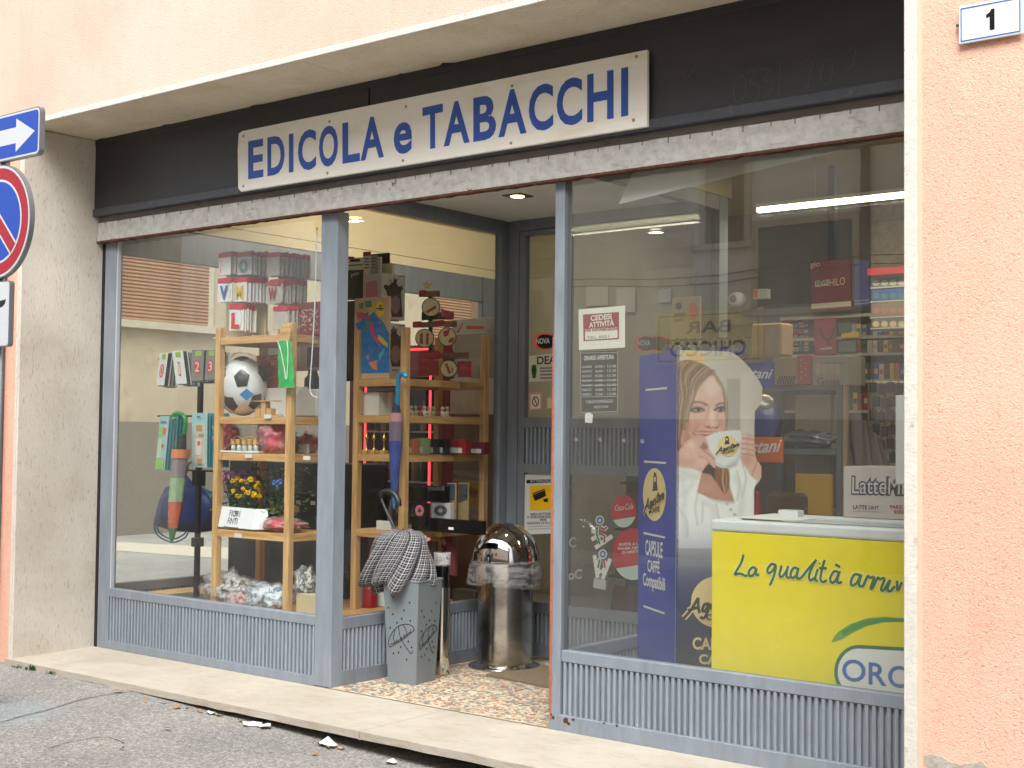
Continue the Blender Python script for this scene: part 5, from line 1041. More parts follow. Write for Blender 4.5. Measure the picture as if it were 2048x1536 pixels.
for i, px in enumerate((733, 748, 768)):
    Y = 0.72; p = W(px, 900, y=Y); t = thing('trophy', ['leftmost small brass trophy beside the shelf post', 'middle brass trophy with a tall stem on the entrance shelf', 'right brass trophy next to the blue umbrella'][i], 'trophy', (p[0], Y, 1.295), 'small trophies on the entrance shelf')
    b = MB(); b.box(p[0]-0.022, p[0]+0.022, Y-0.02, Y+0.02, 1.2952, 1.318); mk('base', b, WOODX, parent=t, bev=0.002)
    b = MB(); b.lathe((p[0], Y, 1.318), [(0.012, 0), (0.005, 0.015), (0.004, 0.05), (0.014, 0.075), (0.012, 0.078), (0.003, 0.10), (0.002, 0.12)], 10); mk('cup', b, GOLD, parent=t, smooth=True)
for x0, x1, yt, m, l in ((806, 826, 878, M('tin_orange', (170, 96, 60), 0.5), 'orange brown tin behind the front post of the entrance shelf'), (829, 848, 876, M('tin_green', (128, 138, 84), 0.5), 'green and white tin on the third entrance shelf'), (857, 868, 878, BLACKG, 'narrow black boxed miniature, left of a pair'), (871, 888, 878, BLACKG, 'wider black boxed miniature, right of a pair'), (892, 930, 879, M('tin_red', (122, 28, 36), 0.5), 'dark red box on the third entrance shelf'), (934, 968, 884, M('tin_maroon', (96, 36, 46), 0.4), 'low maroon box at the right end of the third entrance shelf')):
    Y = yB(x0)-0.03; o = crate('gift_tin', l, 'gift box', (x0, yt, x1, 905), Y, 0.06, m, 1.295, [('paper_label', LGREY, lambda b, pl, a, c, z0, z1: b.box(a+(c-a)*0.15, c-(c-a)*0.15, pl[0][1]-0.0015, pl[0][1]-0.0005, z0+(z1-z0)*0.1, z0+(z1-z0)*0.45))])
o = crate('doll_box', 'black box lettered kimmidoll on the lowest entrance shelf', 'box', (846, 972, 889, 1004), yB(850), 0.05, BLACKG, None); b = MB(); ptext(b, 'kimmidoll', (845, 981), (888, 981), (845, 972), PY(yB(850)), 0.002); mk('lettering', b, M('dim_silver', (130, 130, 130), 0.5), parent=o)
for x0, x1, m, c, l in ((826, 852, BLACKG, PINK, 'square black box with a pink ring print'), (862, 900, M('pale_disc_box', (170, 168, 166), 0.4), DARK, 'square grey box with a dark ring print')):
    Y = yB(x0)-0.04; o = crate('ring_box', l, 'box', (x0, 1006, x1, 1036), Y, 0.04, m, 0.86); b = MB(); cx = (x0+x1)/2
    P = ell(cx, 1021, (x1-x0)*0.34, 11); Q = ell(cx, 1021, (x1-x0)*0.13, 4); A = [Wp(*q, PY(Y), 0.002) for q in P]; Cc = [Wp(*q, PY(Y), 0.002) for q in Q]; b.add(A+Cc, [(i, (i+1) % 24, 24+(i+1) % 24, 24+i) for i in range(24)]); mk('ring_print', b, c, parent=o)
crate('ring_box', 'black box with a white disc behind the ring boxes', 'box', (818, 974, 846, 1004), yB(822), 0.04, BLACKG, None)
crate('black_tray', 'long low black tray with a tiny price tag on the lowest entrance shelf', 'tray', (822, 1038, 962, 1058), yB(840)-0.08, 0.05, BLACKG, 0.831, [('price_tag', WHITE, lambda b, pl, a, c, z0, z1: b.box(a+(c-a)*0.55, a+(c-a)*0.62, pl[0][1]-0.002, pl[0][1]-0.0005, z0+0.02, z0+0.035))])
for i, (x0, x1) in enumerate(((893, 911), (916, 936))):
    Y = yB(x0)-0.01; t = crate('incense_pack', ['long incense pack leaning left of its pair', 'long incense pack leaning right of its pair'][i], 'incense', (x0, 966, x1, 1036), Y, 0.012, M('incense_pale', (184, 160, 116), 0.4), 0.87); b = MB(); b.pp([(x0+1, 968), (x1-1, 968), (x1-1, 1000), (x0+1, 1006)], PY(Y)); mk('blue_print', b, M('incense_blue', (60, 76, 104), 0.5), parent=t)
crate2('small_carton', 'small white carton behind the black umbrella handle', 'carton', 752, 782, 788, 1043, 0.70, WHITE, 0.831)
def can(px, pyt, pyb, w, Y, m, label, cat='tin', z0=0.339):
    p = W(px, pyb, y=Y); r = w/2*abs(W(px+1, pyb, y=Y)[0]-p[0])*0.78; z1 = W(px, pyt, y=Y)[2]; b = MB(); b.lathe((p[0], Y, z0), [(0, 0), (r, 0), (r*1.03, 0.005), (r, 0.012), (r, z1-z0-0.012), (r*0.9, z1-z0-0.004), (0, z1-z0)], 24); return mk(cat.replace(' ', '_'), b, m, label=label, cat=cat, smooth=True)
can(739, 1172, 1214, 28, 0.80, M('candle_red_wax', (152, 24, 34), 0.4), 'red ribbed candle tin on the deck behind the stand', 'tin'); can(764, 1164, 1212, 22, 0.9, WHITEP, 'white jar beside the red tin', 'jar')
crate('small_lantern_box', 'dark printed box on the deck at the far end near the bin', 'box', (905, 1180, 950, 1215), 1.25, 0.1, M('dim_box', (96, 88, 80), 0.6), 0.339)
kids_umbrella(793, 805, 788, 1018, 0.60, [(812, 754), (809, 749), (803, 749), (797, 756), (796, 775), (794, 812)], 'furled blue child umbrella with a bright blue crook handle', M('umbrella_blue', (40, 150, 206), 0.3),
    [(0.0, 0.10, 0.014, 0.03, M('navy_fabric', (44, 54, 90), 0.6), 0.05), (0.10, 0.18, 0.040, 0.040, M('pink_white_band', (206, 150, 150), 0.5), 0.0), (0.18, 0.36, 0.040, 0.038, M('clear_violet', (136, 116, 138), 0.4), 0.03), (0.36, 0.88, 0.038, 0.018, M('blue_fabric', (72, 90, 166), 0.5, var=0.35, vs=20), 0.10), (0.88, 1.0, 0.016, 0.006, M('umbrella_tip_blue', (40, 130, 190), 0.4), 0.0)], 0)

# ------------------------------------------------------------------ drinks fridge with red light strips
FYY = 2.2; fx0, fx1 = 0.10, 1.06; t = thing('drinks_fridge', 'red drinks fridge with glowing red strips behind the entrance shelf', 'fridge', ((fx0+fx1)/2, FYY, 0.012))
FR = M('fridge_red', (120, 22, 28), 0.35)
b = MB(); b.box(fx0, fx0+0.14, FYY, FYY+0.6, 0.012, 2.08); b.box(fx1-0.05, fx1, FYY, FYY+0.6, 0.012, 2.08); b.box(fx0+0.14, fx1-0.05, FYY, FYY+0.6, 1.84, 2.08); b.box(fx0+0.14, fx1-0.05, FYY, FYY+0.6, 0.012, 0.18); b.box(fx0+0.14, fx1-0.05, FYY+0.55, FYY+0.6, 0.18, 1.84); mk('cabinet', b, FR, parent=t, bev=0.004)
LED = M('red_led', (255, 74, 84), 0.5, emit=0.8)
for x in (0.285, 0.955):
    b = MB(); b.box(x-0.008, x+0.008, FYY-0.012, FYY-0.001, 0.2, 1.95); mk('light_strip', b, LED, parent=t)
b = MB(); b.box(0.30, 0.94, FYY-0.012, FYY-0.001, 2.045, 2.06); mk('light_strip', b, LED, parent=t)
b = MB(); b.box(0.32, 0.92, FYY-0.02, FYY-0.014, 0.2, 1.82); mk('glass_door', b, GLASSD, parent=t)
b = MB(); text3(b, 'Coca', (0.33, FYY-0.004, 1.87), (0.30, 0, 0), (0, 0, 0.11), 0.0, 0.35); mk('lettering', b, WHITEPR, parent=t)
BOT = [M('bottle_%d' % i, c, 0.2) for i, c in enumerate(((150, 30, 34), (60, 40, 34), (40, 90, 60), (190, 186, 176), (180, 130, 50)))]
for lv in range(4):
    z = 0.3+lv*0.38; b = MB(); b.box(fx0+0.14, fx1-0.05, FYY+0.04, FYY+0.5, z-0.012, z); mk('fridge_shelf', b, LGREY, parent=t)
    for i in range(8):
        x = 0.29+i*0.082; b = MB(); b.lathe((x, FYY+0.12, z), [(0, 0), (0.03, 0), (0.03, 0.14), (0.012, 0.20), (0.012, 0.23), (0, 0.235)], 10); mk('bottle', b, BOT[(i*3+lv*2) % 5], parent=t, smooth=True)
# ------------------------------------------------------------------ entrance: umbrella stand, wet umbrella, steel tube, litter bin, mat
FZ = 0.0155
def fl(px, py, z=FZ): p = W(px, py, z=z); return p
fa, fbm, fc_ = fl(776, 1363), fl(832, 1370), fl(869, 1363)
zt_ = 0.60; e1 = fbm-fa; e2 = fc_-fbm
n1 = np.linalg.norm(e1[:2]); u1 = e1/n1; u1[2] = 0; u2 = np.array([-u1[1], u1[0], 0]); s0 = n1
cb = [fa, fbm, fbm+u2*s0, fa+u2*s0]; cen_ = sum(cb)/4; tp = []
zt_ = W(836, 1165, y=fbm[1]-0.03)[2]; k_ = 1.26
for q in cb: d = q-cen_; tp.append(np.array([cen_[0]+d[0]*k_, cen_[1]+d[1]*k_, zt_]))
us = thing('umbrella_stand', 'square tapering grey metal umbrella stand with a cut out umbrella motif', 'umbrella stand', cen_)
STM = M('stand_grey', (116, 125, 129), 0.42, var=0.06, vs=6)
b = MB(); inn = [np.array([cen_[0]+(q-cen_)[0]*0.97, cen_[1]+(q-cen_)[1]*0.97, zt_-0.002]) for q in tp]; inb = [np.array([cen_[0]+(q-cen_)[0]*0.95, cen_[1]+(q-cen_)[1]*0.95, FZ+0.01]) for q in cb]
b.add(list(cb)+tp+inn+inb, [(i, (i+1) % 4, 4+(i+1) % 4, 4+i) for i in range(4)]+[(4+i, 4+(i+1) % 4, 8+(i+1) % 4, 8+i) for i in range(4)]+[(8+(i+1) % 4, 8+i, 12+i, 12+(i+1) % 4) for i in range(4)]+[(12, 15, 14, 13), (3, 2, 1, 0)]); mk('body', b, STM, parent=us)
b = MB(); b.tube([tp[0], tp[1], tp[2], tp[3], tp[0]], 0.006, 6); mk('rim', b, STM, parent=us)
def facepl(i, j):
    n = np.cross(cb[j]-cb[i], tp[i]-cb[i]); n = n/np.linalg.norm(n)
    if np.dot(n, CAM-cb[i]) < 0: n = -n
    return (cb[i], n)
CUT = M('cut_out_dark', (40, 44, 46), 0.8)
def k7(L): return [(680+x/4.266, 1040+y/4.266) for x, y in L]
pf, ps = facepl(0, 1), facepl(1, 2)
b = MB()
for x, y in ((594, 706), (411, 748), (546, 771), (450, 804), (526, 843), (600, 860), (486, 876), (427, 921), (582, 1036), (519, 1085), (611, 1087), (500, 1131), (456, 1137), (568, 1191)): b.pp(k7(ell(x, y, 6.5, 10, 10)), pf, 0.0012)
for x, y in ((819, 709), (697, 776), (783, 778), (718, 828), (764, 856), (810, 861), (735, 893), (694, 950), (786, 1038), (740, 1098), (799, 1084), (724, 1149), (694, 1166), (761, 1196)): b.pp(k7(ell(x, y, 5, 10, 10)), ps, 0.0012)
mk('raindrop_hole', b, CUT, parent=us, kind='stuff')
b = MB()
for L in ([(425, 1085), (412, 1050), (425, 1000), (460, 940), (510, 900), (570, 890), (615, 905), (636, 938)], [(425, 1085), (470, 1060), (520, 1030), (580, 985), (636, 938)], [(430, 1060), (480, 1040), (540, 1000), (600, 955)], [(470, 1055), (455, 1000), (470, 940)], [(522, 1028), (505, 960), (500, 905)], [(575, 990), (560, 930), (540, 900)], [(480, 1020), (482, 1045)], [(545, 975), (550, 1005)], [(600, 935), (606, 962)], [(520, 1000), (545, 1060), (580, 1110), (600, 1138), (617, 1130), (612, 1112)]): b.stroke(k7(L), pf, 0.0045, 0.0012)
for L in ([(680, 1110), (676, 1060), (695, 1000), (725, 950), (765, 910), (805, 895), (832, 925)], [(680, 1110), (720, 1070), (770, 1010), (832, 925)], [(685, 1080), (740, 1030), (800, 950)], [(715, 1075), (705, 1020), (720, 960)], [(765, 1015), (752, 965), (765, 915)], [(800, 965), (790, 925), (800, 900)], [(750, 1000), (765, 1070), (785, 1120), (797, 1136), (803, 1118)]): b.stroke(k7(L), ps, 0.0045, 0.0012)
mk('umbrella_motif', b, CUT, parent=us, kind='stuff')
# plaid umbrella, loosely furled, handle up
def plaid():
    m, t, p, o, L = special('plaid_cloth'); uv = N(t, 'UVMap'); sx = N(t, 'SeparateXYZ'); L(uv.outputs[0], sx.inputs[0]); masks = []
    for ax, fr in ((0, 1.0), (1, 1.0)):
        for f, w in ((1.0, 0.20), (1.0, 0.44)):
            a = N(t, 'Math', operation='FRACT'); L(sx.outputs[ax], a.inputs[0]); c = N(t, 'Math', operation='SUBTRACT'); L(a.outputs[0], c.inputs[0]); c.inputs[1].default_value = 0.28 if w < 0.3 else 0.72
            d = N(t, 'Math', operation='ABSOLUTE'); L(c.outputs[0], d.inputs[0]); e = N(t, 'Math', operation='LESS_THAN'); L(d.outputs[0], e.inputs[0]); e.inputs[1].default_value = 0.075 if w < 0.3 else 0.05; masks.append(e.outputs[0])
    c = lin((20, 22, 31)); 
    for i, k in enumerate(masks):
        f = N(t, 'Math', operation='MULTIPLY'); L(k, f.inputs[0]); f.inputs[1].default_value = 0.42 if i % 2 == 0 else 0.30; c = mix(t, f.outputs[0], c, lin((214, 212, 214)))
    L(c, p.inputs['Base Color']); p.inputs['Roughness'].default_value = 0.75; p.inputs['Sheen Weight'].default_value = 0.2; return m
cx0, cy0 = cen_[0]-0.075, cen_[1]-0.02
pu = thing('plaid_umbrella', 'black and white checked umbrella standing handle up in the grey stand', 'umbrella', (cx0, cy0, 0.5))
nseg, nr = 128, 34; vs = []; fs = []; uvs = []; UL = 0.026
ztop = W(800, 1064, y=cy0)[2]; zlow = zt_-0.015; H_ = ztop-zlow
prof = [(0.030, 0.99), (0.105, 1.02), (0.160, 0.90), (0.180, 0.68), (0.194, 0.46), (0.206, 0.24), (0.205, 0.08), (0.190, -0.03), (0.150, -0.06), (0.105, -0.02), (0.085, -0.20)]
pr_ = catmull([np.array(q) for q in prof], 4); nr = len(pr_)-1
ang = [0.15, 1.0, 1.75, 2.7, 3.35, 4.2, 5.0, 5.7]          # where the ribs hold the cloth in
def billow(th):
    A = ang+[ang[0]+2*math.pi]
    for i in range(8):
        t0, t1 = A[i], A[i+1]; u = th if th >= A[0] else th+2*math.pi
        if t0 <= u < t1: return math.sin(math.pi*(u-t0)/(t1-t0))**0.7, i
    return 0, 0
amp = [0.06, 0.03, 0.05, 0.115, 0.10, 0.03, 0.07, 0.05]; drop = [0.015, 0.0, 0.03, 0.05, 0.03, -0.01, 0.035, 0.0]
path = [0.0]
for i in range(nr): path.append(path[-1]+math.hypot(pr_[i+1][0]-pr_[i][0], (pr_[i+1][1]-pr_[i][1])*H_))
for i in range(nr+1):
    r0, f = pr_[i]; g = min(1, i/nr*1.5)
    for j in range(nseg):
        th = 2*math.pi*j/nseg; q, k = billow(th); tw = 0.9*(f-0.1); w = mnoise.noise(Vector((math.cos(th)*2, math.sin(th)*2, f*1.5))); w2 = mnoise.noise(Vector((math.cos(th)*6, math.sin(th)*6, f*3+4)))
        r = r0*(0.80+0.04*w)+amp[k]*q*g+0.012*w2*g; z = zlow+f*H_-drop[k]*q*g*(1-abs(f))-0.012*w*g+(0.03*(q-0.5) if i < 3 else 0)+0.05*g*max(0, f-0.55)*mnoise.noise(Vector((k*3.1, 1, 5)))*2
        vs.append((cx0+0.01-0.012*(1-f)+r*math.cos(th+tw), cy0+0.86*r*math.sin(th+tw), z))
for i in range(nr):
    for j in range(nseg):
        fs.append((i*nseg+j, i*nseg+(j+1) % nseg, (i+1)*nseg+(j+1) % nseg, (i+1)*nseg+j)); ua, ub = j*2*math.pi/nseg*0.145/UL, (j+1)*2*math.pi/nseg*0.145/UL; va, vb = path[i]/UL, path[i+1]/UL
        uvs += [(ua, va), (ub, va), (ub, vb), (ua, vb)]
b = MB(); b.add(vs, fs); o = mk('canopy', b, plaid(), parent=pu, smooth=True); ul = o.data.uv_layers.new(name='UVMap')
for i, q in enumerate(uvs): ul.data[i].uv = q
for j, th in enumerate(ang):
    b = MB(); P = [(cx0+0.01-0.012*(1-f)+(r0*0.80+0.004)*math.cos(th+0.9*(f-0.1)), cy0+0.86*(r0*0.80+0.004)*math.sin(th+0.9*(f-0.1)), zlow+f*H_) for r0, f in prof[:7]]; d = np.array(P[0])-np.array(P[1]); P = [tuple(np.array(P[0])+d*0.5)]+P
    b.tube(P, 0.0035, 6); mk('rib', b, BLACK, parent=pu)
HK = [(792, 1060), (787, 1035), (775, 1010), (764, 1000), (759, 992), (760, 986), (768, 983), (780, 985), (790, 995), (794, 1008)]
HK = [(793, 1066), (784, 1045), (772, 1020), (763, 998), (764, 988), (772, 983), (783, 984), (791, 991), (797, 1003), (797, 1012)]
b = MB(); b.tube(catmull([W(x, y, y=cy0-0.02) for x, y in HK]), [0.010]*20+[0.017]*35, 12); mk('handle', b, M('handle_rubber', (34, 36, 40), 0.45), parent=pu, smooth=True)
b = MB(); b.tube([(cx0+0.01, cy0, ztop+0.02), (cen_[0], cen_[1], 0.03)], 0.006, 8); mk('shaft', b, CHROMED, parent=pu)
# steel tube vase behind the stand
p = fl(886, 1350); b = MB(); zt2 = W(886, 1106, y=p[1]+0.0)[2]; zk = W(886, 1175, y=p[1])[2]; r = 0.052
tv = thing('steel_tube', 'tall narrow polished steel tube vase behind the umbrella stand', 'vase', (p[0], p[1], FZ)); q = (p[0]-0.035, p[1]+0.02, FZ)
b.lathe(q, [(0, 0), (r, 0), (r*0.9, 0.12), (r*0.92, 0.3), (r, zk-FZ)], 28); mk('tube', b, CHROME, parent=tv, smooth=True)
zb2 = W(886, 1132, y=p[1])[2]; b = MB(); b.lathe(q, [(r*0.98, zk-FZ), (r*0.80, (zk+zb2)/2-FZ), (r*0.95, zb2-FZ)], 28); mk('black_collar', b, BLACKG, parent=tv, smooth=True)
b = MB(); b.lathe(q, [(r*0.95, zb2-FZ), (r*0.97, zt2-FZ), (r*0.93, zt2-FZ), (r*0.9, zb2-FZ)], 28); mk('clear_rim', b, FILMM, parent=tv, smooth=True)
# bin: pedestal, dome, plastic wrap
bc = fl(1006, 1332); bx, by = bc[0]+0.012, bc[1]
lb = thing('litter_bin', 'polished steel litter bin with a dome top wrapped in plastic film', 'litter bin', (bx, by, FZ))
zd0, zd1 = W(1003, 1121, y=by)[2], W(1003, 1045, y=by-0.0)[2]; rd = 0.206
b = MB(); b.lathe((bx, by, FZ), [(0, 0), (0.218, 0), (0.222, 0.006), (0.216, 0.012), (0.185, 0.02), (0.172, 0.03)], 40); mk('foot', b, CHROMED, parent=lb, smooth=True)
b = MB(); b.lathe((bx, by, FZ), [(0.170, 0.025), (0.167, 0.3), (0.167, zd0-FZ-0.13)], 40); mk('pedestal', b, CHROMED, parent=lb, smooth=True)
b = MB(); b.lathe((bx, by, 0), [(rd*0.95, zd0-0.14), (rd*0.98, zd0-0.02), (rd, zd0)], 40); mk('collar', b, CHROMED, parent=lb, smooth=True)
b = MB(); b.lathe((bx, by, 0), [(rd*math.cos(a), zd0+0.003+(zd1-zd0)*math.sin(a)) for a in [math.pi/2*i/14 for i in range(14)]]+[(0.0005, zd1)], 48); mk('dome', b, CHROME, parent=lb, smooth=True)
b = MB(); b.lathe((bx, by, 0), [(rd+0.001, zd0-0.004), (rd+0.003, zd0), (rd+0.001, zd0+0.004)], 48); mk('seam', b, DARK, parent=lb, smooth=True)
b = MB(); n = 64; prof = 9; vs = []; fs = []
for i in range(prof+1):
    f = i/prof
    for j in range(n):
        th = 2*math.pi*j/n; w = mnoise.noise(Vector((math.cos(th)*2.2, math.sin(th)*2.2, f*2.0+3))); r = rd+0.006+0.022*math.sin(f*math.pi*0.7)+0.022*w*f-0.008*f**3
        z = zd0+0.012-(0.15+0.035*mnoise.noise(Vector((math.cos(th)*1.3, math.sin(th)*1.3, 9))))*f; vs.append((bx+r*math.cos(th), by+r*math.sin(th), z))
for i in range(prof):
    for j in range(n): fs.append((i*n+j, i*n+(j+1) % n, (i+1)*n+(j+1) % n, (i+1)*n+j))
b.add(vs, fs); mk('plastic_wrap', b, FILMM, parent=lb, smooth=True)
b = MB(); P = [fl(972, 1352), fl(1110, 1379), fl(1190, 1345), fl(1050, 1328)]; P[2] = P[1]+(P[1]-P[0])*0+np.array([0.02, 0.48, 0]); P[3] = P[0]+np.array([0.02, 0.48, 0]); b.prism([np.array([q[0], q[1], FZ]) for q in P], (0, 0, 0.012)); mk('door_mat', b, M('mat_brown', (120, 106, 84), 0.95, var=0.25, vs=120, bump=0.4, bs=150), label='thin brown door mat in front of the shop door', cat='door mat')

# ------------------------------------------------------------------ stickers and notices on the door
dp_ = PY(DY-0.013); gp_ = PY(DY+0.007)
def sticker(name, label, cat, px, m, pl, prints=(), off=0.002, th=0.001, group=None):
    b = MB(); P = [Wp(x, y, pl, off) for x, y in px]; b.prism(P, np.asarray(pl[1], float)*-th); o = mk(name, b, m, label=label, cat=cat, group=group)
    for nm, mm, fn in prints: b = MB(); fn(b, pl); mk(nm, b, mm, parent=o)
    return o
def infinity(cx, cy, sx, k, off):
    P = []
    for i in range(40):
        a = 6.2832*i/40; x = math.cos(a)*1.95; y = math.sin(a)*(1.0 if abs(math.cos(a)) > 0.0 else 1.0); y *= 0.62+0.42*min(1, abs(math.cos(a))*1.25)*(1 if abs(math.cos(a)) < 0.8 else 1.0); P.append((cx+sx*k*x*0.5, cy+23*k*y))
    return P
for cx, cy, sx, l in ((1104, 683, 40, 'coral and black NOVA sticker on the door glass above the DEA notice'), (1305, 687, 38, 'coral and black NOVA sticker on the far door leaf above the blue display')):
    sticker('door_sticker', l, 'sticker', infinity(cx, cy, sx, 1.0, 0), CORAL, gp_, [('black_field', BLACK, lambda b, pl, cx=cx, cy=cy, sx=sx: b.pp(infinity(cx, cy, sx, 0.80, 0), pl, 0.0035)), ('lettering', WHITEPR, lambda b, pl, cx=cx, cy=cy, sx=sx: ptext(b, 'NOVA', (cx-sx*0.80, cy+5), (cx-sx*0.12, cy+4), (cx-sx*0.8, cy-6), pl, 0.0045, 0.01))], group='NOVA stickers on the door glass')
sticker('notice_plate', 'cream DEA notice with a small green plant on the door glass', 'notice', [(1058, 764), (1118, 760), (1118, 706), (1058, 712)], M('notice_cream', (206, 206, 190), 0.6), gp_, [('lettering', INK, lambda b, pl: ptext(b, 'DEAL', (1074, 729), (1122, 727), (1074, 713), pl, 0.003, 0.02)), ('plant_print', M('print_green', (60, 120, 60), 0.6), lambda b, pl: [b.pp(ell(1068, 734+q*6, 6-abs(q-1), 5), pl, 0.003) for q in range(4)]), ('small_print', GREYP, lambda b, pl: [b.pp([(1080, y), (1114, y-1), (1114, y+2), (1080, y+3)], pl, 0.003) for y in (735, 741, 748, 755)])])
sticker('small_notice', 'small white and red framed notice low on the upper door glass', 'notice', [(1058, 821), (1084, 820), (1084, 784), (1058, 785)], M('pale_red_print', (224, 150, 146), 0.5), gp_, [('white_field', WHITE, lambda b, pl: b.pp([(1061, 818), (1081, 817), (1081, 788), (1061, 789)], pl, 0.003)), ('emblem', INK, lambda b, pl: b.stroke(ell(1071, 803, 6, 9, 14)+[(1077, 803)], pl, 0.007, 0.004)), ('bar', RED, lambda b, pl: b.stroke([(1068, 796), (1074, 809)], pl, 0.008, 0.0045))])
sticker('small_notice', 'plain cream tag next to the small red framed notice', 'notice', [(1094, 817), (1106, 816), (1106, 794), (1094, 796)], CREAM, gp_)
sticker('video_notice', 'white ATTENZIONE video surveillance notice with a yellow camera field', 'notice', [(1048, 1069), (1126, 1066), (1126, 942), (1048, 948)], M('notice_white', (214, 214, 206), 0.6), gp_, [
    ('header', BLACK, lambda b, pl: b.pp([(1053, 967), (1122, 964), (1122, 957), (1053, 960)], pl, 0.003)), ('header_lettering', WHITEPR, lambda b, pl: ptext(b, 'ATTENZIONE', (1060, 965), (1112, 963), (1060, 960), pl, 0.004)),
    ('yellow_field', M('warning_yellow', (240, 190, 20), 0.5), lambda b, pl: b.pp([(1060, 1021), (1116, 1019), (1116, 969), (1060, 972)], pl, 0.003)),
    ('camera_symbol', BLACK, lambda b, pl: [b.pp([(1065, 990), (1090, 980), (1092, 992), (1070, 1002)], pl, 0.004), b.pp([(1064, 987), (1089, 977), (1090, 979), (1065, 989)], pl, 0.004), b.pp([(1086, 998), (1096, 996), (1096, 1004), (1088, 1004)], pl, 0.004)]),
    ('lettering', INK, lambda b, pl: [ptext(b, s, (x0, y+5), (x1, y+4), (x0, y), pl, 0.003, 0.02) for s, x0, x1, y in (('AREA SOTTOPOSTA', 1060, 1116, 1026), ('A VIDEOSORVEGLIANZA', 1054, 1122, 1032), ('PER', 1080, 1094, 1038), ('RAGIONI DI SICUREZZA', 1055, 1122, 1044))]),
    ('small_print', GREYP, lambda b, pl: [b.pp([(1056, y), (1118, y-2), (1118, y-1), (1056, y+1)], pl, 0.003) for y in (1053, 1058)])])
CR = M('cola_red', (196, 34, 44), 0.5); SW = WHITEPR
def colaround(cx, cy, rx, ry, label, lines):
    def lower(b, pl): b.pp([(cx+rx*math.cos(a), cy+ry*math.sin(a)) for a in [0.35+2.2*k/14 for k in range(15)]], pl, 0.0025)
    return sticker('cola_sticker', label, 'sticker', ell(cx, cy, rx, ry, 36), CR, gp_, [('white_wave', M('pale_mint', (206, 226, 214), 0.5), lower), ('lettering', SW, lines)], group='red round drink stickers on the door')
colaround(1247, 1022, 25, 33, 'smaller red round drink sticker high on the lower door glass', lambda b, pl: [ptext(b, 'Coca-Cola', (1230, 1022), (1266, 1018), (1230, 1010), pl, 0.004, 0.0, 0.3)])
colaround(1266, 1108, 41, 52, 'larger red round drink sticker behind the blue display', lambda b, pl: [ptext(b, s, (x0, y+6), (x1, y+4), (x0, y), pl, 0.004, 0.02) for s, x0, x1, y in (('INVITA A UNA', 1238, 1290, 1086), ('PAUSA NELLA', 1236, 1290, 1094), ('DI APERTURA', 1244, 1290, 1102))])
SG, SR, SB_ = M('skier_green', (60, 140, 84), 0.5), M('skier_red', (196, 60, 60), 0.5), M('skier_blue', (70, 120, 180), 0.5)
def k9(L): return [(1110+x/4.8, 1000+y/4.8) for x, y in L]
def figure(label, head, outl, strokes):
    b = MB()
    for s in outl: b.stroke(k9(s), gp_, 0.027, 0.0015, False)
    b.pp(k9(ell(*head, 42, 46, 20)), gp_, 0.0015); o = mk('skier_sticker', b, WHITEPR, label=label, cat='sticker', group='skier stickers on the door')
    b = MB(); b.pp(k9(ell(*head, 30, 34, 20)), gp_, 0.003); mk('head', b, SB_, parent=o); b = MB(); b.pp(k9(ell(*head, 15, 17, 16)), gp_, 0.004); mk('face', b, M('face_pale', (206, 216, 220), 0.5), parent=o)
    for s, m in strokes: b = MB(); b.stroke(k9(s), gp_, 0.013, 0.003, False); mk('limb', b, m, parent=o)
figure('white outlined skier sticker sliding downhill, upper of the two', (430, 195), ([(410, 250), (400, 330), (440, 430)], [(350, 300), (410, 300)], [(440, 260), (480, 280), (500, 255)], [(430, 330), (480, 350), (470, 420)], [(385, 460), (550, 345)], [(350, 380), (400, 350)]), (([(405, 260), (400, 330), (430, 425)], SG), ([(440, 265), (475, 285), (495, 260)], SR), ([(430, 320), (478, 350), (470, 410)], SR)))
figure('white outlined skier sticker with raised skis, lower of the two', (458, 520), ([(378, 530), (410, 750)], [(530, 565), (455, 760)], [(430, 560), (410, 660), (440, 700)], [(475, 580), (480, 650), (450, 700)]), (([(430, 570), (412, 650)], SG), ([(470, 580), (478, 650)], SR)))
b = MB(); b.pp(k9([(365, 840), (372, 750), (492, 772), (485, 865)]), gp_, 0.002); b2 = mk('plinth_sticker', b, M('sticker_grey', (196, 196, 192), 0.5), label='pale rectangular sticker under the lower skier', cat='sticker'); 
b = MB(); ptext(b, 'oC', (1137, 1160), (1164, 1158), (1137, 1140), gp_, 0.002, 0.02); ptext(b, 'C', (1138, 1096), (1152, 1095), (1138, 1075), gp_, 0.002, 0.02); mk('glass_lettering', b, M('dim_white_print', (170, 170, 166), 0.6), label='faded white letters at the left of the lower far door glass', cat='lettering')
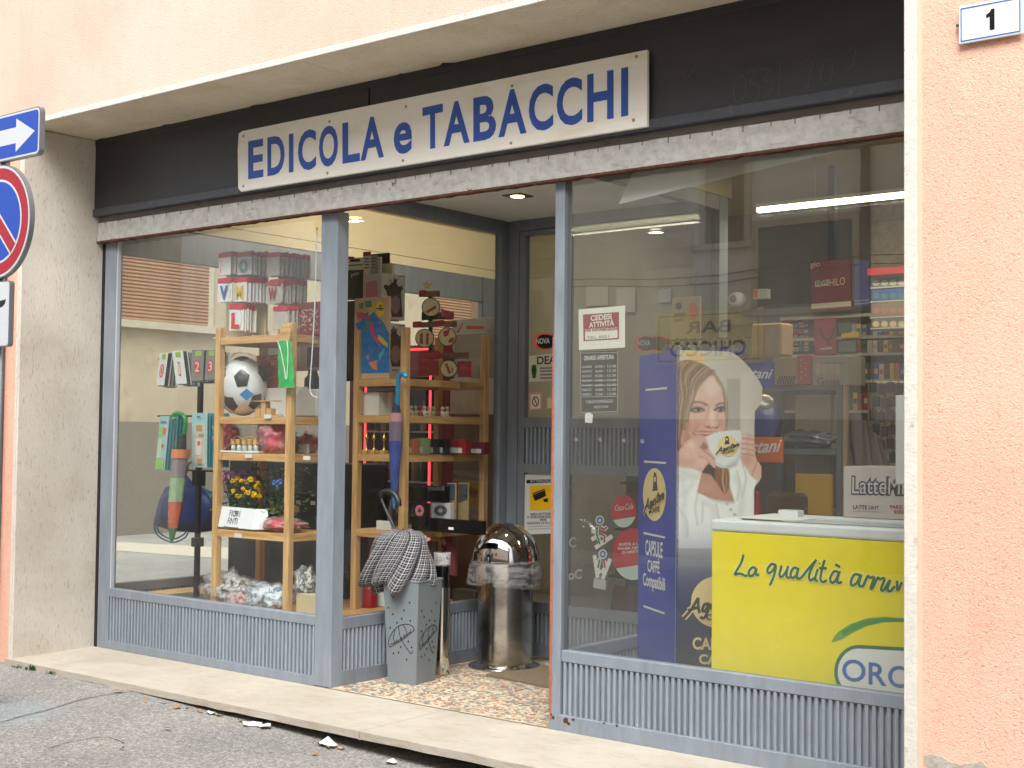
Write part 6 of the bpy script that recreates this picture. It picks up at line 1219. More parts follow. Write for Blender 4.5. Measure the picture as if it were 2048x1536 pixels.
# ------------------------------------------------------------------ notices on the inside of the right street pane
gl_ = PY(0.036)
CW = M('notice_ivory', (226, 224, 210), 0.7); DR = M('notice_red', (150, 40, 54), 0.6)
sticker('sale_notice', 'ivory CEDESI ATTIVITÀ notice with a red panel taped inside the right window', 'notice', [(1158, 700), (1250, 695), (1250, 611), (1157, 619)], CW, gl_, [
    ('red_panel', DR, lambda b, pl: b.pp([(1167, 682), (1238, 678), (1238, 624), (1166, 629)], pl, 0.0035)),
    ('white_panel', CW, lambda b, pl: b.pp([(1170, 680), (1235, 676), (1235, 654), (1170, 658)], pl, 0.0045)),
    ('lettering', CW, lambda b, pl: [ptext(b, 'CEDESI', (1181, 642), (1223, 638), (1181, 631), pl, 0.0045, 0.03), ptext(b, 'ATTIVITÀ', (1178, 656), (1228, 651), (1178, 642), pl, 0.0048, 0.03)]),
    ('red_lettering', DR, lambda b, pl: ptext(b, 'PER INFORMAZIONI', (1171, 664), (1235, 660), (1171, 658), pl, 0.0055, 0.03)),
    ('small_print', GREYP, lambda b, pl: ptext(b, 'TEL. 0331', (1174, 678), (1218, 675), (1174, 673), pl, 0.0055, 0.01))])
m, t_, p_, o_, L = special('smoked_acetate'); t_.nodes.remove(p_); tr = N(t_, 'BsdfTransparent'); tr.inputs[0].default_value = (0.62, 0.64, 0.64, 1); L(tr.outputs[0], o_.inputs[0])
HP_ = M('hours_print', (190, 196, 196), 0.6)
def hours(b, pl):
    ptext(b, 'ORARIO APERTURA', (1168, 721), (1228, 718), (1168, 712), pl, 0.003, 0.02)
    for i, (d, h) in enumerate((('LUNEDÌ', '6.00 - 12.30'), ('MARTEDÌ', '6.00 - 12.30'), ('MERCOLEDÌ', '6.00 - 12.30'), ('GIOVEDÌ', '6.00 - 12.30'), ('VENERDÌ', '6.00 - 12.30'), ('SABATO', '6.00 - 12.30'), ('DOMENICA', '7.00 - 12.00'))):
        y = 733+i*9.3; ptext(b, d, (1164, y+3), (1183, y+2.2), (1164, y-2), pl, 0.003); ptext(b, h, (1191, y+2.5), (1232, y+1.5), (1191, y-2.5), pl, 0.003)
    for y in (705, 760, 770, 793): b.stroke([(1162, y+1), (1234, y)], pl, 0.0016, 0.003, False)
    for q in ([(1161, 703), (1162, 825)], [(1235, 701), (1235, 823)], [(1162, 825), (1235, 823)]): b.stroke(q, pl, 0.002, 0.003, False)
    ptext(b, 'CHIUSO POMERIGGIO', (1172, 807), (1226, 805), (1172, 801), pl, 0.003); ptext(b, 'FESTIVI', (1188, 817), (1216, 816), (1188, 812), pl, 0.003)
sticker('opening_hours', 'smoked clear sheet with white ORARIO APERTURA hours below the ivory notice', 'notice', [(1161, 826), (1236, 824), (1236, 701), (1160, 703)], m, gl_, [('lettering', HP_, hours)])
sticker('price_tag', 'tiny crumpled white tag below the opening hours', 'tag', [(1170, 845), (1184, 846), (1186, 830), (1178, 824), (1170, 828)], WHITE, gl_)
for i, (x, y) in enumerate(((1152, 879), (1199, 879), (1247, 882), (1284, 883))): sticker('tape_scrap', ['scrap of old tape nearest the rusty post', 'scrap of old tape right of the first', 'scrap of old tape left of the blue display', 'scrap of old tape over the blue display panel'][i], 'tape', [(x-4, y-3), (x+1, y-5), (x+5, y), (x+2, y+4), (x-3, y+3)], FILMM, gl_, group='tape scraps on the right pane')

# ------------------------------------------------------------------ coffee display totem
p0 = W(1353, 1000, y=0.30); ux = np.array([0.61, 0.792, 0]); vx = np.array([-0.792, 0.61, 0])   # woman side, blue side
PF = (p0, (0.792, -0.61, 0)); PB = (p0, (-0.61, -0.792, 0)); zB, zT = 0.014, Wp(1355, 700, PF)[2]
cd_ = thing('coffee_display', 'tall cardboard coffee display with a printed woman drinking from a cup', 'display', (p0[0], p0[1], zB))
bl = Wp(1277, 1000, PB); wB = np.linalg.norm((bl-p0)[:2])
def onF(s, z, off=0.0): q = p0+ux*s+np.array(PF[1])*off; return (q[0], q[1], z)
def onB(s, z, off=0.0): q = p0+vx*s+np.array(PB[1])*off; return (q[0], q[1], z)
b = MB(); b.prism([onB(0.0, zB), onB(wB, zB), onB(wB, zT), onB(0.0, zT)], -np.array(PB[1])*0.012); mk('side_panel', b, NAVY, parent=cd_)
# printed front, painted on a fine mesh (flat print)
right = [(700, 1440), (702, 1455), (706, 1466), (714, 1478), (722, 1487), (735, 1499), (745, 1507), (758, 1516), (770, 1523), (776, 1525), (804, 1524), (813, 1517), (822, 1510), (850, 1509), (900, 1509), (912, 1511), (922, 1515), (932, 1523), (953, 1523), (962, 1519), (974, 1509), (1034, 1508), (1500, 1508)]
rows = 330; cols = 120; zb_ = zB; ys = []; V = []
rz_ = [Wp(x, y, PF) for y, x in right]; rs = [np.dot((q-p0), ux) for q in rz_]; rzz = [q[2] for q in rz_]
zz = zT-(zT-zb_)*(np.linspace(0, 1, rows+1)**1.35)
smax = np.interp(-zz, [-q for q in rzz], rs); smax[0] = np.dot(Wp(1436, 700, PF)-p0, ux)
G = np.array([[p0+ux*(smax[i]*j/cols)+np.array([0, 0, zz[i]-p0[2]]) for j in range(cols+1)] for i in range(rows+1)]).reshape(-1, 3)
PXY = proj(G); C = np.tile(np.array([206., 200., 186.]), (len(PXY), 1))
def sdist(P):
    P = np.array(P, float); x, y = PXY[:, 0], PXY[:, 1]; d = np.full(len(PXY), 1e9); ins = np.zeros(len(PXY), bool); n = len(P)
    for i in range(n):
        a, c = P[i], P[(i+1) % n]; e = c-a; t = np.clip(((x-a[0])*e[0]+(y-a[1])*e[1])/(e @ e+1e-9), 0, 1); d = np.minimum(d, np.hypot(x-a[0]-t*e[0], y-a[1]-t*e[1]))
        cnd = (a[1] > y) != (c[1] > y); xi = a[0]+(y-a[1])/((c[1]-a[1]) if abs(c[1]-a[1]) > 1e-9 else 1e-9)*(c[0]-a[0]); ins ^= cnd & (x < xi)
    return np.where(ins, -d, d)
def fillp(P, col, fe=1.0, al=1.0, curve=False):
    global C
    if curve: Q = [np.array(p, float) for p in P]; P = catmull(Q+[Q[0]], 5)
    a = np.clip(0.5-sdist(P)/(2*fe), 0, 1)*al; C = C*(1-a[:, None])+np.array(col, float)*a[:, None]
def linep(P, col, w=1.0, fe=0.6, al=1.0):
    global C
    Q = np.array(catmull([np.array(p, float) for p in P], 5) if len(P) > 2 else P, float); x, y = PXY[:, 0], PXY[:, 1]; d = np.full(len(PXY), 1e9)
    for i in range(len(Q)-1):
        e = Q[i+1]-Q[i]; t = np.clip(((x-Q[i][0])*e[0]+(y-Q[i][1])*e[1])/(e @ e+1e-9), 0, 1); d = np.minimum(d, np.hypot(x-Q[i][0]-t*e[0], y-Q[i][1]-t*e[1]))
    a = np.clip(0.5-(d-w/2)/(2*fe), 0, 1)*al; C = C*(1-a[:, None])+np.array(col, float)*a[:, None]
def ellp(cx, cy, rx, ry, col, fe=1.0, al=1.0): fillp(ell(cx, cy, rx, ry, 20), col, fe, al)
c5 = lambda L: [(1350+x/5.69, 690+y/5.69) for x, y in L]
d4 = lambda L: [(1250+x/3.84, 680+y/3.84) for x, y in L]
SK, SKD, SKL = (224, 182, 162), (182, 122, 102), (244, 214, 198)
fillp(c5([(0, 60), (330, 60), (330, 130), (0, 140)]), (224, 208, 172), 4); fillp(c5([(590, 385), (745, 385), (745, 1000), (575, 1000)]), (176, 170, 158), 2); fillp(c5([(745, 320), (880, 320), (880, 1000), (745, 1000)]), (214, 208, 196), 3)
fillp(c5([(120, 55), (330, 110), (330, 190), (250, 195), (130, 150)]), (236, 186, 120), 4, 0.8); linep(c5([(30, 125), (400, 120), (700, 150)]), (186, 176, 156), 1.2, 1)
# hair behind, face, neck
fillp(c5([(10, 230), (60, 190), (150, 172), (240, 188), (340, 228), (430, 290), (500, 375), (555, 480), (590, 600), (602, 720), (596, 880), (570, 985), (500, 990), (300, 700), (200, 900), (140, 1120), (10, 1160)]), (140, 108, 82), 1.5, 1, True)
fillp(c5([(165, 690), (185, 600), (230, 500), (300, 410), (380, 360), (430, 350), (480, 385), (525, 480), (552, 600), (562, 740), (574, 860), (566, 950), (530, 990), (470, 1000), (400, 1030), (300, 1080), (200, 1120), (120, 1140), (70, 1130), (80, 980), (130, 850)]), SK, 1.2, 1, True)
fillp(c5([(70, 1140), (90, 960), (140, 850), (180, 900), (170, 1000), (200, 1090)]), (186, 122, 100), 6, 0.75); ellp(*c5([(420, 470)])[0], 17, 20, SKL, 8, 0.8); ellp(*c5([(250, 880)])[0], 12, 10, (226, 160, 142), 6, 0.6); ellp(*c5([(425, 800)])[0], 5, 14, SKL, 4, 0.8); ellp(*c5([(530, 900)])[0], 5, 10, (206, 148, 128), 4, 0.6)
linep(c5([(385, 690), (370, 780), (340, 870), (335, 920)]), (196, 142, 122), 3.5, 2.5, 0.7); linep(c5([(335, 925), (380, 945), (430, 938), (470, 945), (495, 920)]), (176, 104, 92), 2.6, 1.6, 0.8); ellp(*c5([(375, 930)])[0], 4, 1.8, (120, 62, 54), 1, 0.7); ellp(*c5([(478, 938)])[0], 2.5, 1.5, (120, 62, 54), 1, 0.6); linep(c5([(480, 800), (500, 870), (505, 920)]), (190, 134, 116), 2, 1.5, 0.7)
fillp(c5([(206, 1008), (250, 984), (320, 972), (390, 980), (470, 982), (480, 1010), (360, 1040), (270, 1040)]), (196, 108, 104), 1.6, 0.95, True); linep(c5([(218, 1008), (300, 1000), (380, 1004), (460, 996)]), (238, 230, 224), 2.0, 0.9, 0.9); linep(c5([(200, 1000), (212, 1010), (226, 1022)]), (150, 84, 74), 2.0, 1.4, 0.8); linep(c5([(300, 890), (240, 940), (205, 1010)]), (190, 124, 104), 2, 1.8, 0.8)
# brows and eyes
linep(c5([(165, 672), (230, 650), (300, 654), (358, 682)]), (92, 68, 58), 4.2, 1.8); linep(c5([(468, 690), (510, 664), (556, 662)]), (82, 60, 52), 2.6, 0.9)
fillp(c5([(160, 748), (200, 715), (260, 702), (320, 722), (330, 745), (260, 765), (200, 765)]), (92, 66, 60), 1.6, 0.75, True); fillp(c5([(200, 746), (240, 728), (300, 732), (318, 745), (260, 753)]), (186, 178, 174), 0.7, 0.8, True); ellp(*c5([(268, 738)])[0], 4.4, 3.6, (70, 78, 76), 0.8); ellp(*c5([(268, 738)])[0], 2.0, 2.0, (16, 16, 18), 0.6); linep(c5([(162, 750), (222, 722), (290, 720), (332, 744)]), (40, 30, 28), 2.6, 0.8); linep(c5([(180, 756), (255, 768), (320, 752)]), (120, 82, 72), 1.6, 1.2, 0.7); fillp(c5([(150, 760), (180, 690), (330, 690), (345, 740), (250, 712), (180, 735)]), (150, 104, 90), 4, 0.45)
fillp(c5([(450, 735), (490, 705), (540, 700), (565, 720), (560, 755), (500, 765)]), (92, 66, 60), 1.4, 0.75, True); fillp(c5([(472, 738), (505, 722), (545, 726), (550, 746), (505, 752)]), (186, 178, 174), 0.7, 0.8, True); ellp(*c5([(522, 736)])[0], 4.0, 3.6, (60, 70, 70), 0.8); ellp(*c5([(523, 736)])[0], 1.9, 1.9, (16, 16, 18), 0.6); linep(c5([(448, 740), (490, 714), (540, 708), (568, 722)]), (40, 30, 28), 2.6, 0.8); fillp(c5([(440, 730), (470, 695), (560, 680), (570, 715), (500, 706)]), (150, 104, 90), 4, 0.45); linep(c5([(545, 700), (575, 690)]), (60, 44, 40), 1.2)
# hair strands
r3 = random.Random(5)
for i in range(120):
    f = r3.random(); x0 = 60+f*390+r3.uniform(-15, 15); y0 = 178+abs(f-0.2)*140; x1 = 16+f*135+r3.uniform(-14, 14); col = [(186, 156, 122), (104, 80, 62), (152, 122, 94), (214, 190, 158), (84, 66, 54), (128, 100, 78)][r3.randrange(6)]
    linep(c5([(x0, y0), (x0-60-f*110, y0+110+f*60), (x1+40+f*30, 560+f*60), (x1+20, 760), (x1, 1110-f*240)]), col, 0.9, 0.7, 0.7)
for i in range(12):
    o = i*9; linep(c5([(430+o*0.4, 310+o), (520+o*0.3, 420+o), (565+o*0.18, 580), (585-o*0.05, 760), (578-o*0.08, 970)]), [(196, 160, 122), (140, 106, 80), (212, 182, 144)][i % 3], 1.1, 0.7, 0.8)
# blouse, neck, pony tail
fillp(d4([(395, 975), (470, 985), (560, 1000), (600, 1050), (555, 1170), (640, 1210), (760, 1240), (840, 1240), (800, 1080), (790, 1010), (880, 900), (960, 1040), (1010, 1080), (985, 1170), (995, 1600), (380, 1600)]), (242, 242, 238), 1.2)
fillp(d4([(585, 1030), (620, 960), (700, 950), (780, 1060), (838, 1238), (700, 1226), (552, 1172)]), (190, 136, 112), 1.2); fillp(d4([(585, 1020), (640, 945), (715, 975), (735, 1080), (700, 1090), (660, 1032)]), (48, 42, 42), 1.2)
fillp(d4([(690, 975), (790, 985), (800, 1120), (765, 1178), (725, 1130), (690, 1060)]), (126, 82, 56), 1.5, 1, True); linep(d4([(755, 990), (750, 1080), (765, 1165)]), (206, 166, 116), 2.4, 1.2); linep(d4([(775, 1000), (780, 1090), (775, 1150)]), (176, 132, 90), 2, 1.2)
for L in ([(400, 990), (480, 1000), (560, 1020)], [(560, 1180), (540, 1300), (560, 1420)], [(420, 1300), (470, 1380), (480, 1500)], [(640, 1215), (720, 1245), (830, 1250)], [(900, 950), (930, 1060), (900, 1200)], [(860, 1010), (880, 1100), (860, 1230)], [(700, 1260), (720, 1400), (700, 1520)], [(600, 1250), (590, 1400)]): linep(d4(L), (188, 190, 186), 3.0, 2.4, 0.7)
for x, y in ((785, 1260), (812, 1302), (842, 1340)): ellp(*d4([(x, y)])[0], 3.5, 2.5, (190, 188, 180), 0.8)
# hands and cup
fillp(c5([(760, 1010), (850, 1015), (900, 1050), (905, 1200), (945, 1330), (985, 1390), (985, 1505), (900, 1520), (840, 1420), (750, 1300)]), SK, 1.0, 1, True)
for y in (1062, 1120, 1180, 1240): linep(c5([(758, y), (830, y+6), (900, y+20)]), (176, 112, 98), 1.6, 1.0, 0.85); ellp(*c5([(785, y-25)])[0], 4, 2.2, (236, 206, 196), 1, 0.8)
linep(c5([(930, 1330), (900, 1420), (880, 1480)]), (180, 120, 104), 3, 2, 0.6)
fillp(c5([(355, 1050), (420, 1018), (520, 988), (640, 974), (735, 974), (757, 1000), (760, 1110), (750, 1240), (722, 1330), (680, 1378), (600, 1400), (520, 1396), (470, 1372), (440, 1270), (385, 1160)]), (230, 232, 230), 1.0)
fillp(c5([(470, 1340), (560, 1380), (700, 1300), (740, 1200), (757, 1120), (745, 1270), (690, 1380), (600, 1402), (500, 1394)]), (186, 192, 196), 4, 0.8); linep(c5([(590, 1385), (650, 1372), (700, 1352)]), (150, 154, 156), 1.4, 0.9); linep(c5([(355, 1050), (480, 1000), (640, 978), (745, 980)]), (246, 246, 244), 1.6, 0.8)
fillp(c5([(265, 1018), (345, 1048), (378, 1120), (372, 1172), (440, 1262), (466, 1330), (440, 1396), (385, 1345), (335, 1390), (300, 1445), (170, 1404), (25, 1390), (38, 1210), (130, 1100), (200, 1050)]), (220, 174, 156), 1.0)
fillp(c5([(280, 1170), (325, 1105), (372, 1150), (366, 1190), (310, 1185)]), (160, 90, 82), 3, 0.9); linep(c5([(300, 1180), (390, 1250), (452, 1300)]), (178, 118, 104), 1.8, 1.1); linep(c5([(260, 1260), (340, 1290), (400, 1350)]), (184, 124, 108), 1.8, 1.2, 0.9); linep(c5([(130, 1110), (170, 1180), (180, 1260)]), (200, 146, 128), 3, 2.4, 0.6); ellp(*c5([(180, 1140)])[0], 8, 7, SKL, 5, 0.7); ellp(*c5([(450, 1385)])[0], 3, 2.4, (236, 206, 196), 1, 0.8); linep(c5([(25, 1390), (170, 1402), (300, 1450)]), (206, 206, 200), 2.5, 1.4)
fillp(c5([(0, 1392), (170, 1406), (300, 1450), (280, 1540), (0, 1540)]), (228, 228, 222), 1)
# soft modelling: the lit side, the folds, a fine print grain
for L, w in (([(60, 1440), (150, 1480), (260, 1500)], 8), ([(40, 1500), (120, 1530)], 6)): linep(c5(L), (206, 206, 202), w, 4, 0.5)
for L, w in (([(430, 1060), (460, 1200), (440, 1340), (470, 1500)], 10), ([(850, 1060), (900, 1180), (880, 1400)], 9), ([(600, 1240), (680, 1300), (690, 1480)], 8), ([(520, 1100), (470, 1160), (420, 1190)], 7)): linep(d4(L), (206, 207, 204), w, 6, 0.55)
linep(d4([(600, 1180), (700, 1225), (830, 1240)]), (160, 108, 88), 3, 2.5, 0.5); ellp(*d4([(640, 1130)])[0], 14, 10, (204, 154, 132), 8, 0.6)
ellp(*c5([(180, 1250)])[0], 16, 18, (232, 194, 176), 10, 0.55); ellp(*c5([(110, 1330)])[0], 18, 8, (196, 146, 126), 8, 0.5); ellp(*c5([(300, 1330)])[0], 10, 6, (236, 200, 184), 5, 0.5); ellp(*c5([(820, 1300)])[0], 10, 12, (196, 140, 122), 7, 0.5)
ellp(*c5([(300, 610)])[0], 16, 10, (232, 194, 176), 9, 0.5); ellp(*c5([(230, 960)])[0], 12, 14, (196, 138, 118), 9, 0.45); ellp(*c5([(430, 905)])[0], 3.5, 3, (246, 218, 204), 2, 0.7); ellp(*c5([(330, 880)])[0], 9, 6, (234, 176, 156), 6, 0.5)
g_ = np.random.RandomState(4).normal(0, 3.0, (len(PXY), 1)); C = np.clip(C+g_, 0, 255)
# fade to navy at the foot
f = np.clip((PXY[:, 1]-1035)/190, 0, 1); f = (f*f*(3-2*f))[:, None]; C = C*(1-f)+np.array([34, 46, 92])*f
f = np.clip((PXY[:, 1]-1225)/100, 0, 1)[:, None]; C = C*(1-f)+np.array([22, 28, 52])*f
b = MB(); w_ = cols+1
b.add(G, [(i*w_+j, (i+1)*w_+j, (i+1)*w_+j+1, i*w_+j+1) for i in range(rows) for j in range(cols)])
m, t_, p_, o_, L = special('printed_picture'); at = N(t_, 'Attribute', attribute_name='print'); L(at.outputs['Color'], p_.inputs['Base Color']); p_.inputs['Roughness'].default_value = 0.4
fp = mk('printed_front', b, m, parent=cd_); ca = fp.data.color_attributes.new('print', 'FLOAT_COLOR', 'POINT'); cl_ = C/255.0; cl_ = np.where(cl_ <= 0.04045, cl_/12.92, ((cl_+0.055)/1.055)**2.4)
ca.data.foreach_set('color', np.concatenate([cl_, np.ones((len(cl_), 1))], 1).astype(np.float32).ravel())
b = MB(); bk = -np.array(PF[1])*0.008; P = [p0+bk*0.2+np.array([0, 0, zz[0]-p0[2]])]+[p0+bk*0.2+ux*smax[i]+np.array([0, 0, zz[i]-p0[2]]) for i in range(0, rows+1, 3)]+[p0+bk*0.2+np.array([0, 0, zB-p0[2]])]
b.prism(P, bk); mk('board', b, CARDL, parent=cd_)
# emblems and lettering
SCRIPT = [[(0, -.06), (.09, .3), (.185, .9)], [(.185, .9), (.20, .45), (.235, .02)], [(.05, .30), (.14, .36), (.22, .34)], [(.36, .44), (.29, .42), (.275, .12), (.32, .08), (.37, .44), (.355, -.05), (.31, -.32), (.25, -.20)],
  [(.45, .44), (.405, .25), (.43, .04), (.48, .18), (.46, .44), (.50, .40)], [(.57, .48), (.53, .36), (.575, .18), (.545, .02), (.515, .08)], [(.645, .80), (.62, .25), (.635, .04), (.67, .10)], [(.585, .54), (.70, .60)],
  [(.765, .44), (.71, .42), (.69, .12), (.735, .10), (.77, .44), (.76, .08), (.785, .06)], [(.81, .46), (.805, .04)], [(.81, .28), (.845, .46), (.87, .40), (.87, .08), (.895, .08)], [(.925, .46), (.92, .08), (.95, .06)], [(.935, .68), (.945, .72)]]
def script(b, a0, a1, a2, pl, w, off):
    a0, a1, a2 = (np.array(q, float) for q in (a0, a1, a2)); up = a2-a0; sl = (a1-a0)*0.02
    for s in SCRIPT: b.stroke([tuple(a0+(a1-a0)*x+up*y+sl*y) for x, y in s], pl, w, off)
def emblem(pl, cx, cy, rx, ry, wd_, head, par, capt, text='Agostani'):
    b = MB(); b.pp(ell(cx, cy, rx, ry, 32), pl, 0.002); e_ = mk('emblem', b, CREAMP, parent=par)
    b = MB(); hx, hy, hs = head; kx = rx/ry
    b.pp([(hx+hs*kx*x, hy+hs*y) for x, y in ((-0.3, -1.0), (0.3, -0.95), (0.5, -0.4), (0.55, 0.3), (0.75, 1.1), (-0.75, 1.2), (-0.45, 0.3), (-0.5, -0.4))], pl, 0.003); mk('head_mark', b, BROWNP, parent=e_)
    b = MB(); b.pp([(hx+hs*kx*x, hy+hs*y) for x, y in ((-0.32, -0.45), (0.15, -0.5), (0.2, 0.05), (-0.25, 0.1))], pl, 0.0038); mk('face_mark', b, CREAMP, parent=e_)
    (a0, a1, a2), (k0, k1, k2) = wd_, capt; o = Wp(*a0, pl, 0)
    ww = np.linalg.norm(Wp(*a1, pl)-Wp(*a0, pl)); b = MB(); script(b, a0, a1, a2, pl, ww*0.085, 0.004); mk('lettering_outline', b, CREAMP, parent=e_); b = MB(); script(b, a0, a1, a2, pl, ww*0.042, 0.005); ptext(b, 'CAFFÈ' if len(text) > 4 else 'CA', k0, k1, k2, pl, 0.005, 0.03); mk('lettering', b, BROWNP, parent=e_)
emblem(PB, 1309, 989, 23, 53, ((1287, 1026), (1330, 995), (1288, 1000)), (1310, 962, 17), cd_, ((1301, 1026), (1319, 1024), (1301, 1013)))
emblem(PF, 1456, 892, 20.5, 21, ((1432, 908), (1481, 891), (1433, 896)), (1454, 880, 7.5), cd_, ((1450, 909), (1468, 904), (1450, 902)))
emblem(PF, 1432, 1204, 50, 51, ((1368, 1234), (1500, 1204), (1370, 1198)), (1444, 1178, 17), cd_, ((1412, 1241), (1470, 1236), (1412, 1226)))
b = MB()
for s, x0, x1, y, h, dy in (('CAPSULE', 1291, 1325, 1110, 31, 7), ('CAFFÈ', 1295, 1319, 1143, 30, 5), ('Compatibili', 1286, 1330, 1178, 33, 12)): ptext(b, s, (x0, y), (x1, y+dy), (x0, y-h), PB, 0.002, 0.02)
mk('lettering', b, WHITEPR, parent=cd_)
b = MB()
for s, x0, x1, y, h in (('CAPSULE', 1385, 1490, 1299, 25), ('CAFFÈ', 1398, 1470, 1328, 25)): ptext(b, s, (x0, y), (x1, y+4), (x0, y-h), PF, 0.002, 0.03)
mk('lettering', b, CREAMP, parent=cd_)
b = MB()
for x0, x1, y0, y1 in ((1291, 1334, 780, 776), (1288, 1332, 923, 926), (1287, 1330, 1066, 1075), (1287, 1329, 1212, 1227)): b.pp([(x0, y0+2), (x1, y1+2), (x1, y1-2), (x0, y0-2)], PB, 0.003)
mk('card_slot', b, WHITE, parent=cd_)

# ------------------------------------------------------------------ chest freezer with yellow front
FZY = 0.12; x0 = W(1423, 1200, y=FZY)[0]; x1 = 5.68; zt = 0.995
fr = thing('chest_freezer', 'white chest freezer with a bright yellow front panel behind the right window', 'freezer', ((x0+x1)/2, 0.4, 0.012))
b = MB(); b.box(x0, x1, FZY+0.012, 0.72, 0.012, zt); mk('body', b, WHITEP, parent=fr, bev=0.012, seg=2)
b = MB(); b.box(x0, x1-0.002, FZY, FZY+0.011, 0.03, zt); yf = mk('front_panel', b, YEL, parent=fr, bev=0.003)
b = MB(); b.box(x0-0.004, x1, FZY-0.006, 0.20, zt+0.001, 1.048); mk('rim', b, WHITEP, parent=fr, bev=0.016, seg=4)
b = MB(); b.box(x0-0.004, x1, 0.64, 0.73, zt+0.001, 1.052); b.box(x0-0.004, x0+0.09, 0.201, 0.639, zt+0.001, 1.050); mk('rim', b, WHITEP, parent=fr, bev=0.008)
b = MB(); b.box(x0+0.091, x1, 0.203, 0.637, 1.030, 1.036); mk('sliding_lid', b, GLASSD, parent=fr)
b = MB(); b.box(x0+0.10, x1-0.05, 0.21, 0.63, 0.80, 0.81); mk('freezer_bottom', b, LGREY, parent=fr)
b = MB(); b.box(4.70, 4.80, 0.46, 0.53, 1.051, 1.085); mk('handle', b, WHITEP, parent=fr, bev=0.004)
pf_ = PY(FZY)
def k3(L): return [(1250+x/3.593, 1000+y/3.593) for x, y in L]
b = MB(); bw = MB(); OFFW = M('lettering_edge', (250, 244, 160), 0.4)
for s in ([(852, 392), (835, 450), (800, 512), (790, 535), (830, 528), (865, 545), (880, 538)], [(940, 490), (915, 485), (890, 515), (895, 545), (925, 535), (945, 490), (940, 535), (965, 535)],
          [(1085, 470), (1055, 460), (1025, 495), (1030, 525), (1060, 510), (1085, 470), (1070, 545), (1040, 612)], [(1125, 470), (1110, 540), (1130, 550), (1165, 500), (1170, 475), (1160, 545), (1185, 560)],
          [(1240, 490), (1210, 490), (1190, 530), (1200, 560), (1230, 540), (1245, 490), (1235, 560), (1265, 560)], [(1265, 560), (1330, 480), (1375, 430)], [(1374, 428), (1345, 480), (1322, 545), (1332, 578), (1360, 560)],
          [(1385, 495), (1365, 570), (1385, 580)], [(1435, 430), (1415, 500), (1405, 570), (1425, 590), (1450, 575)], [(1395, 490), (1450, 490)], [(1530, 515), (1500, 515), (1475, 560), (1485, 595), (1515, 575), (1540, 515), (1525, 590), (1560, 590)], [(1510, 462), (1545, 482)],
          [(1690, 540), (1650, 535), (1625, 580), (1630, 615), (1665, 595), (1695, 540), (1680, 610), (1710, 620)], [(1710, 620), (1745, 545), (1760, 560), (1790, 555), (1765, 630), (1775, 640)], [(1775, 640), (1815, 560), (1830, 570), (1865, 565), (1840, 640), (1860, 650)], [(1860, 650), (1905, 575), (1885, 640), (1905, 655), (1940, 620)], [(1955, 580), (1960, 650), (1990, 590)]):
    bw.stroke(k3(s), pf_, 0.019, 0.0015); b.stroke(k3(s), pf_, 0.0115, 0.0026)
bw.pp(k3(ell(1398, 455, 9, 9, 12)), pf_, 0.0016); b.pp(k3(ell(1398, 455, 7, 7, 12)), pf_, 0.0027)
mk('script_edge', bw, OFFW, parent=yf); mk('script_lettering', b, M('script_green', (24, 104, 50), 0.45), parent=yf)
GF = MATS['dark_green_print']; b = MB()
P = k3([(1484, 1024), (1500, 985), (1530, 950), (1620, 890), (1740, 850), (1860, 840), (2010, 848), (2010, 876), (1860, 878), (1740, 905), (1640, 950), (1560, 1000)])
b.pp(P, pf_, 0.0016); mk('brush_arc', b, M('arc_green', (112, 170, 60), 0.45, var=0.2, vs=6), parent=yf)
b = MB(); P = k3([(1550, 945), (1640, 895), (1760, 862), (1880, 850), (2010, 858), (2010, 870), (1860, 872), (1730, 895), (1630, 940), (1570, 980)]); b.pp(P, pf_, 0.0024); mk('brush_arc', b, M('arc_green_deep', (60, 150, 60), 0.45, var=0.2, vs=8), parent=yf)
def pill(g):
    cx, cy = 1660, 1230; pts = []
    for k in range(21):
        a = math.pi/2+math.pi*k/20; pts.append((cx+18-(-(175-g))*math.cos(a)*1.0, cy-(195-g)*math.sin(a)+6))
    return k3([(2400, cy-150+g)]+[(x, y) for x, y in pts]+[(2400, cy+230-g)])
b = MB(); b.pp(pill(0), pf_, 0.003); lg = mk('logo_border', b, GF, parent=yf); b = MB(); b.pp(pill(26), pf_, 0.004); mk('logo_field', b, WHITEPR, parent=lg)
b = MB(); OB = M('logo_blue', (28, 104, 180), 0.4)
for ch, xa, xb, yb, yt in (('O', 1560, 1730, 1300, 1140), ('R', 1750, 1880, 1325, 1165), ('O', 1890, 2060, 1345, 1185), ('G', 2080, 2240, 1365, 1205), ('E', 2260, 2350, 1380, 1225)): ptext(b, ch, *k3([(xa, yb), (xb, yb+14), (xa, yt)]), pf_, 0.005, 0.015)
mk('logo_lettering', b, OB, parent=lg)
b = MB(); pts = [(1490, 1047), (1520, 1036), (1545, 1032), (1600, 1037), (1640, 1043), (1600, 1047), (1545, 1046)]; P = [W(x, y, z=1.053) for x, y in pts]
b.prism([W(x, y, z=1.0525) for x, y in ((1480, 1036), (1505, 1031), (1548, 1028), (1636, 1037), (1602, 1041), (1545, 1040))], (0, 0, 0.002)); mk('paper_sheet', b, WHITE, label='white sheet of paper lying on the freezer rim', cat='paper')
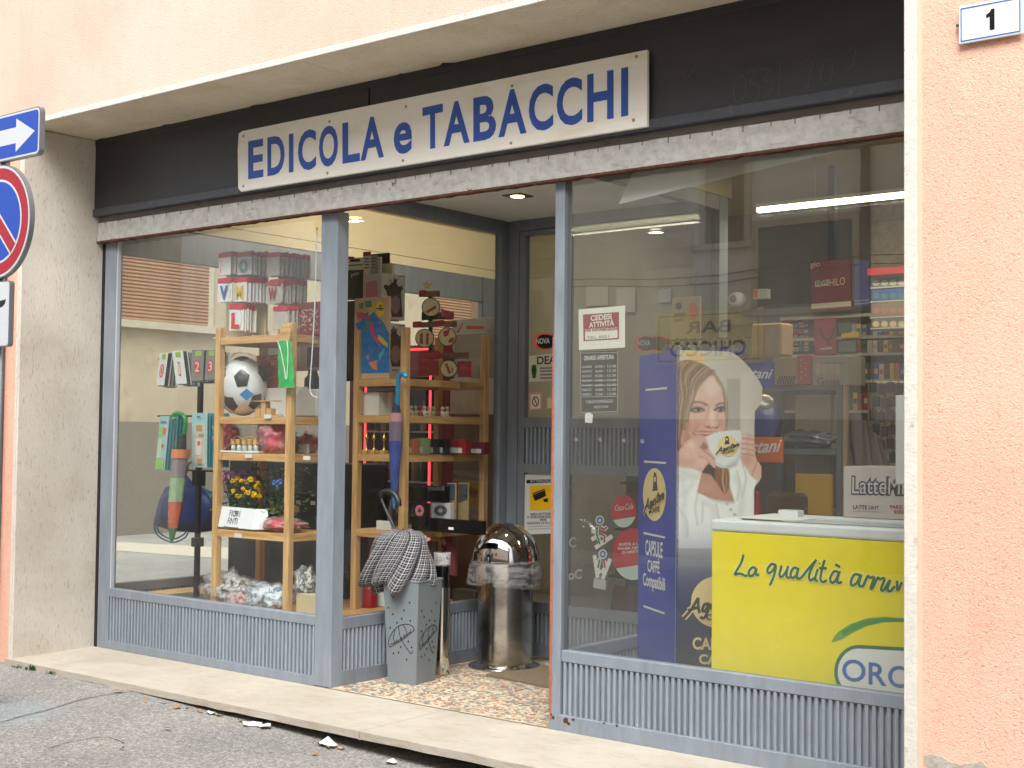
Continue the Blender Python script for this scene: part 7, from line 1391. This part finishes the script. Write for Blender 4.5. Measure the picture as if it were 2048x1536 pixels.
# milk carton on the freezer
o = crate('milk_carton', 'pale carton lettered LatteMilk and LATTE UHT standing on the freezer', 'carton', (1687, 934, 1830, 1046), 0.66, 0.30, M('milk_card', (198, 188, 182), 0.6), 1.054); pm = PY(0.66)
b = MB(); ptext(b, 'LatteMilk', (1702, 990), (1838, 994), (1703, 951), pm, 0.0016, 0.075); mk('lettering_edge', b, M('milk_navy', (58, 64, 84), 0.5), parent=o); b = MB(); ptext(b, 'LatteMilk', (1704, 987), (1836, 990), (1705, 954), pm, 0.003, 0.0); mk('lettering', b, M('milk_pale', (206, 200, 198), 0.5), parent=o)
b = MB(); ptext(b, 'LATTE UHT', (1706, 1018), (1758, 1020), (1706, 1010), pm, 0.002, 0.02); ptext(b, 'a lunga conservazione', (1706, 1024), (1758, 1026), (1706, 1020), pm, 0.002); mk('small_lettering', b, M('milk_navy2', (64, 66, 88), 0.5), parent=o); b = MB(); ptext(b, 'PARZ.', (1780, 1017), (1806, 1018), (1780, 1010), pm, 0.002, 0.02); ptext(b, 'SCREM.', (1788, 1027), (1816, 1028), (1788, 1020), pm, 0.002, 0.02); mk('red_lettering', b, DR, parent=o)
o = crate('snack_bag', 'dark snack bag with orange print leaning behind the freezer', 'bag', (1530, 985, 1608, 1040), 0.85, 0.06, M('snack_dark', (74, 56, 36), 0.3, var=0.4, vs=16, bump=0.5, bs=14), 1.02, bev=0.02)
crate('yellow_folder', 'ochre folder standing behind the glass shelf frame', 'folder', (1590, 948, 1664, 1030), 1.05, 0.02, M('ochre', (186, 142, 34), 0.6), None)
b = MB(); b.blob(W(1513, 1012, y=0.75), (0.02, 0.03, 0.07), 4, 0.3, 3, 2); mk('candy_bag', b, M('candy_red', (186, 30, 44), 0.25, bump=0.6, bs=20), label='shiny red sweet bag at the right edge of the coffee display', cat='bag', smooth=True)

# ------------------------------------------------------------------ grey rack with boxes, behind the coffee display
RY = 1.15; RM = M('rack_grey', (108, 118, 122), 0.45, var=0.08)
rk = thing('glass_rack', 'grey metal rack with glass shelves behind the coffee display', 'rack', W(1620, 1040, y=RY))
def rb(px, d=0.03, nm='rack_bar', m=RM, y=RY):
    a0, a1, q0, q1, z0, z1 = pbox(*px, y, d); b = MB(); b.box(a0, a1, q0, q1, z0, z1); return mk(nm, b, m, parent=rk, bev=0.003)
rb((1552, 770, 1672, 781)); rb((1672, 768, 1684, 1040)); rb((1552, 782, 1564, 1040), m=RM); rb((1565, 898, 1671, 910), 0.4, 'rack_shelf'); rb((1565, 1022, 1671, 1032), 0.4, 'rack_shelf'); rb((1685, 768, 1694, 1040), 0.03, 'rack_edge', CARD)
b = MB(); a0, a1, q0, q1, z0, z1 = pbox(1565, 782, 1671, 1022, RY+0.01, 0.004); b.box(a0, a1, q0, q1, z0, z1); mk('glass_front', b, GLASSD, parent=rk)
crate('pale_carton', 'tall pale carton on the upper shelf of the grey rack', 'carton', (1590, 790, 1662, 897), RY+0.12, 0.15, CARDL, None); crate('pale_carton', 'low pale carton on the lower shelf of the grey rack', 'carton', (1590, 911, 1662, 948), RY+0.12, 0.15, LGREY, None)
bag(1620, 880, RY+0.08, (0.16, 0.05, 0.05), W(1620, 897, y=RY+0.08)[2], 51, M('silver_foil', (150, 154, 160), 0.2, 0.6, bump=0.8, bs=14), 'silver foil packs on the shelf of the grey rack', filmed=False)
crate('kraft_box', 'kraft box with dark stripes on top of the grey rack', 'box', (1545, 715, 1594, 769), 1.12, 0.2, CARD, None, [('stripes', BROWNP, lambda b, pl, a, c, z0, z1: [b.pp([(1554+i*5, 768), (1557+i*5, 768), (1561+i*5, 752), (1558+i*5, 752)], pl) for i in range(7)])])
crate('red_box', 'red box with a pale pattern on top of the grey rack', 'box', (1594, 710, 1623, 769), 1.13, 0.12, M('red_card', (196, 52, 60), 0.5), None, [('pattern', CORAL, lambda b, pl, a, c, z0, z1: [b.pp(ell(1602+9*(i % 2), 720+6*i, 3, 2.4, 10), pl) for i in range(7)])])
o = crate('game_box', 'pale grey Gioia box with oval drawings on top of the grey rack', 'box', (1624, 712, 1698, 770), 1.14, 0.2, M('grey_carton', (176, 168, 154), 0.6), None, [('ovals', CARDL, lambda b, pl, a, c, z0, z1: [b.pp(ell(1636+13*i, 738, 6, 13, 14), pl) for i in range(4)])]); b = MB(); ptext(b, 'Gioia', (1634, 769), (1680, 770), (1634, 755), PY(1.14), 0.003, 0.02); b.stroke([(1645, 727), (1664, 726), (1688, 727)], PY(1.14), 0.004, 0.003); mk('lettering', b, M('faded_red', (150, 100, 96), 0.6), parent=o)
# blue and orange coffee signs
for px, mm, l, s, bl_, br_, tl_ in (((1490, 724, 1546, 775), MATS['navy_card'], 'blue coffee sign half hidden behind the printed woman', 'Agostani', (1448, 760), (1544, 764), (1450, 734)), ((1496, 874, 1565, 925), ORANGE, 'orange coffee sign half hidden behind the printed woman', 'Agostani', (1450, 918), (1562, 912), (1452, 884))):
    o = crate('coffee_sign', l, 'sign', px, 0.95, 0.02, mm, None, group='coffee capsule signs'); b = MB(); ptext(b, s, bl_, br_, tl_, PY(0.95), 0.002, 0.02, 0.35); mk('lettering', b, WHITEPR, parent=o)
for i, (x, y, rx, rzv, mm, l) in enumerate(((1530, 845, 0.09, 0.17, M('blue_foil', (44, 64, 130), 0.25, bump=0.8, bs=10), 'shiny blue foil sweet bag between the two coffee signs'), (1522, 810, 0.08, 0.08, M('pale_foil', (170, 168, 150), 0.25, 0.4, bump=0.9, bs=12), 'crinkled pale foil bag above the blue foil bag'))):
    p = W(x, y, y=1.0); b = MB(); b.blob(p, (rx, 0.05, rzv*0.7), 60+i, 0.25, 2.5); mk('foil_bag', b, mm, label=l, cat='bag', smooth=True)
# blue cone toys hanging above the coffee display
for i in range(9):
    x = 1336+i*18.5; p = W(x, 700, y=0.9); t = thing('hanging_sweet', ('%s blue wrapped sweet, ' % ['deep', 'pale'][i % 2])+ORD[i]+' above the coffee display', 'sweet', p, 'blue wrapped sweets above the coffee display'); r = 0.035
    b = MB(); b.lathe((p[0], p[1], p[2]-0.06), [(0.012, 0), (r, 0.03), (r*0.9, 0.055), (0.012, 0.085)], 12); mk('wrapper', b, [M('wrapper_blue', (52, 74, 160), 0.25), M('wrapper_pale', (150, 168, 206), 0.2)][i % 2], parent=t, smooth=True)
    b = MB(); b.lathe((p[0], p[1], p[2]+0.025), [(0.010, 0), (0.015, 0.015), (0.012, 0.035), (0.0, 0.042)], 12); mk('top', b, M('sweet_brown', (76, 60, 54), 0.4), parent=t, smooth=True)
crate('hanging_rail', 'thin dark bar carrying the blue wrapped sweets', 'bar', (1325, 676, 1500, 680), 0.93, 0.015, DARK, None)
crate('kraft_bag', 'kraft paper bag with a pointed flap right of the blue sweets', 'bag', (1502, 646, 1562, 712), 1.35, 0.15, CARD, None, bev=0.01)
o = crate('coffee_poster', 'beige poster reading CAPSULE CAFFÈ with a coffee logo behind the BAR reflection', 'poster', (1343, 594, 1401, 690), 1.35, 0.01, CARDL, None); b = MB(); ptext(b, 'DEPORT', (1348, 634), (1372, 632), (1348, 627), PY(1.35), 0.003, 0.02); ptext(b, 'CAFFÈ', (1348, 644), (1366, 643), (1348, 637), PY(1.35), 0.003, 0.02); b.pp(ell(1357, 612, 6, 7), PY(1.35), 0.003); mk('lettering', b, M('poster_ink', (86, 76, 62), 0.6), parent=o); b = MB(); b.pp(ell(1386, 622, 8, 18), PY(1.35), 0.002); mk('print', b, CORAL, parent=o)

# ------------------------------------------------------------------ back of the shop: counter, tobacco shelf, posters, camera
TY = 2.45
t = thing('wall_rack', 'grey wall rack for tobacco and posters at the back of the shop', 'rack', W(1640, 1040, y=TY+0.2))
a0, a1, q0, q1, z0, z1 = pbox(1410, 606, 1850, 640, TY+0.03, 0.06); b = MB(); b.box(a0, a1+0.8, q0, q1, z0, z1); mk('header_panel', b, M('rack_panel', (112, 112, 112), 0.6, var=0.05), parent=t)
a0, a1, q0, q1, z0, z1 = pbox(1410, 642, 1850, 1100, TY+0.10, 0.02); b = MB(); b.box(a0, a1+0.8, q0, q1, 0.012, z1); mk('back_panel', b, M('rack_back', (96, 96, 92), 0.7, var=0.1), parent=t)
for y in (628, 672, 706, 760, 820, 880): a0, a1, q0, q1, z0, z1 = pbox(1560, y, 1850, y+6, TY, 0.1); b = MB(); b.box(a0, a1+0.8, q0, q1, z0, z1); mk('rack_shelf', b, LGREY, parent=t)
CIG = [M('pack_%d' % i, c, 0.45) for i, c in enumerate(((196, 190, 176), (150, 40, 46), (52, 88, 150), (206, 178, 70), (80, 110, 84), (190, 110, 70), (70, 66, 64), (150, 156, 160)))]
CNAME = ['ivory', 'red', 'blue', 'yellow', 'green', 'orange', 'dark', 'silver']; NTH = ['first', 'second', 'third', 'fourth', 'fifth', 'sixth', 'seventh', 'eighth', 'ninth', 'tenth', 'eleventh', 'twelfth', 'last']
r5 = random.Random(11)
def packs(px0, px1, py0, py1, n, Y, label, parent_label=None):
    for i in range(n):
        xa = px0+(px1-px0)*i/n; xb = px0+(px1-px0)*(i+0.86)/n; q = pbox(xa, py0+r5.uniform(0, 4), xb, py1, Y, 0.03); b = MB(); b.box(*q); mi = r5.randrange(8); m = CIG[mi]; o = mk('tobacco_pack', b, m, label=CNAME[mi]+' '+label.replace('in the', '%s in the' % NTH[i], 1), cat='tobacco pack', group='packs on the back rack')
        b = MB(); h = q[5]-q[4]; b.box(q[0]+0.004, q[1]-0.004, Y-0.0015, Y-0.0005, q[4]+h*0.35, q[4]+h*0.65); mk('pack_print', b, CIG[r5.randrange(8)], parent=o)
for k, (py0, py1) in enumerate(((646, 671), (680, 705), (726, 759), (784, 819))): packs(1702 if k < 2 else 1706, 1842, py0, py1, 13, TY, ['tobacco pack in the uppermost row right of the red poster', 'tobacco pack in the second row right of the red poster', 'tobacco pack in the third row beside the game box', 'tobacco pack in the lowest row above the key board'][k])
for k in range(6): packs(1566, 1618, 632+k*12, 642+k*12, 5, TY+0.02, 'sweet packet in the %s row left of the red poster' % ('top', 'second', 'third', 'fourth', 'fifth', 'lowest')[k])
o = crate('tobacco_poster', 'dark red NEW HILO poster high at the back', 'poster', (1622, 519, 1702, 620), TY-0.06, 0.012, M('poster_red', (122, 48, 58), 0.5), None); pp_ = PY(TY-0.06)
b = MB(); b.pp([(1622, 618), (1702, 612), (1702, 602), (1622, 608)], pp_); b.pp([(1630, 574), (1657, 571), (1657, 559), (1630, 562)], pp_); ptext(b, 'HILO', (1659, 573), (1690, 569), (1659, 558), pp_, 0.002); ptext(b, 'glo', (1620, 538), (1640, 536), (1620, 524), pp_, 0.003, 0.01); mk('lettering', b, M('poster_cream', (206, 196, 170), 0.5), parent=o); b = MB(); ptext(b, 'NEW', (1632, 572), (1655, 569), (1632, 562), pp_, 0.003, 0.02); mk('dark_lettering', b, DARK, parent=o)
o = crate('tobacco_poster', 'blue poster right of the dark red poster', 'poster', (1708, 520, 1738, 612), TY-0.04, 0.012, M('poster_blue', (64, 84, 150), 0.5), None); b = MB(); [b.pp([(1709, y+3), (1738, y+1), (1738, y-1), (1709, y+1)], PY(TY-0.04)) for y in (600, 606)]; mk('stripe', b, M('poster_stripe', (150, 160, 190), 0.5), parent=o)
o = crate('tobacco_poster', 'bright red poster with dark deer horns on the back rack', 'poster', (1628, 636, 1672, 710), TY-0.03, 0.01, M('poster_bright_red', (150, 26, 44), 0.5), None); b = MB()
for s in ([(1640, 655), (1645, 672), (1655, 680), (1664, 672), (1668, 655)], [(1655, 680), (1655, 690)]): b.stroke(s, PY(TY-0.03), 0.014)
mk('horn_print', b, BLACK, parent=o); b = MB(); b.pp([(1640, 700), (1664, 698), (1664, 694), (1640, 696)], PY(TY-0.03)); mk('print', b, LGREY, parent=o)
for i, (x0, x1, y0, y1, m, l) in enumerate(((1676, 1700, 646, 668, M('crates_green', (70, 100, 80), 0.5), 'green round tin print tray right of the bright red poster'), (1682, 1718, 664, 676, M('strip_yellow', (220, 190, 40), 0.5), 'yellow strip below the green tray'), (1676, 1712, 682, 704, M('tray_grey', (110, 114, 112), 0.5), 'grey tray with ring prints below the yellow strip'))): crate('tobacco_tray', l, 'tray', (x0, y0, x1, y1), TY-0.02, 0.05, m, None)
# counter unit with ring printed drawers at the right edge
t = thing('tobacco_cabinet', 'tall stepped tobacco cabinet with coloured drawers at the right edge of the window', 'cabinet', W(1775, 720, y=2.0))
for i, (y0, y1, m) in enumerate(((553, 572, M('cab_a', (112, 124, 112), 0.5)), (577, 600, M('cab_b', (60, 96, 160), 0.5)), (604, 632, M('cab_c', (136, 124, 112), 0.5)), (636, 654, M('cab_d', (108, 110, 104), 0.5)))):
    a0, a1, q0, q1, z0, z1 = pbox(1742, y0, 1830, y1, 2.05-0.02*i, 0.2); b = MB(); b.box(a0, a1+0.3, q0, q1, z0, z1); dr_ = mk('drawer', b, m, parent=t, bev=0.004)
    b = MB(); [b.pp(ell(1752+17*k, (y0+y1)/2+3, 7, 6, 16), PY(2.05-0.02*i)) for k in range(4)]; mk('round_print', b, [LGREY, M('disc_teal', (70, 130, 140), 0.5), M('disc_rose', (180, 120, 116), 0.5), CARDL][i], parent=dr_)
    a0, a1, q0, q1, z0, z1 = pbox(1740, y1, 1830, y1+3, 2.03-0.02*i, 0.2); b = MB(); b.box(a0, a1+0.3, q0, q1, z0, z1); mk('drawer_edge', b, LGREY, parent=t)
a0, a1, q0, q1, z0, z1 = pbox(1735, 534, 1830, 548, 2.0, 0.02); b = MB(); b.box(a0, a1+0.3, q0, q1, z0, z1); mk('red_strip', b, RED, parent=t)
# key rings on a cream board
a0, a1, q0, q1, z0, z1 = pbox(1734, 762, 1840, 950, 1.3, 0.02); b = MB(); b.box(a0, a1+0.2, q0, q1, z0, z1); kb = mk('key_ring_board', b, M('board_cream', (190, 172, 130), 0.6, var=0.05), label='cream board with rows of dark key rings at the right edge of the window', cat='display board', bev=0.01)
for r in range(6):
    for c in range(5):
        x = 1747+c*17+(r % 2)*6; y = 775+r*28+(c % 2)*4
        if r5.random() < 0.25: continue
        p = W(x, y, y=1.295); b = MB(); w = 0.018; b.box(p[0]-w, p[0]+w, 1.285, 1.299, p[2]-0.026, p[2]+0.026); b.tube([(p[0]-0.006, 1.29, p[2]+0.026), (p[0], 1.289, p[2]+0.042), (p[0]+0.006, 1.29, p[2]+0.026)], 0.002, 5); mk('key_ring', b, [BLACKG, DARK, M('dark_brass', (70, 60, 40), 0.3, 0.5)][(r+c) % 3], parent=kb)
    p = W(1734, 786+r*28, y=1.295); b = MB(); b.box(a0+0.02, a1+0.18, 1.292, 1.299, p[2]-0.004, p[2]); mk('ledge', b, M('ledge_cream', (206, 188, 140), 0.5), parent=kb)
mgz = thing('leaflet_rack', 'rack of clear slanted leaflets beside the cream key board', 'leaflet rack', W(1712, 935, y=1.2))
for i in range(5):
    a, c = W(1690+i*9, 828+i*12, y=1.2+0.02*i), W(1698+i*12, 930, y=1.2+0.02*i); b = MB(); b.obox(a, (c-a)+np.array([0.02, 0, 0]), (0.02, 0, 0), (0, 0.004, 0)); mk('leaflet_edge', b, LGREY, parent=mgz)
    b = MB(); b.prism([a, c, c+np.array([0.09, 0, 0]), a+np.array([0.09, 0, 0])], (0, 0.003, 0)); mk('leaflet', b, [M('leaf_mauve', (130, 112, 112), 0.5), M('leaf_beige', (150, 136, 118), 0.5)][i % 2], parent=mgz)
# magazine shelf seen through the door
t = thing('magazine_shelf', 'dark magazine shelf with rows of covers seen through the shop door', 'shelf', (3.1, 2.7, 0.012))
b = MB(); b.box(2.2, 4.2, 2.95, 3.0, 0.012, 1.42); b.box(2.2, 4.2, 2.6, 2.95, 0.012, 0.06); mk('carcass', b, M('shelf_dark_wood', (58, 50, 44), 0.6, var=0.15), parent=t)
MAGC = [M('cover_%d' % i, c, 0.5, var=0.25, vs=30) for i, c in enumerate(((120, 40, 44), (60, 80, 120), (150, 130, 90), (60, 90, 70), (140, 136, 130), (90, 60, 90)))]
for lv in range(4):
    z = 0.10+lv*0.33; b = MB(); b.box(2.2, 4.2, 2.66+lv*0.07, 2.949, z-0.015, z); mk('shelf_board', b, MATS['shelf_dark_wood'], parent=t)
    for i in range(9):
        x = 2.24+i*0.215; b = MB(); b.obox((x, 2.68+lv*0.07, z+0.001), (0.19, 0, 0), (0, 0.006, 0), (0, 0.06, 0.26)); mk('magazine', b, MAGC[r5.randrange(6)], parent=t)
for i, (x0, x1, y0, y1, l) in enumerate(((1172, 1216, 572, 612, 'square pale paper notice on the back wall left of the hours sheet'), (1232, 1270, 575, 625, 'tall pale paper notice on the back wall above the ivory notice'), (1316, 1342, 578, 605, 'small bluish paper notice on the back wall beside the window post'))):
    crate('wall_notice', l, 'notice', (x0, y0, x1, y1), 4.36, 0.01, [LGREY, LGREY, M('bluish_paper', (170, 180, 190), 0.6)][i], None)
# security camera, small box
p = W(1478, 600, y=TY); sc = thing('security_camera', 'white round security camera on the grey header panel', 'camera', p)
b = MB(); b.lathe((0, 0, 0), [(0, 0.05), (0.035, 0.045), (0.05, 0.02), (0.05, -0.03), (0.03, -0.05)], 20); b.v = [(p[0]+x, p[1]-0.03-z, p[2]+y) for x, y, z in b.v]; mk('housing', b, WHITEP, parent=sc, smooth=True); b = MB(); b.lathe((0, 0, 0), [(0, 0.055), (0.022, 0.054), (0.024, 0.048)], 16); b.v = [(p[0]+x, p[1]-0.03-z, p[2]+y) for x, y, z in b.v]; mk('lens', b, GREYP, parent=sc, smooth=True)
crate('small_carton', 'little white and orange carton beside the security camera', 'carton', (1506, 578, 1534, 598), TY, 0.05, WHITE, None, [('orange_end', ORANGE, lambda b, pl, a, c, z0, z1: b.pp([(1506, 596), (1515, 596), (1515, 579), (1506, 579)], pl))])
# dark tall post and a mottled panel
crate('dark_post', 'dark upright post at the back right', 'post', (1655, 330, 1668, 620), TY+0.02, 0.05, BLACK, None)
b = MB(); q = pbox(1742, 380, 1850, 540, 2.2, 0.03); b.box(q[0], q[1]+0.4, *q[2:]); mk('mottled_panel', b, M('mottled', (96, 84, 64), 0.8, var=0.5, vs=40), label='mottled brown panel above the tobacco cabinet', cat='panel')
crate('counter', 'long grey shop counter behind the freezer', 'counter', (1440, 905, 1860, 1100), 1.75, 0.5, M('counter_grey', (104, 100, 94), 0.6, var=0.08), 0.012)
# folded paper blind at the head of the right pane
b = MB(); m, t_, p_, o_, L = special('thin_paper_sheet'); p_.inputs['Base Color'].default_value = (0.86, 0.86, 0.84, 1); p_.inputs['Roughness'].default_value = 0.8; tl_ = N(t_, 'BsdfTranslucent'); tl_.inputs[0].default_value = (0.85, 0.85, 0.82, 1); ms_ = N(t_, 'MixShader'); ms_.inputs[0].default_value = 0.5; L(p_.outputs[0], ms_.inputs[1]); L(tl_.outputs[0], ms_.inputs[2]); L(ms_.outputs[0], o_.inputs[0])
pls = PY(0.05); P = [Wp(x, y, pls) for x, y in ((1238, 408), (1262, 350), (1800, 255), (1800, 271))]; b.add([P[0], P[3]+np.array([0.0, 0, 0.0]), P[2]+np.array([0, 0.03, 0.03]), P[1]+np.array([0, 0.03, 0.04])], [(0, 1, 2, 3)]); b.add([P[0]+np.array([0, 0.004, 0.0]), P[3]+np.array([0, 0.004, 0]), P[2]+np.array([0, 0.034, 0.03]), P[1]+np.array([0, 0.034, 0.04])], [(3, 2, 1, 0)]); mk('paper_blind', b, m, label='slanted white sheet hanging at the head of the right window', cat='blind')
# white leaflet holder by the right jamb
b = MB(); q = pbox(1790, 790, 1815, 970, 0.04, 0.05); b.box(*q); mk('leaflet_holder', b, WHITEP, label='white plastic holder inside the window beside the right jamb', cat='holder', bev=0.006)

# ------------------------------------------------------------------ lit lamps: ceiling tube, downlights
def area(name, loc, sx, sy, e, col, rot=(0, 0, 0), par=None):
    l = bpy.data.lights.new(name, 'AREA'); l.shape = 'RECTANGLE'; l.size = sx; l.size_y = sy; l.energy = e; l.color = col
    o = bpy.data.objects.new(name, l); COL.objects.link(o); o.rotation_euler = rot
    if par is not None: o.parent = par; o.location = Vector(loc)-WLOC[par.name]
    else: o.location = loc
    return o
LITT = M('lit_tube', (255, 244, 200), 0.5, emit=6.0)
ty = 1.6; tz = 2.715; ta, tb = W(1515, 421, y=ty)[0], 5.45
tl = thing('tube_light', 'long lit warm white tube light hanging in the right window', 'light', ((ta+tb)/2, ty, tz))
b = MB(); b.box(ta, tb, ty-0.018, ty+0.018, tz-0.012, tz+0.012); mk('tube', b, LITT, parent=tl, bev=0.006)
b = MB(); b.box(ta, tb, ty-0.026, ty+0.026, tz+0.014, tz+0.035); mk('housing', b, WHITEP, parent=tl)
for x in (ta+0.35, tb-0.35): b = MB(); b.tube([(x, ty, tz+0.035), (x, ty, 3.22)], 0.004, 6); mk('suspension_wire', b, ALU, parent=tl)
area('tube_lamp', ((ta+tb)/2, ty, tz-0.03), tb-ta, 0.06, 5, (1, 0.90, 0.70), par=tl)
LITD = M('lit_downlight', (255, 236, 180), 0.5, emit=9.0)
for i, (x, y, zc, e, lab) in enumerate(((W(1035, 392, z=2.80)[0], W(1035, 392, z=2.80)[1], 2.803, 1.5, 'square lit downlight in the porch ceiling'), (1.15, 1.9, 3.22, 7, 'round lit downlight in the ceiling over the left display'), (1.6, 3.2, 3.22, 9, 'lit downlight deep in the shop behind the fridge'), (4.6, 3.0, 3.22, 3, 'lit downlight over the tobacco rack'))):
    dl = thing('downlight', lab, 'light', (x, y, zc), 'lit recessed downlights')
    b = MB(); b.box(x-0.065, x+0.065, y-0.065, y+0.065, zc-0.006, zc-0.0005); mk('trim', b, M('downlight_trim', (96, 92, 86), 0.5), parent=dl)
    b = MB(); b.lathe((x, y, zc-0.009), [(0, 0), (0.036, 0), (0.04, 0.003)], 20); mk('lens', b, LITD, parent=dl)
    area('downlight_lamp', (x, y, zc-0.03), 0.08, 0.08, e, (1, 0.90, 0.72), rot=(0, (0.0, 0.85, 0.85, 0.0)[i], 0), par=dl)
